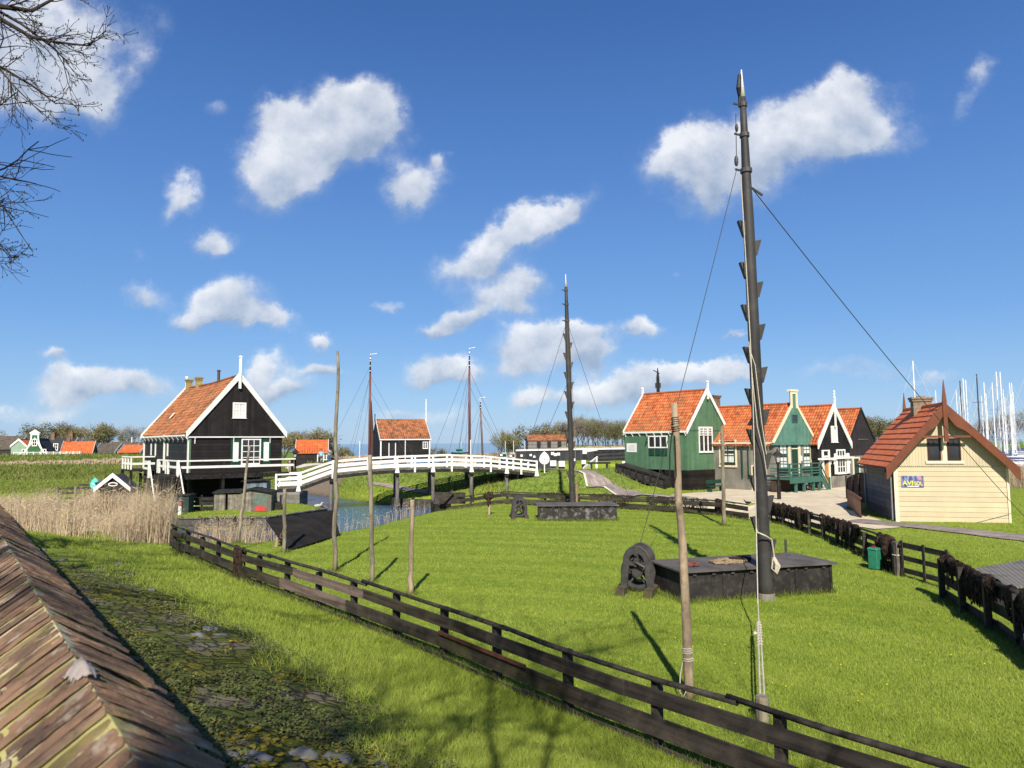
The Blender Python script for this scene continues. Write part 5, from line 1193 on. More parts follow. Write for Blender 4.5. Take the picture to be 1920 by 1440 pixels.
# tilted black board
A_, B_, C_, D_ = az_(541, 1032, .03), az_(637, 1002, .10), az_(500, 973, .95), az_(626, 956, 1.0)
nb = (B_-A_).cross(C_-A_).normalized(); nb = nb if nb.z > 0 else -nb
tb = thing('tilted_board', 'wide black tarred hatch board propped up at a slant by the canal', 'board', A_)
m_ = MB(); q4 = [Vector((0, 0, 0)), B_-A_, D_-A_, C_-A_]; m_.hexa([p-nb*.07 for p in q4]+q4); m_.build('panel', M('tarred_panel', (.019, .0175, .0165), .25, 1.3, .9, spec=.1, bump=.5, stain=((.035, .032, .030), .5, 2.5), stretch=(.5, 1.2, 1)), tb)
m_ = MB()
for f in (.3, .75):
    p = q4[3].lerp(q4[2], f)-nb*.1; m_.tube([p, Vector((p.x-.2, p.y-.1, -.2-A_.z))], .06, 8)
m_.tube([q4[0].lerp(q4[3], .45)-nb*.08, q4[0].lerp(q4[3], .4)+Vector((-.2, .1, -.75))], .08, 8)
m_.build('prop', POLEWOOD, tb)
# ================================================================== plank fences
def along(pts, d):
    for a, b in zip(pts[:-1], pts[1:]):
        L = (b-a).length
        if d <= L: return a.lerp(b, d/L), (b-a).normalized()
        d -= L
    return b.copy(), (b-a).normalized()
def total(pts): return sum((b-a).length for a, b in zip(pts[:-1], pts[1:]))
def plank_fence(label, pts, boards, rail=True, step=1.9, ph=.95, bl=3.8, seed=1, mats=None, side=1, pw=.14, special=None, railr=.040):
    """boards = [(z0, z1)], posts behind the boards; pieces are parts of one fence"""
    rr = random.Random(seed); r_ = thing('plank_fence', label, 'fence', (pts[0].x, pts[0].y, 0)); o = r_.location.copy(); L = total(pts)
    mats = mats or [FENCEW, FENCEB]
    d = .1
    while d < L:
        p, t = along(pts, d); nr_ = Vector((-t.y, t.x, 0))*side; p = p-o+nr_*.085; z = T(p.x+o.x, p.y+o.y); h_ = ph+rr.uniform(-.05, .04)
        m_ = MB(); m_.beam((p.x, p.y, z-.25), (p.x+rr.uniform(-.02, .02), p.y, z+h_), pw, .10, up=tuple(t)); m_.build('post', FENCEB, r_); d += step*rr.uniform(.93, 1.06)
    k_ = 0
    for bi, (z0, z1) in enumerate(boards):
        d = -.05
        while d < L:
            l_ = min(bl*rr.uniform(.85, 1.15), L-d+.05); a, t = along(pts, max(0, d)); b, _ = along(pts, min(L, d+l_)); nr_ = Vector((-t.y, t.x, 0))*side
            za, zb = T(a.x, a.y), T(b.x, b.y); j0, j1 = rr.uniform(-.018, .018), rr.uniform(-.018, .018); of = -nr_*(.012+.03*(k_ % 2))
            m = mats[rr.randrange(len(mats))]
            if special:
                for (s0, s1, sb, sm_) in special:
                    if sb == bi and s0 <= d+l_/2 <= s1: m = sm_
            mm = MB(); tv = (b-a).normalized(); mm.beam(a-o-tv*.06+of+Vector((0, 0, za+(z0+z1)/2+j0)), b-o+tv*.06+of+Vector((0, 0, zb+(z0+z1)/2+j1)), .035, z1-z0)
            turn(mm.build('board', m, r_), math.atan2(tv.y, tv.x)); k_ += 1; d += l_
    if rail:
        d = 0
        while d < L:
            l_ = min(5.2*rr.uniform(.9, 1.1), L-d); q = [along(pts, d+l_*i/4)[0] for i in range(5)]
            dz = rr.uniform(-.015, .03); m_ = MB(); m_.tube([Vector((p.x-o.x, p.y-o.y, T(p.x, p.y)+ph+.02+dz+(.03 if i in (0,) else 0)+rr.uniform(-.01, .01))) for i, p in enumerate(q)], [railr*rr.uniform(.9, 1.15) for _ in q], 7); m_.build('rail', FENCEB, r_, smooth=True); d += l_*.97
    return r_
V2 = lambda x, y: Vector((x, y, 0))
LF = [az_(322, 994, .86), az_(455, 1033, .93), az_(700, 1100, .95), az_(850, 1150, .95), az_(1130, 1250, .95), az_(1405, 1335, .95), az_(1760, 1441, .95)]
LF = [V2(p.x, p.y) for p in LF]; e_ = (LF[-1]-LF[-2]).normalized(); LF.append(LF[-1]+e_*4.5)
LT = total(LF)
def dist_on(pts, u, v, z):
    q = az_(u, v, z); q.z = 0; best = (1e9, 0); d = 0
    for a, b in zip(pts[:-1], pts[1:]):
        e = b-a; t = max(0, min(1, (q-a).dot(e)/e.length_squared)); dd = (q-a-e*t).length
        if dd < best[0]: best = (dd, d+t*e.length)
        d += e.length
    return best[1]
s1 = dist_on(LF, 637, 1098, .6); s2 = dist_on(LF, 662, 1118, .3); s3 = dist_on(LF, 930, 1218, .5)
plank_fence('long dark mossy plank fence along the foot of the grassy slope', LF, [(-.05, .08), (.20, .46), (.62, .83)], step=1.85, ph=.93, seed=3,
    special=[(s1-1.6, s1+1.6, 2, FENCEP), (s2-1.6, s2+1.8, 1, FENCEP)], side=1)
a, t = along(LF, s3-1.6); b, _ = along(LF, s3+1.2)
fl_ = [o for o in bpy.data.objects if o.name == 'plank_fence'][0]
m_ = MB(); m_.beam(a-fl_.location+Vector((-.05, -.03, .52)), b-fl_.location+Vector((-.05, -.03, .53)), .03, .06); m_.build('board', FENCER, fl_)['label'] = 'narrow rusty red board'
a, t = along(LF, dist_on(LF, 484, 1068, .3)); m_ = MB(); p = a-fl_.location; m_.hexa([p+Vector(q) for q in ((.0, -.06, .05), (.42, -.40, .02), (.45, -.36, .02), (.03, -.02, .05), (-.10, -.16, .50), (.30, -.50, .52), (.33, -.46, .52), (-.07, -.12, .50))]); m_.build('leaning_plate', FENCEB, fl_)
# low retaining boards in front of the slope grass
BF = [az_(818, 942, 0), az_(868, 944, 0), az_(1000, 947, 0), az_(1100, 951, 0), az_(1190, 956, 0), az_(1320, 963, 0), az_(1403, 976, 0)]
BF = [V2(p.x, p.y) for p in BF]
plank_fence('dark two board fence hung with nets across the back of the lawn', BF, [(.10, .38), (.52, .76)], step=2.6, ph=.80, seed=5, side=1, bl=5, railr=.035)
RF = [az_(1425, 972, 0), az_(1500, 994, 0), az_(1560, 1014, 0), az_(1640, 1052, 0), az_(1690, 1080, 0)]
RF = [V2(p.x, p.y) for p in RF]
plank_fence('dark plank fence heaped with brown nets along the yard path', RF, [(-.05, .22), (.34, .56), (.66, .84)], step=1.7, ph=.92, seed=7, side=-1)
RG = [V2(*AZ(1772, 1122)), V2(*AZ(1920, 1215)), V2(9.2, 12.2)]
plank_fence('near right dark plank fence running out of the picture beside the boardwalk', RG, [(-.1, .24), (.34, .58), (.72, .98)], step=1.6, ph=1.05, seed=9, side=-1, railr=.055)
# open gate
ga, gb = az_(1693, 1080, 0), az_(1783, 1106, 0)
gt = thing('open_gate', 'black three rail field gate between the two right hand fences', 'gate', (ga.x, ga.y, 0), math.atan2(gb.y-ga.y, gb.x-ga.x)); gL_ = (gb-ga).length
m_ = MB()
for (z, hh) in ((.12, .15), (.50, .14), (.88, .16)): m_.box(0, gL_, -.02, .02, z, z+hh)
for x in (.0, gL_*.48, gL_-.1): m_.box(x, x+.1, -.05, -.021, .0, 1.1)
m_.build('gate_leaf', FENCEB, gt)
m_ = MB(); m_.box(-.28, -.06, -.14, .10, -.2, 1.02); m_.build('gate_post', GREYWOOD, gt)
m_ = MB(); m_.tube([(-.18+.15*math.cos(a), -.02+.15*math.sin(a), .62) for a in np.linspace(0, 6.28, 12)], .02, 5); m_.build('rope_loop', ROPE, gt)
# brown slatted barrier and dark board fence by the cream cottage
fa, fb = az_(1590, 950, .42), az_(1616, 972, .42)
sb_ = thing('brown_barrier', 'red brown slatted barrier in front of the dark board fence by the cream cottage', 'barrier', (fa.x, fa.y, .42), math.atan2(fb.y-fa.y, fb.x-fa.x)); l_ = (fb-fa).length
m_ = MB(); m_.box(0, l_, -.03, .03, .92, 1.0); m_.box(0, l_, -.02, .02, .06, .12); m_.build('rail', BROWNP, sb_)
m_ = MB()
for i in range(int(l_/.16)): m_.box(.02+i*.16, .15+i*.16, -.028, -.021, .02, .95)
m_.build('slats', M('faded_brown_paint', (.20, .085, .05), .1, 3, .6), sb_)
da, db = az_(1589, 936, .42), az_(1640, 918, .42); db = ay_(1638, 910, 43)
df = thing('dark_board_fence', 'tall dark brown board fence with sloping top between barn and cream cottage', 'fence', (da.x, da.y, .42), math.atan2(db.y-da.y, db.x-da.x)); l_ = math.hypot(db.x-da.x, db.y-da.y)
m_ = MB(); n_ = int(l_/.2); DKB = M('dark_brown_fence', (.050, .034, .030), .2, 3, .75, bump=.3)
for i in range(n_): x = i*l_/n_; m_.box(x, x+l_/n_-.015, 0, .03, -.1, 1.35+.45*math.sin(min(1, i/n_*1.6)*1.57))
m_.build('boards', DKB, df)
m_ = MB(); m_.beam((0, -.03, .5), (l_, -.03, .6), .05, .1); m_.beam((0, -.03, 1.2), (l_*.9, -.03, 1.65), .05, .12)
m_.build('rail', DKB, df)
for i in range(5): x = l_*i/4.2; m_ = MB(); m_.box(x, x+.1, -.09, -.001, -.1, 1.5+.3*i/4); m_.build('post', DKB, df)

# ================================================================== nets over the fences
NETLACE = bpy.data.materials.new('net_mesh'); NETLACE.use_nodes = True; k = N(NETLACE.node_tree); b = k.n['Principled BSDF']; b.inputs['Roughness'].default_value = .95
b.inputs['Base Color'].default_value = (.026, .017, .013, 1); oc = k.new('ShaderNodeTexCoord').outputs['Object']
hole = k.sm(k.noise(oc, 13, 4, .7, .6), .46, .52); tr = k.new('ShaderNodeBsdfTransparent'); ms = k.new('ShaderNodeMixShader'); k.put(ms.inputs[0], k.math('MULTIPLY', hole, .95)); k.put(ms.inputs[1], b.outputs[0]); k.put(ms.inputs[2], tr.outputs[0]); k.put(k.n['Material Output'].inputs[0], ms.outputs[0])
k = N(NETM.node_tree); ob_ = k.n['Material Output']; b0_ = k.n['Principled BSDF']; oc = k.new('ShaderNodeTexCoord').outputs['Object']
h1 = k.sm(k.noise(oc, 10, 5, .72, .8), .56, .60); tr = k.new('ShaderNodeBsdfTransparent'); ms = k.new('ShaderNodeMixShader'); k.put(ms.inputs[0], k.math('MULTIPLY', h1, .85)); k.put(ms.inputs[1], b0_.outputs[0]); k.put(ms.inputs[2], tr.outputs[0]); k.put(ob_.inputs[0], ms.outputs[0])
def net(label, pts, d0, d1, zt, dropf, dropb, thick=.10, seed=1, mat=None, scal=1.0, strands=80, lace=False):
    rr = random.Random(seed); L = d1-d0; nu = max(10, int(L/.08)); nv = 22; m_ = MB(); a0, _ = along(pts, d0); o = Vector((a0.x, a0.y, 0))
    ph = [rr.uniform(0, 6.28) for _ in range(8)]; nsc = max(1, round(L/scal))
    def P(u, v):
        p, t = along(pts, max(0, d0+u*L)); nr_ = Vector((-t.y, t.x, 0))
        edge = min(1, u*8, (1-u)*8)
        sc = .74+.20*math.sin(u*L*2.3+ph[0])+.14*math.sin(u*L*5.1+ph[6])+.08*math.sin(u*L*11+ph[7])
        bul = thick*.6*(.5+.5*math.sin(u*L*3.1+ph[1])+.4*math.sin(u*L*7+ph[2]+v*3)+.3*math.sin(u*L*15+v*6+ph[5]))*max(.25, edge)
        cl = min(1, abs(v)); dp = dropf if v < 0 else dropb
        z = zt+T(p.x, p.y)+(.05+.5*abs(bul))*(1-cl**2)-dp*sc*cl*(0.5+.5*edge)+.035*math.sin(u*L*9+ph[3])*math.sin(v*4+ph[4])
        off = (-1 if v < 0 else 1)*(.055+abs(bul)*math.sin(min(1, cl*1.3)*math.pi*.75)*1.1)*min(1, cl*5)
        jit = Vector((rr.uniform(-1, 1), rr.uniform(-1, 1), rr.uniform(-1, 1)))*.012
        return Vector((p.x-o.x, p.y-o.y, z))-nr_*off*-1+jit if False else Vector((p.x-o.x, p.y-o.y, z))+nr_*off+jit
    for i in range(nu+1):
        for j in range(nv+1): m_.v.append(tuple(P(i/nu, -1+2*j/nv)))
    for i in range(nu):
        for j in range(nv): a = i*(nv+1)+j; m_.face((a, a+1, a+nv+2, a+nv+1), rr.random())
    for i in range(strands):
        u = rr.uniform(.03, .97); v = -1 if rr.random() < .6 else 1; q = [P(u, v*.1), P(u+rr.uniform(-.03, .03), v*.5)+Vector((0, 0, .02)), P(min(1, max(0, u+rr.uniform(-.06, .06))), v*.95), P(min(1, max(0, u+rr.uniform(-.05, .05))), v)-Vector((0, 0, rr.uniform(.02, .26)))]
        m_.tube(q, rr.uniform(.006, .020), 4, cap=False)
    ob = m_.build('fishing_net', mat or (NETLACE if lace else NETM), None, smooth=True); ob.location = o
    return tag(ob, label, 'net', 'nets drying on the fences')
d_ = dist_on(LF, 449, 1031, .93); net('dark brown net bundle slung over the left mossy fence', LF, d_-.35, d_+.40, .95, .95, .5, .17, 3, strands=60, scal=1)
d_ = lambda u, v: dist_on(BF, u, v, .3)
net('ragged net on the back fence just left of the farther mast', BF, d_(988, 942), d_(1062, 944), .84, .60, .5, .08, 11, lace=True, scal=.9)
net('net on the back fence just right of the farther mast', BF, d_(1078, 946), d_(1172, 950), .84, .62, .5, .09, 12, lace=True, scal=1.3)
net('long thin net on the back fence left of the thick bare pole', BF, d_(1194, 951), d_(1300, 956), .84, .78, .6, .07, 13, lace=True, scal=1.6)
net('thick dark net knot hanging on the back fence right of the thick bare pole', BF, d_(1306, 958), d_(1336, 960), .88, .82, .6, .13, 14, scal=1)
e = lambda u, v: dist_on(RF, u, v, .4)
net('hanging net just right of the nearest mast on the yard fence', RF, 0.1, e(1468, 985), .97, .85, .6, .16, 21, scal=1.2)
net('thin net on the yard fence, second from the nearest mast', RF, e(1488, 990), e(1528, 1003), .95, .50, .5, .12, 22, scal=.9)
net('full net on the yard fence left of the green bin', RF, e(1530, 1003), e(1572, 1018), .97, .72, .6, .17, 23, scal=.8)
net('big dark net heaped over the yard fence behind the green bin', RF, e(1603, 1034), e(1672, 1068), .97, .86, .6, .24, 24, scal=1.1, strands=180)
f_ = lambda u, v: dist_on(RG, u, v, .6)
net('small net rolled on the end of the near right fence beside the gate', RG, .05, 1.1, 1.10, .30, .25, .10, 31, scal=.6)
net('loose net trailing over the near right fence by the boardwalk', RG, 1.2, 3.6, 1.10, .62, .5, .13, 32, scal=.8, strands=160)
net('dark net spread on the near right fence at the picture edge', RG, 4.0, 7.0, 1.08, .70, .5, .12, 33, scal=1.0, strands=140)

# green bin
q, t = along(RF, e(1612, 1040)); gb_ = thing('green_bin', 'small bright green litter bin standing by the netted fence', 'bin', (q.x-.50, q.y-.30, T(q.x, q.y)-.02), .6)
BING = M('bin_green', (.025, .19, .115), .12, 3, .5, bump=.15, stain=((.05, .14, .10), .4, 5))
m_ = MB(); m_.box(-.17, .17, -.15, .15, .04, .64); m_.build('body', BING, gb_, bevel=.015)
m_ = MB(); m_.hexa([(-.19, -.17, .642), (.19, -.17, .642), (.19, .17, .662), (-.19, .17, .662), (-.17, -.15, .70), (.17, -.15, .70), (.17, .15, .72), (-.17, .15, .72)]); m_.build('lid', BING, gb_, bevel=.01)
m_ = MB(); m_.box(-.05, .06, .0, .07, .722, .76); m_.build('red_handle', M('bin_red', (.30, .03, .035), .1, 4, .5), gb_)
# boardwalk
ja = thing('boardwalk', 'grey plank boardwalk outside the near right fence', 'boardwalk', (0, 0, 0))
jc = [az_(1815, 1072, .55), az_(1935, 1050, .55), az_(1990, 1098, .55), az_(1872, 1106, .55)]; m_ = MB(); nn = 15
for i in range(nn):
    f0, f1 = i/nn, (i+.9)/nn; a, b = jc[0].lerp(jc[1], f0), jc[3].lerp(jc[2], f0); c, d = jc[0].lerp(jc[1], f1), jc[3].lerp(jc[2], f1); dz = Vector((0, 0, .06))
    m_.hexa([a, c, d, b, a+dz, c+dz, d+dz, b+dz])
m_.build('planks', M('boardwalk_grey', (.165, .155, .14), .25, 2, .85, bump=.4, stain=((.06, .055, .05), .5, 2)), ja)
m_ = MB(); m_.beam(jc[3]-Vector((0, 0, .15)), jc[2]-Vector((0, 0, .15)), .15, .24); m_.beam(jc[0]-Vector((0, 0, .15)), jc[3]-Vector((0, 0, .15)), .15, .24)
m_.build('frame', BLACKW, ja)
for c in jc: MB().box(c.x-.09, c.x+.09, c.y-.09, c.y+.09, -.4, .5).build('leg', BLACKW, ja)

# ================================================================== lamps, signs, benches
def lamp(label, u, v, zb, s=1.0):
    p = az_(u, v, zb); r_ = thing('street_lamp', label, 'lamp', (p.x, p.y, zb-.02))
    m_ = MB(); m_.tube([(0, 0, -.1), (0, 0, 1.1*s), (0, 0, 1.12*s), (0, 0, 2.35*s)], [.13, .13, .085, .07], 8); m_.tube([(0, 0, 2.3*s), (0, 0, 2.42*s)], .12, 8); m_.build('post', BLACKW, r_)
    m_ = MB(); 
    for i in range(4):
        a = math.pi/4+i*math.pi/2; m_.tube([(.12*math.cos(a), .12*math.sin(a), 2.42*s), (.22*math.cos(a), .22*math.sin(a), 2.85*s)], .016, 5)
    m_.hexa([(x*.30, y*.30, 2.85*s) for x, y in ((-1, -1), (1, -1), (1, 1), (-1, 1))]+[(x*.10, y*.10, 3.10*s) for x, y in ((-1, -1), (1, -1), (1, 1), (-1, 1))]); m_.tube([(0, 0, 3.10*s), (0, 0, 3.2*s), (0, 0, 3.3*s)], [.10, .06, .02], 8); m_.build('lantern_frame', BLACKW, r_)
    m_ = MB(); m_.hexa([(x*.085, y*.085, 2.43*s) for x, y in ((-1, -1), (1, -1), (1, 1), (-1, 1))]+[(x*.15, y*.15, 2.84*s) for x, y in ((-1, -1), (1, -1), (1, 1), (-1, 1))]); m_.build('lantern_glass', M('lantern_glass', (.42, .42, .40), .1, 4, .2, spec=.5), r_)
    return r_
lamp('black street lamp with square lantern beside the black house and bridge', 553, 903, 1.2, .82)
lamp('black street lamp with square lantern in the sandy yard before the green porch', 1461, 937, .42, 1.0)
def drop_sign(label, u, v, zb, D, h, mat, vt):
    b_ = ay_(u, v, D); r_ = thing('drop_sign', label, 'sign', (b_.x, b_.y, zb), 0)
    top_ = ay_(u, vt, D).z-zb; hh = h; w_ = hh*.39
    m_ = MB(); m_.tube([(0, .05, -.1), (0, .05, top_-hh*.8)], .05, 6); m_.build('stem', WHITE, r_)
    poly = []
    for i in range(28):
        a = 2*math.pi*i/28-math.pi/2; y = math.sin(a); x = math.cos(a)*(1 if y < 0 else (1-y)**.55*(1+.55*y))
        poly.append((x*w_, top_-hh*.62+y*(hh*.38 if y < 0 else hh*.62)))
    m_ = MB(); m_.prism(poly, FM, -.02, .02); p_ = m_.build('panel', mat, r_); return r_, p_, top_, hh
r_, p_, tp, hh = drop_sign('white drop shaped signboard on a stem at the end of the footbridge', 1021, 886, 1.9, 56.5, 1.02, WHITE, 846)
m_ = MB(); m_.boxm(FM, .02, .07, tp-hh*.70, tp-hh*.45, .021, .026); m_.boxm(FM, -.03, .01, tp-hh*.70, tp-hh*.50, .021, .026); m_.build('pictogram', M('sign_grey', (.35, .35, .36)), p_)
r_, p_, tp, hh = drop_sign('turquoise drop shaped signboard beside the little white gabled hut', 177, 930, 0, 47, .78, M('turquoise', (.10, .56, .52), .05, 3, .5), 895)
m_ = MB(); 
for i, (w0, zz_) in enumerate(((.20, .50), (.16, .56))): m_.boxm(FM, -w0, w0, tp-hh*zz_-.02, tp-hh*zz_+.015, .021, .026)
m_.boxm(FM, -.1, -.04, tp-hh*.86, tp-hh*.76, .021, .026); m_.boxm(FM, .03, .10, tp-hh*.86, tp-hh*.76, .021, .026); m_.build('lettering', WHITE, p_)
# little hut with white gable boards
a, b = ay_(180, 913, 45.5), ay_(240, 913, 45.5); hw = b.x-a.x; ht = thing('gabled_hut', 'little black gabled hut with white roof edges and a white oval ring', 'hut', (a.x, 45.5, 0), R(8)); hz = ay_(210, 917, 45.5).z; za = ay_(212, 891, 45.5).z
m_ = MB(); m_.prism([(.1, hz), (hw-.1, hz), (hw/2, za-.1)], FM, 0, -1.6); m_.build('gable', TARV, ht)
m_ = MB(); m_.quad((-.08, -.1, hz-.1), (-.08, 1.7, hz-.1), (hw/2, 1.7, za+.03), (hw/2, -.1, za+.03)); m_.quad((hw/2, -.1, za+.03), (hw/2, 1.7, za+.03), (hw+.08, 1.7, hz-.1), (hw+.08, -.1, hz-.1)); m_.build('roof', M('dark_roof_felt', (.04, .042, .05), .1, 3, .7), ht)
barge(ht, hw, hz, za, -.11, WHITE, .20, .08, .05)
m_ = MB(); c = (hw/2, -.03, hz+(za-hz)*.33); m_.tube([(c[0]+.26*math.cos(t), -.03, c[2]+.10*math.sin(t)) for t in np.linspace(0, 6.283, 24)], .035, 6, cap=False); m_.build('oval_ring', WHITE, ht)
for x in (.3, hw-.3): MB().tube([(x, .2, -.4), (x, .2, hz+.1)], .07, 8).build('stilt', BLACKW, ht)
m_ = MB(); m_.box(.15, hw-.15, .3, 1.5, -.2, hz); m_.build('base', BLACKW, ht)
m_ = MB(); m_.blob((.05, 1.4, (hz+za)/2-.15), .75, .35, .22, 3, .1); m_.build('tarpaulin', M('blue_grey_tarp', (.055, .06, .085), .1, 3, .6), ht)
# old plank landing behind the reeds
lf_ = [V2(*AZ(100, 918, -.1)), V2(*AZ(150, 914, -.1)), V2(*AZ(185, 912, -.1)), V2(*AZ(250, 917, -.1))]
ol = thing('old_landing', 'old dark plank landing stage half hidden by the reeds left of the hut', 'landing', (0, 0, 0))
pA, pB = az_(108, 955, 0), az_(246, 955, 0); m_ = MB()
for i, (z0, s_) in enumerate(((1.05, 1), (.65, 1), (.2, 1), (1.45, .55))):
    m_.beam((pA.x+(1-s_)*3, pA.y, z0+.05*i), (pB.x, pB.y, z0+.15), .10, .16)
m_.beam((pA.x, pA.y-.2, -.1), (pA.x+2.4, pA.y-.2, 1.2), .1, .12); m_.box(pA.x, pB.x, pA.y+.1, pA.y+1.5, 1.30, 1.38); m_.build('planks', M('mossy_dark_planks', (.05, .042, .034), .3, 3, .85, bump=.5, stain=((.12, .13, .03), .5, 2)), ol)
for f in (.0, .25, .5, .75, 1): q = pA.lerp(pB, f); MB().tube([(q.x, q.y-.1, -1.2), (q.x, q.y-.1, 1.5)], .09, 8).build('pile', POLEGREY, ol)
# bench on the mound path
q = az_(1103, 876, 2.0); q = ay_(1102, 876.5, 64); bw_ = ay_(1144, 876, 64).x-q.x
bz = T(q.x+1, 64); bc = thing('black_bench', 'long low black bench beside the path on the mound', 'bench', (q.x, 64, bz), 0)
sz = ay_(1120, 871, 64).z-bz; sz = max(.55, sz); m_ = MB(); m_.box(0, bw_, -.25, .25, sz-.16, sz); m_.build('seat', BLACKW, bc)
for x in (.25, bw_-.35): MB().box(x, x+.15, -.22, .22, -.1, sz-.161).build('leg', BLACKW, bc)
bq = az_(1338, 922, .42); dbn = thing('green_bench', 'small dark green bench standing against the black plinth of the green house', 'bench', (bq.x+.1, bq.y-.25, .42), AX)
m_ = MB(); m_.box(-.9, .9, -.25, .15, .42, .47); m_.build('seat', DKGREEN, dbn); m_ = MB(); m_.box(-.9, .9, .16, .20, .62, .9); m_.build('backrest', DKGREEN, dbn)
for x in (-.75, .75): MB().box(x-.05, x+.05, -.2, .2, 0, .42).build('leg', DKGREEN, dbn)
# long black frame trough beside the green house
ta, tc = onground(1156, 886), onground(1247, 917)
tr_ = thing('black_trough', 'long sloping black tarred trough with framed sides next to the green house', 'trough', (ta.x, ta.y, 0)); dv = (tc-ta); L_ = Vector((dv.x, dv.y, 0)).length; nr_ = Vector((-dv.y, dv.x, 0)).normalized(); nr_ = nr_ if nr_.y > 0 else -nr_
m_ = MB(); A0, B0 = Vector((0, 0, ta.z-.1)), Vector((dv.x, dv.y, tc.z-.1)); wv2 = nr_*1.7
m_.hexa([A0, B0, B0+wv2, A0+wv2, A0+Vector((0, 0, .75)), B0+Vector((0, 0, .85)), B0+wv2+Vector((0, 0, .95)), A0+wv2+Vector((0, 0, .85))]); m_.build('body', BOXM, tr_)
m_ = MB()
for i in range(8):
    c0 = A0.lerp(B0, i/7)-nr_*.05; m_.beam(c0, c0+Vector((0, 0, .82)), .12, .08, up=tuple(nr_))
m_.beam(A0-nr_*.05+Vector((0, 0, .80)), B0-nr_*.05+Vector((0, 0, .90)), .12, .12); m_.beam(A0-nr_*.05+Vector((0, 0, .12)), B0-nr_*.05+Vector((0, 0, .12)), .10, .10)
m_.build('frame', BLACKW, tr_)

# ================================================================== sheds and clutter below the black house
def at_h(u, v, D, z=0): q = ay_(u, v, D); return q
SD = 46.6
hu = thing('grey_hutch', 'low grey plank hutch with dark roof below the black house', 'hutch', (ay_(401, 948, SD).x, SD, 0), R(6)); w_ = ay_(450, 948, SD).x-ay_(401, 948, SD).x
hh_ = ay_(420, 925, SD).z
m_ = MB(); m_.box(0, .7, 0, 1.2, -.1, hh_); m_.box(.85, w_, 0.02, 1.2, -.1, hh_-.06); m_.build('body', GREYWOOD, hu); m_ = MB(); m_.hexa([(-.1, -.12, hh_), (w_+.1, -.12, hh_+.03), (w_+.1, 1.3, hh_+.16), (-.1, 1.3, hh_+.12), (-.1, -.12, hh_+.06), (w_+.1, -.12, hh_+.09), (w_+.1, 1.3, hh_+.22), (-.1, 1.3, hh_+.18)]); m_.build('roof', BLACKW, hu)
x0, x1 = ay_(451, 950, SD-.9).x, ay_(507, 950, SD-.9).x; w_ = x1-x0; hh_ = ay_(480, 921, SD-.9).z
st_ = thing('small_stable', 'small grey wooden shed with green door and red panel below the black house', 'shed', (x0, SD-.9, 0), R(5))
m_ = MB(); m_.prism([(0, -.1), (w_, -.1), (w_, hh_-.1), (w_*.3, hh_+.12), (0, hh_)], FM, 0, -1.5); m_.build('wall', GREYWOOD, st_)
m_ = MB(); m_.beam((-.1, .7, hh_+.02), (w_*.3, .7, hh_+.17), 1.8, .06); m_.beam((w_*.3, .7, hh_+.172), (w_+.12, .7, hh_-.08), 1.8, .06); m_.build('roof', BLACKW, st_)
m_ = MB(); m_.boxm(FM, w_*.42, w_*.9, .02, hh_-.2, 0, .04); d_ = m_.build('door', M('grey_green_door', (.10, .135, .115), .15, 3, .7), st_); m_ = MB(); m_.prism([(w_*.46, .03), (w_*.86, .03), (w_*.84, .30), (w_*.66, .42), (w_*.48, .30)], FM, .041, .05); m_.build('door_panel', M('red_panel', (.42, .055, .045), .1, 3, .6), d_)
x0 = ay_(487, 912, SD+1).x; hk = thing('blue_hutch', 'small weathered blue and grey hutch behind the green door shed', 'hutch', (ay_(455, 925, SD+1).x, SD+1.2, 0), R(4)); ww_ = ay_(497, 925, SD+1).x-hk.location.x; z1 = ay_(470, 903, SD+1).z
m_ = MB(); m_.box(0, ww_, 0, 1, -.1, z1); m_.build('body', M('faded_blue_boards', (.13, .17, .20), .25, 2, .85, ('x', .2), joint=.5), hk); m_ = MB(); m_.beam((-.15, .5, z1+.02), (ww_+.15, .5, z1+.1), 1.4, .06); m_.build('roof', BLACKW, hk)
m_ = MB(); m_.boxm(FM, ww_*.5, ww_*.85, z1*.45, z1*.8, 0, .03); m_.build('window', GLASS, hk)
kx = thing('green_kennel', 'dark green kennel box at the left front of the black house', 'kennel', (ay_(321, 955, 45).x, 45, 0), R(6)); w_ = ay_(352, 955, 45).x-ay_(321, 955, 45).x; z1 = ay_(330, 930, 45).z
m_ = MB(); m_.box(0, w_, 0, 1, -.1, z1); m_.build('body', M('dark_green_boards', (.028, .05, .045), .2, 2, .7, ('x', .2)), kx); m_ = MB(); m_.boxm(FM, w_*.35, w_*.68, .1, z1*.75, 0, .02); m_.build('opening', BLACKW, kx); m_ = MB(); m_.beam((-.1, .5, z1+.02), (w_+.1, .5, z1+.05), 1.2, .05); m_.build('roof', BLACKW, kx)
pn = thing('low_pen', 'low dark board pen between the green kennel and the grey hutch', 'pen', (ay_(354, 950, 46.5).x, 46.5, 0), R(6)); w_ = ay_(399, 950, 46.5).x-ay_(354, 950, 46.5).x
m_ = MB()
for z_ in (.05, .35, .65): m_.box(0, w_, -.02, .03, z_, z_+.22)
m_.build('boards', BLACKW, pn)
for f in (0, .5, 1): MB().box(w_*f-.05, w_*f+.05, .031, .12, -.2, 1.0).build('post', BLACKW, pn)
mq = thing('stone_mill_wheel', 'small round pale block with dark hole beside the green door shed', 'block', (ay_(512, 950, SD).x, SD, 0)); m_ = MB(); m_.box(-.02, .42, 0, .4, -.1, .95); m_.build('block', STONEB, mq); m_ = MB(); m_.disc((.3, -.04, .25), (0, 1, 0), .02, .30, .1, 18); m_.build('wheel', BLACKW, mq)
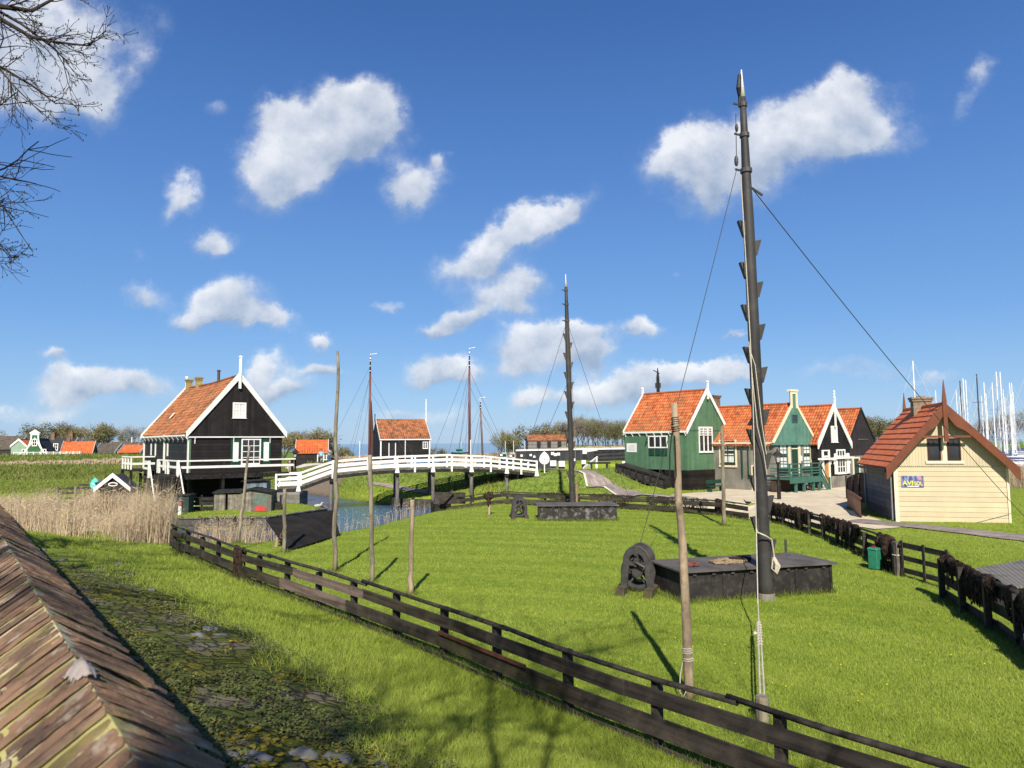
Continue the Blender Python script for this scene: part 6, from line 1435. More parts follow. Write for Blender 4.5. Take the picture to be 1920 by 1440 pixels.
for i, (u, v, D, lb) in enumerate(((337, 960, 43.8, 'white mooring bollard with red cap before the green kennel'), (363, 937, 47.5, 'white mooring bollard with red cap standing in the low pen'), (314, 940, 47, 'white mooring bollard with red cap under the stair of the black house'))):
    p = ay_(u, v, D); r_ = thing('red_capped_bollard', lb, 'bollard', (p.x, D, 0), 0, 'red capped bollards by the black house'); MB().tube([(0, 0, -.1), (0, 0, .55)], .11, 10).build('shaft', WHITE, r_); MB().tube([(0, 0, .55), (0, 0, .74), (0, 0, .78)], [.125, .125, .06], 10).build('cap', M('bollard_red', (.36, .10, .08), .1, 4, .6), r_)
# plank quay of the house island
qa, qb, qc = ay_(318, 968, 42.2), ay_(378, 968, 41.6), ay_(640, 966, 42.4)
qy = thing('plank_quay', 'grey wooden quay wall of upright and long boards edging the house island', 'quay', (0, 0, 0))
QM = M('quay_boards', (.115, .108, .098), .2, 2, .88, ('z', .42), .5, joint=.6, pvar=.5, stain=((.06, .055, .045), .6, 1.5))
pts_ = [Vector((-34, 42.0, 0)), Vector((qa.x, 41.9, 0)), Vector((qb.x, 41.65, 0)), Vector((qb.x+.2, 42.0, 0)), Vector((-14.2, 42.0, 0)), Vector((-12.1, 47.3, 0)), Vector((-12.6, 48.8, 0)), Vector((-13.5, 50.4, 0))]
m_ = MB()
for a, b in zip(pts_[:-1], pts_[1:]): m_.beam(a+Vector((0, 0, -.55)), b+Vector((0, 0, -.55)), .10, 1.16)
m_.build('boards', QM, qy)
m_ = MB()
for a, b in zip(pts_[:-1], pts_[1:]): m_.beam(a+Vector((0, 0, .035)), b+Vector((0, 0, .035)), .24, .05)
m_.build('coping', GREYWOOD, qy)
for i in range(10):
    x = -24+i*1.0; MB().tube([(x, 41.85, -1.2), (x, 41.85, .10)], .09, 8).build('pile', BLACKW, qy)
rv = thing('plank_revetment', 'low dark plank revetment at the right end of the canal', 'revetment', (0, 0, 0)); m_ = MB()
rp_ = [Vector((-9.3, 56.4, 0)), Vector((-7.6, 55.5, 0)), Vector((-5.3, 54.7, 0)), Vector((-4.6, 53.0, 0)), Vector((-5.6, 50.6, 0))]
for a, b in zip(rp_[:-1], rp_[1:]): m_.beam(a+Vector((0, 0, -.45)), b+Vector((0, 0, -.45)), .10, .85)
m_.build('boards', M('revetment_boards', (.06, .055, .048), .25, 2, .85, ('z', .3), stain=((.12, .11, .09), .4, 2)), rv)
for i in range(5): q = rp_[i]; MB().tube([(q.x, q.y-.1, -1.2), (q.x, q.y-.1, .15)], .1, 8).build('pile', BLACKW, rv)
# plank wall running from the revetment to the back fence
qa, qb = az_(818, 948, 0), az_(872, 944, 0)
pw_ = thing('low_plank_wall', 'low dark plank wall with a leaning brace beside the canal end', 'wall', (0, 0, 0)); m_ = MB(); m_.beam((qa.x-.3, qa.y+2.0, .35), (qb.x, qb.y+.3, .35), .08, .8); m_.build('boards', FENCEB, pw_); m_ = MB(); m_.beam((qa.x, qa.y+1.5, -.1), (qa.x+1.0, qa.y+1.4, .95), .10, .12); m_.build('brace', FENCEB, pw_)
# ================================================================== boats and harbour
HULL = M('black_hull', (.022, .020, .022), .2, 2, .5); HULLW = M('white_hull', (.74, .74, .74), .04, 2, .35); DECKW = M('pale_deck', (.50, .46, .40), .1, 3, .7)
def hull(root, L, B, H, mat, n=12, sheer=.5, name='hull'):
    m_ = MB(); S_ = []
    for i in range(n+1):
        t = i/n; x = (t-.5)*L; w_ = B/2*max(.04, math.sin(math.pi*min(1, max(0, .08+t*.84)))**.6); zt = H+sheer*(abs(t-.45)*1.8)**2*.6
        S_.append([(x, -w_, zt), (x, -w_*.92, zt*.35), (x, -w_*.45, -.3), (x, w_*.45, -.3), (x, w_*.92, zt*.35), (x, w_, zt)])
    for r_ in S_: m_.v += r_
    for i in range(n):
        for j in range(5): a = i*6+j; m_.face((a, a+6, a+7, a+1))
        a = i*6; m_.face((a+5, a+11, a+6, a))
    m_.face(list(range(5, -1, -1))); m_.face(list(range(n*6, n*6+6)))
    return m_.build(name, mat, root)
def ship(label, um, vt, D, L, side, mastm, rake=0.0, hullm=HULL, topw=.12, stays=True, furl=True, rot=0.0, tall=None):
    t = ay_(um, vt, D); wz = -.62; r_ = thing('sailing_barge', label, 'boat', (t.x, D, wz), rot); H = t.z-wz; L_ = L
    hull(r_, L, L*.28, 1.5, hullm)
    m_ = MB(); m_.tube([(0, 0, .5), (-rake*.5, 0, H*.5), (-rake, 0, H*.84)], [.20, .18, .13], 10); m_.build('mast', mastm, r_, smooth=True)
    m_ = MB(); m_.tube([(-rake, 0, H*.84), (-rake*1.1, 0, H*.985)], [.13, .06], 8); m_.build('topmast', BLACKW, r_)
    m_ = MB()
    for f in (.86, .90, .94): m_.tube([(-rake, 0, H*f-.04), (-rake, 0, H*f+.05)], .14, 8)
    m_.tube([(-rake*1.1, 0, H*.955), (-rake*1.15, 0, H)], [.09, .03], 8); m_.tube([(-rake*1.1, 0, H*.995), (.9-rake, 0, H*1.0)], [.03, .07], 5); m_.build('mast_top', WHITE, r_)
    m_ = MB()
    for (x, y, f) in ((L*.46, 0, .82), (L*.40, 0, .70), (-L*.18, B_ if False else L*.12, .82), (-L*.22, -L*.12, .82), (-L*.1, L*.13, .70), (-L*.1, -L*.13, .70), (-L*.45, 0, .90)): m_.tube([(-rake, 0, H*f), (x, y, 1.6)], .022, 4, cap=False)
    m_.build('rigging', WIRE, r_)
    if furl:
        m_ = MB(); m_.tube([(-.5, 0, 2.3), (-L*.42, 0, 3.0)], [.16, .12], 8); m_.build('boom', mastm, r_)
        m_ = MB(); m_.tube([(.25, 0, 1.6), (.35, 0, H*.35), (.15, 0, H*.62)], [.30, .20, .08], 8); m_.build('furled_sail', M('tan_sail', (.075, .04, .034), .2, 3, .9), r_)
    m_ = MB(); m_.box(-L*.2, L*.1, -L*.09, L*.09, 1.3, 2.1); m_.build('cabin', DECKW, r_)
    return r_
ship('black hulled sailing barge with red brown mast moored left of the boathouse', 694.5, 663, 100, 15, 1, REDMAST, rot=R(12))
ship('sailing barge with a red brown mast behind the middle of the bridge', 880, 652, 105, 14, 1, REDMAST, rot=R(-14), furl=False)
ship('smaller sailing barge with grey brown mast right of the middle barge', 905, 745, 128, 11, 1, M('grey_brown_mast', (.16, .10, .075), .15, 2, .6), rake=.4, rot=R(10), furl=False)
def cutter(label, u0, u1, v, D, cabm, hm, rot=0.0):
    a, b = ay_(u0, v, D), ay_(u1, v, D); L = b.x-a.x; r_ = thing('motor_cruiser', label, 'boat', ((a.x+b.x)/2, D, -.62), rot); hull(r_, L, L*.32, 1.4, hm)
    m_ = MB(); m_.box(-L*.25, L*.15, -L*.1, L*.1, 1.2, 2.7); m_.box(-L*.28, L*.18, -L*.12, L*.12, 2.7, 2.82); m_.build('cabin', cabm, r_)
    m_ = MB(); m_.box(-L*.22, L*.12, -L*.101, L*.101, 1.9, 2.5); m_.box(L*.02, L*.151, -L*.08, L*.08, 1.9, 2.5); m_.build('cabin_window', GLASS, r_)
    m_ = MB(); m_.tube([(L*.05, 0, 2.8), (L*.05, 0, 5.2)], .06, 6); m_.build('signal_mast', WHITE, r_); return r_
TURQ = M('turquoise_hull', (.06, .30, .27), .05, 2, .4)
cutter('small white cruiser with pale green cabin moored left of the grey shed', 936, 957, 846, 150, M('mint_cabin', (.35, .52, .46), .05, 3, .4), HULL)
cutter('small cream fishing cutter moored just left of the grey shed', 952, 972, 846, 146, DECKW, HULL)
cutter('white cruiser with cream wheelhouse moored beside the harbour wall', 972, 994, 845, 140, WHITE, HULLW)
cutter('turquoise work boat seen through the bridge rails', 855, 905, 866, 86, DECKW, TURQ)
cutter('orange and pale motor boat behind the bridge rails before the boathouse', 735, 780, 864, 92, M('salmon_paint', (.62, .26, .18), .06, 3, .5), HULLW, R(8))
cutter('small blue roofed boat behind the bridge rails left of the red mast', 655, 690, 862, 96, M('pale_blue_roof', (.20, .25, .34), .06, 3, .5), HULL, R(4))
cutter('distant low cruiser with green windows lying far out left of the middle mast', 846, 880, 838, 260, TURQ, HULL)
# lock wall with white cap
lw = thing('lock_wall', 'long black lock wall with white cap across the harbour', 'wall', (0, 0, 0)); a, b = ay_(968, 846, 124), ay_(1188, 842, 122); m_ = MB()
m_.hexa([(a.x, 124, -1.2), (b.x, 122, -1.2), (b.x, 124, -1.2), (a.x, 126, -1.2), (a.x, 124, a.z), (b.x, 122, b.z), (b.x, 124, b.z), (a.x, 126, a.z)]); m_.build('face', M('black_piling', (.035, .036, .040), .2, 1, .7, ('x', .6), joint=.4), lw)
m_ = MB(); m_.beam((a.x, 124.6, a.z+.14), (b.x, 122.6, b.z+.14), 1.6, .26); m_.build('cap', WHITE, lw)
qk = thing('near_lock_quay', 'black near edge quay of the lock with white topped mooring blocks', 'quay', (0, 0, 0)); a, b = ay_(925, 868, 82), ay_(1062, 869, 80)
m_ = MB(); m_.hexa([(a.x, 82, -1.2), (b.x, 80, -1.2), (b.x, 82.5, -1.2), (a.x, 84.5, -1.2), (a.x, 82, a.z-.9), (b.x, 80, b.z-.9), (b.x, 82.5, b.z-.9), (a.x, 84.5, a.z-.9)]); m_.build('face', M('black_piling', (.035, .036, .04)), qk)
lb = 'small white capped dark mooring bollard along the lock edge'
for (u, v, D, h, w_) in ((940, 853, 95, .7, .30), (958, 855, 95, .6, .30), (978, 854, 95, .7, .3), (995, 853, 95, .7, .3), (1002, 856, 92, .7, .3), (1047, 851, 95, .9, .4), (1041, 852, 93, 1.0, .4), (1036, 850, 93, .9, .4), (1096, 847, 96, .9, .55), (1037, 868, 74, 1.0, .62), (1053, 869, 74, 1.0, .62), (1094, 866, 72, .9, .42), (1170, 868, 72, .8, .42), (1076, 862, 76, .5, .3)):
    p = ay_(u, v, D); zz_ = min(T(p.x, D), p.z-.4); zz_ = max(zz_, -1); r_ = thing('white_capped_bollard', lb, 'bollard', (p.x, D, zz_), 0, 'white capped bollards at the lock'); zt = p.z-zz_
    MB().box(-w_*.38, w_*.38, -w_*.38, w_*.38, -.2, zt-w_*.5).build('shaft', BLACKW, r_); MB().box(-w_/2, w_/2, -w_/2, w_/2, zt-w_*.5, zt+w_*.4).build('cap', WHITE, r_)
gtd = thing('lock_gate', 'dark timber lock gate with pale top rail beyond the bench', 'gate', (0, 0, 0)); a, b = ay_(1115, 857, 88), ay_(1186, 851, 86); m_ = MB()
for dz in (.0, -.45, -.9, -1.3): m_.beam((a.x, 88, a.z+dz+.5), (b.x, 86, b.z+dz+.35), .3, .22)
m_.build('timbers', BLACKW, gtd); m_ = MB(); m_.beam((a.x-1.2, 87.7, a.z+.72), (b.x-4.2, 86.5, b.z+.55), .3, .3); m_.build('rail', WHITE, gtd)
sr_ = thing('white_stair_rail', 'sloping white handrail with steps on the grass bank behind the bench', 'handrail', (0, 0, 0)); a, b = ay_(1094, 878, 66), ay_(1120, 857, 70); m_ = MB(); m_.beam(a, b, .14, .16); m_.box(b.x-.25, b.x-.05, 69.5, 69.7, T(b.x, 70)-.2, b.z-.1); m_.box(a.x+.6, a.x+.75, 66, 66.2, T(a.x, 66)-.2, a.z+.5); m_.build('rail', WHITE, sr_)
# marina
YB = None
def yacht(u, vt, D, label, rot, mm, first=None):
    global YB
    t = ay_(u, vt, D); H = t.z+.62
    if YB is None:
        r_ = thing('sailing_yacht', label, 'boat', (t.x, D, -.62), rot, 'yachts in the marina'); hull(r_, 10, 3.0, 1.15, HULLW, sheer=.3)
        m_ = MB(); m_.hexa([(-2.6, -.9, 1.0), (2.2, -.8, 1.0), (2.2, .8, 1.0), (-2.6, .9, 1.0), (-2.4, -.7, 1.75), (1.2, -.55, 1.6), (1.2, .55, 1.6), (-2.4, .7, 1.75)]); m_.build('cabin', HULLW, r_)
        m_ = MB(); m_.tube([(.6, 0, 1.0), (.6, 0, 15)], [.125, .085], 8); 
        for z in (6, 10.5): m_.beam((.6, -.9, z), (.6, .9, z), .05, .06, (0, 0, 1))
        m_.build('mast', HULLW, r_); m_ = MB(); m_.tube([(.5, 0, 2.2), (-3.6, 0, 2.3)], [.14, .12], 7); m_.build('boom', M('sail_cover', (.06, .08, .16), .1, 3, .7), r_)
        m_ = MB()
        for (x, y, z) in ((5, 0, 14.6), (.4, 1.4, 10.4), (.4, -1.4, 10.4), (-4.8, 0, 14.9)): m_.tube([(.6, 0, z), (x, y, 1.1)], .02, 4, cap=False)
        m_.build('rigging', M('bright_wire', (.5, .5, .5), .1, 3, .4), r_); YB = r_; o = r_
    else:
        o = copy_tree(YB); o.location = (t.x, D, -.62); o.rotation_euler = (0, 0, rot)
    s_ = H/15.0; o.scale = (min(1.15, s_), min(1.15, s_), s_)
    if mm:
        for c in o.children:
            if c.name.startswith('mast'): c.data = c.data.copy(); c.data.materials[0] = mm
    o['label'] = label; return o
DM = M('dark_alloy', (.06, .062, .07), .1, 3, .4)
same = 'pale masted sailing yacht packed among the others in the marina'
yl = [(u_, vt_, 140+(i_ % 5)*9, same, None) for i_, (u_, vt_) in enumerate(((1834, 742), (1874, 722), (1892, 738), (1903, 718), (1797, 738)))]+[(1721, 676, 95, 'tall white masted yacht seen right above the brick chimney', None), (1792, 714, 120, 'yacht with a dark mast just right of the brown gable spike', DM), (1813, 709, 125, 'yacht with a thick white mast right of the dark masts', None), (1826, 701, 118, 'yacht with tall dark mast over the brown roof slope', DM), (1760, 732, 150, same, None), (1786, 731, 150, same, None), (1817, 712, 140, same, None), (1845, 737, 115, same, None), (1852, 716, 120, same, None),
      (1860, 697, 130, same, None), (1866, 718, 105, same, None), (1871, 697, 128, same, None), (1884, 730, 140, same, None), (1889, 717, 126, same, None), (1899, 742, 150, same, None), (1918, 691, 100, 'yacht with a brown topped dark mast at the right picture edge', DM), (1905, 735, 135, same, None), (1940, 720, 120, same, None), (1895, 760, 110, same, None), (1925, 750, 108, same, None), (1805, 742, 160, same, None), (1878, 745, 160, same, None)]
for i, (u, vt, D, lbl, mm) in enumerate(yl): yacht(u, vt, D, lbl, R(rng.uniform(-40, 40)+(180 if i % 2 else 0)), mm)
q = ay_(1233, 690, 100); fm = thing('far_ship_mast', 'dark ship mast top rising behind the green house roof', 'mast', (q.x, 100, 1)); MB().tube([(0, 0, 0), (0, 0, q.z-2.4), (0, 0, q.z-1)], [.3, .22, .05], 8).build('pole', BLACKW, fm); m_ = MB(); m_.box(-.35, .35, -.2, .2, q.z-3.8, q.z-3.1); m_.beam((-.6, 0, q.z-1.3), (.25, 0, q.z-1.8), .05, .12); m_.build('yard', BLACKW, fm)

# ================================================================== trees
SPRING = leafmat('spring_leaves', (.16, .135, .07), (.25, .21, .09), (.32, .285, .12), soft=.7)
OLIVE = leafmat('olive_leaves', (.125, .12, .06), (.20, .19, .085), (.28, .265, .12), soft=.7)
GREYT = leafmat('grey_twigs', (.16, .14, .11), (.22, .195, .15), (.27, .245, .19), trans=.2, soft=.7)
BARK = M('tree_bark', (.085, .070, .055), .3, 4, .95, bump=.5)
def branch(m_, rr, p, d, L, r, depth, tips, kids=(3, 4), bend=.25, sides=5, upb=.1, nseg=3, minr=.006, shrink=.68):
    pts = [p.copy()]; q = p.copy(); dd = d.copy(); mids = []
    for i in range(nseg):
        dd = (dd+Vector((rr.gauss(0, bend), rr.gauss(0, bend), rr.gauss(0, bend)+upb))*.5).normalized(); q = q+dd*(L/nseg); pts.append(q.copy()); mids.append((q.copy(), dd.copy()))
    m_.tube(pts, [r*(1-.45*i/nseg) for i in range(nseg+1)], sides, cap=False)
    if depth == 0: tips.append((q.copy(), dd.copy())); return
    for j in range(rr.randint(*kids)):
        f = rr.uniform(.35, 1.0); k_ = min(nseg-1, int(f*nseg)); bp_, bd_ = mids[k_]
        ax = bd_.orthogonal().normalized(); ax = Matrix.Rotation(rr.uniform(0, 6.28), 3, bd_) @ ax; nd = (bd_*math.cos(.65)+ax*math.sin(rr.uniform(.45, .85))).normalized()
        branch(m_, rr, bp_, nd, L*shrink*rr.uniform(.8, 1.15), max(minr, r*.55), depth-1, tips, kids, bend, max(3, sides-1), upb, nseg, minr, shrink)
    tips.append((q.copy(), dd.copy()))
def make_tree(name, label, loc, H, W, leaf, seed, nl=14, lsz=.30, bare=.0, fork=.28, group=None, twig=True):
    rr = random.Random(seed); r_ = thing(name, label, 'tree', loc, rr.uniform(0, 6), group)
    m_ = MB(); tips = []; n0 = rr.randint(4, 6); th = H*fork
    m_.tube([(0, 0, -.5), (rr.uniform(-.1, .1), 0, th*.5), (0, 0, th*1.25)], [H*.030, H*.024, H*.016], 7, cap=False)
    for i in range(n0):
        a = 6.28*i/n0+rr.uniform(-.4, .4); tilt = rr.uniform(.25, .85); d = Vector((math.cos(a)*math.sin(tilt)*W, math.sin(a)*math.sin(tilt)*W, math.cos(tilt))).normalized()
        branch(m_, rr, Vector((0, 0, th*rr.uniform(.75, 1.2))), d, H*.36, H*.013, 3, tips, (2, 4), .22, 5, .14, 3, .010)
    m_.build('trunk', BARK, r_, smooth=True)
    c = MB()
    for (p, d) in tips:
        for k_ in range(nl):
            o = Vector((rr.gauss(0, 1), rr.gauss(0, 1), rr.gauss(0, .8)))*H*.055; q = p+o-d*rr.uniform(0, H*.05); s_ = lsz*rr.uniform(.5, 1.3)
            if rr.random() < bare:
                e = (d+Vector((rr.gauss(0, .5), rr.gauss(0, .5), rr.gauss(0, .4)))).normalized()*s_*3.2; w_ = e.orthogonal().normalized()*.03; c.tri(q-w_, q+w_, q+e, rr.random())
            else:
                u = Vector((rr.gauss(0, 1), rr.gauss(0, 1), rr.gauss(0, 1))).normalized(); v = u.orthogonal().normalized(); w_ = u.cross(v); c.quad(q-v*s_*.5, q+w_*s_*.36, q+v*s_*.5, q-w_*s_*.36, rr.random())
    c.build('crown', leaf, r_); return r_
PROT = {}
def tree(kind, label, u, vb, vt, D, group, W=1.0):
    b = ay_(u, vb, D); t = ay_(u, vt, D); H = t.z-T(b.x, D); z = T(b.x, D)
    spec = {'spring': ('leafing_tree', 9, 1.25, SPRING, 5, 17, .34, .35), 'olive': ('leafing_tree', 9, 1.15, OLIVE, 6, 15, .34, .3), 'grey': ('bare_tree', 9, .95, GREYT, 8, 16, .36, .85), 'tall': ('leafing_tree', 9, .6, OLIVE, 9, 16, .32, .6), 'bush': ('green_bush', 9, 1.3, OLIVE, 10, 14, .5, .1)}[kind]
    if kind not in PROT:
        r_ = make_tree(spec[0], label, (b.x, D, z), spec[1], spec[2], spec[3], spec[4], spec[5], spec[6], spec[7], fork=.06 if kind == 'bush' else .13, group=group); PROT[kind] = r_
        zs_ = max(max(v.co.z for v in c.data.vertices) for c in r_.children); r_['h'] = zs_; del_ = None
    else: r_ = copy_tree(PROT[kind]); r_.location = (b.x, D, z); r_.rotation_euler = (0, 0, rng.uniform(0, 6.28))
    s_ = H/PROT[kind]['h']; r_.scale = (s_*W, s_*W, s_); r_['label'] = label; r_['group'] = group; return r_
GV = 'trees behind the village'; GF = 'trees of the far wood'
for a in (('olive', 'olive tree at the far left picture edge', -8, 852, 800, 230, GV, 1.1), ('olive', 'broad tree with olive leaves behind the green bell gable', 58, 852, 784, 225, GV, 1.2), ('spring', 'brownish tree behind the slate roof right of the bell gable', 92, 852, 785, 235, GV, 1.2), ('grey', 'small thin tree between the two tree groups of the village', 143, 852, 795, 240, GV, .9),
          ('spring', 'broad leafing tree behind the orange roofed barn', 172, 852, 787, 228, GV, 1.1), ('olive', 'open crowned tree left of the black house with visible limbs', 206, 852, 789, 222, GV, 1.1), ('grey', 'grey bare tree just left of the black house roof', 248, 852, 790, 235, GV, 1.1),
          ('spring', 'leafing tree touching the right edge of the black house', 533, 862, 795, 150, GV, .8), ('spring', 'round leafing tree behind the orange roofed shed', 578, 862, 796, 160, GV, 1.25), ('olive', 'small pale tree right of the round tree behind the shed', 597, 862, 803, 165, GV, .8), ('grey', 'small bare tree left of the orange roofed shed', 556, 862, 800, 170, GV, .8),
          ('bush', 'green bush just right of the boathouse', 817, 858, 834, 150, 'bushes by the lake', 1.0), ('bush', 'low dark bush between shed and leaning pole at the lake', 640, 852, 833, 190, 'bushes by the lake', 1.2),
          ('tall', 'slim tree standing alone before the lake, left one of the pair', 941, 846, 797, 200, 'lone pair of slim trees', .75), ('tall', 'shorter slim tree, right one of the lone pair', 953, 846, 802, 202, 'lone pair of slim trees', .6), ('olive', 'small pale tree left of the grey shed', 976, 846, 812, 205, GF, .8)):
    tree(*a)
wood = [(1000, 788, 'olive', 'olive tree behind the left end of the grey shed'), (1022, 785, 'spring', 'leafing tree behind the middle of the grey shed'), (1046, 789, 'olive', 'leafing tree behind the right end of the grey shed'), (1062, 783, 'grey', 'grey tree just left of the farther mast')]
for u, vt, kd, lbl in wood: tree(kd, lbl, u, 846, vt, 215, GF, 1.15)
row = 'tall thin tree standing in the dense row right of the farther mast'
for i, u in enumerate((1084, 1093, 1103, 1112, 1121, 1131, 1140, 1149, 1158, 1167, 1176, 1188, 1098, 1117, 1136, 1155, 1172)):
    tree(('grey', 'tall', 'grey', 'tall', 'olive')[i % 5], row, u, 846, (774, 771, 778, 776, 780, 777, 783, 779, 784, 781, 779, 780, 790, 786, 792, 790, 786)[i], 200+(i % 4)*9, GF, .8)
for u, vt, kd, lbl in ((1628, 773, 'olive', 'leafing tree directly right of the dark barn roof'), (1648, 775, 'spring', 'brownish leafing tree between barn and cream cottage'), (1668, 777, 'olive', 'leafing tree just left of the cream cottage roof'), (1690, 781, 'grey', 'bare tree half hidden by the cream cottage roof'), (1610, 780, 'olive', 'leafing tree hidden behind the dark barn')):
    tree(kd, lbl, u, 836, vt, 190, 'trees behind the barn', 1.1)
for u, vt, lbl in ((1850, 775, 'grey bare tree behind the marina masts, left of two'), (1888, 762, 'grey bare tree behind the marina masts, right of two')): tree('grey', lbl, u, 840, vt, 255, 'bare trees behind the marina', 1.1)

# big bare trees on the dike: one reaching in at the upper left, others throwing their shade on the slope
TWIG = M('twig_bark', (.045, .034, .028), .2, 6, .9)
def near_tree(label, x, y, H, seed, limbs, lean=(0, 0), depth=4, r0=.26, ex=(), bend=.22, arc=None):
    rr = random.Random(seed); z = T(x, y); r_ = thing('bare_tree', label, 'tree', (x, y, z)); m_ = MB(); tips = []; o = Vector((x, y, z)); ht = H*.62
    m_.tube([(0, 0, -.3), (lean[0]*.3, lean[1]*.3, ht*.4), (lean[0], lean[1], ht)], [r0, r0*.85, r0*.6], 10)
    m_.build('trunk', TWIG, r_, smooth=True); m_ = MB()
    for i in range(limbs):
        a = 6.28*i/limbs+rr.uniform(-.5, .5) if not arc else rr.uniform(*arc); f = rr.uniform(.55, 1.0); tl = rr.uniform(.35, 1.1)
        branch(m_, rr, Vector((lean[0]*f, lean[1]*f, ht*f)), Vector((math.cos(a)*math.sin(tl), math.sin(a)*math.sin(tl), math.cos(tl))), H*.26, r0*.36, depth, tips, (3, 4), bend, 5, .03, 4, .007, .70)
    for (pts, r1) in ex:
        q = [Vector(p)-o for p in pts]; m_.tube(q, [r1*(1-.75*i/(len(q)-1)) for i in range(len(q))], 6)
        for i in range(1, len(q)):
            dd = (q[i]-q[i-1]).normalized()
            for _ in range(4 if i > 1 else 0):
                ax = Matrix.Rotation(rr.uniform(0, 6.28), 3, dd) @ dd.orthogonal().normalized(); nd = (dd*.75+ax*rr.uniform(.35, .7)+Vector((0, 0, -.05))).normalized()
                f = rr.random(); branch(m_, rr, q[i-1].lerp(q[i], f), nd, rr.uniform(.16, .32), max(.006, r1*.32*(1-.7*(i-1+f)/(len(q)-1))), 2, tips, (2, 4), .20, 4, .0, 4, .0032, .66)
    for (p, d) in tips[::2]:
        if p.length > 0: m_.blob(p, .006, .006, .013, 1, 0, 4, 3)
    m_.build('branches', TWIG, r_); return r_
Y0 = 7.0
def E(*uv): return [ay_(u, v, Y0+dy) for (u, v, dy) in uv]
HUB = (-11.3, 5.0)
def E(*uv, hz=6.5): return [(HUB[0], HUB[1], CH+hz)]+[ay_(u, v, Y0+dy) for (u, v, dy) in uv]
near_tree('bare tree on the dike whose budding twigs hang in at the upper left', HUB[0], HUB[1], 13, 5, 3, ex=[
    (E((-150, -30, 0), (0, 12, .1), (60, 20, .2), (115, -10, .3)), .045), (E((-120, 10, 0), (0, 35, 0), (60, 70, .1), (110, 80, .2), (170, 86, .2), hz=6.0), .032), (E((-150, 10, 0), (0, 22, .2), (40, 45, .2), (100, 90, .2), (130, 120, .3), hz=5.8), .024), (E((-100, 80, .3), (0, 125, .3), (60, 160, .3), (105, 195, .3), hz=5.6), .024), (E((-120, 90, 0), (0, 130, -.2), (30, 165, -.2), (80, 215, -.2), hz=5.2), .016),
    (E((-130, 335, .3), (-60, 352, .2), (-6, 335, .2), hz=4.4), .018), (E((-130, 380, 0), (-60, 395, 0), (0, 375, 0), hz=4.2), .016), (E((-130, 415, 0), (-60, 435, 0), (-8, 440, 0), hz=4.0), .016), (E((-120, 470, .2), (-60, 490, .2), (-12, 478, .2), hz=3.8), .012)], depth=3, r0=.3, arc=(2.2, 4.2))
near_tree('bare tree on the dike behind the viewer, shading the slope', -0.45, -4.4, 13.5, 15, 6, lean=(.3, .6), r0=.17, depth=4)
near_tree('second bare tree on the dike to the left, shading the reeds', -15.5, 14.0, 12, 25, 6, r0=.24, depth=3)
near_tree('leaning bare tree on the dike farthest behind the viewer', -3.9, -6.0, 14.5, 35, 8, r0=.17, depth=4)

# ================================================================== brick wall with gabled coping (foreground)
dv_, nv_ = Vector((-.624, .781, 0)), Vector((.781, .624, 0))
dv_, nv_ = Vector((-.6154, .7882, 0)), Vector((.7882, .6154, 0))
wallr = thing('brick_dike_wall', 'old brick dike wall with gabled, lichen striped brick coping', 'wall', (0, 0, 0))
RS, RZ = .210, CH-.40; ES, EZ = .379, CH-.508; LS, LZ = -.02, CH-.560
BRK = bpy.data.materials.new('coping_brick'); BRK.use_nodes = True; k = N(BRK.node_tree); b = k.n['Principled BSDF']; b.inputs['Roughness'].default_value = .92; b.inputs['Specular IOR Level'].default_value = .15
oc = k.new('ShaderNodeTexCoord').outputs['Object']
col = k.ramp(k.attr('rnd'), [(0, (.165, .098, .062)), (.4, (.245, .145, .088)), (.75, (.30, .18, .108)), (1, (.25, .175, .125))])
col = k.mix(k.sm(k.noise(oc, 9, 7, .7), .40, .66), col, (.105, .070, .052)); col = k.mix(k.math('MULTIPLY', k.sm(k.noise(oc, 30, 6, .7), .56, .68), .7), col, (.035, .026, .022))
col = k.mix(k.math('MULTIPLY', k.sm(k.noise(k.mapping(oc, loc=(4, 2, 0)), 13, 6, .65), .56, .66), .85), col, (.34, .28, .21)); col = k.mix(k.math('MULTIPLY', k.sm(k.noise(k.mapping(oc, loc=(1, 8, 0)), 7, 6, .7), .54, .68), .7), col, (.19, .175, .05))
bp = k.new('ShaderNodeBump'); bp.inputs['Strength'].default_value = .8; bp.inputs['Distance'].default_value = .006; k.put(bp.inputs['Height'], k.noise(oc, 70, 7, .7)); k.put(b.inputs['Normal'], bp.outputs[0]); k.put(b.inputs['Base Color'], col)
MOR = bpy.data.materials.new('lichen_mortar'); MOR.use_nodes = True; k = N(MOR.node_tree); b = k.n['Principled BSDF']; b.inputs['Roughness'].default_value = .95
oc = k.new('ShaderNodeTexCoord').outputs['Object']; col = k.mix(k.sm(k.noise(oc, 5, 6, .65), .40, .58), (.50, .43, .27), (.36, .33, .10)); col = k.mix(k.sm(k.noise(oc, 17, 6, .65), .52, .62), col, (.16, .105, .075)); k.put(b.inputs['Base Color'], col)
bp = k.new('ShaderNodeBump'); bp.inputs['Strength'].default_value = .7; bp.inputs['Distance'].default_value = .006; k.put(bp.inputs['Height'], k.noise(oc, 90, 6)); k.put(b.inputs['Normal'], bp.outputs[0])
def wp(s, t, z): return dv_*t+nv_*s+Vector((0, 0, z))
m_ = MB(); rr = random.Random(9); pit = .047; T0, T1 = -1.6, 44.0; nC = int((T1-T0)/pit)
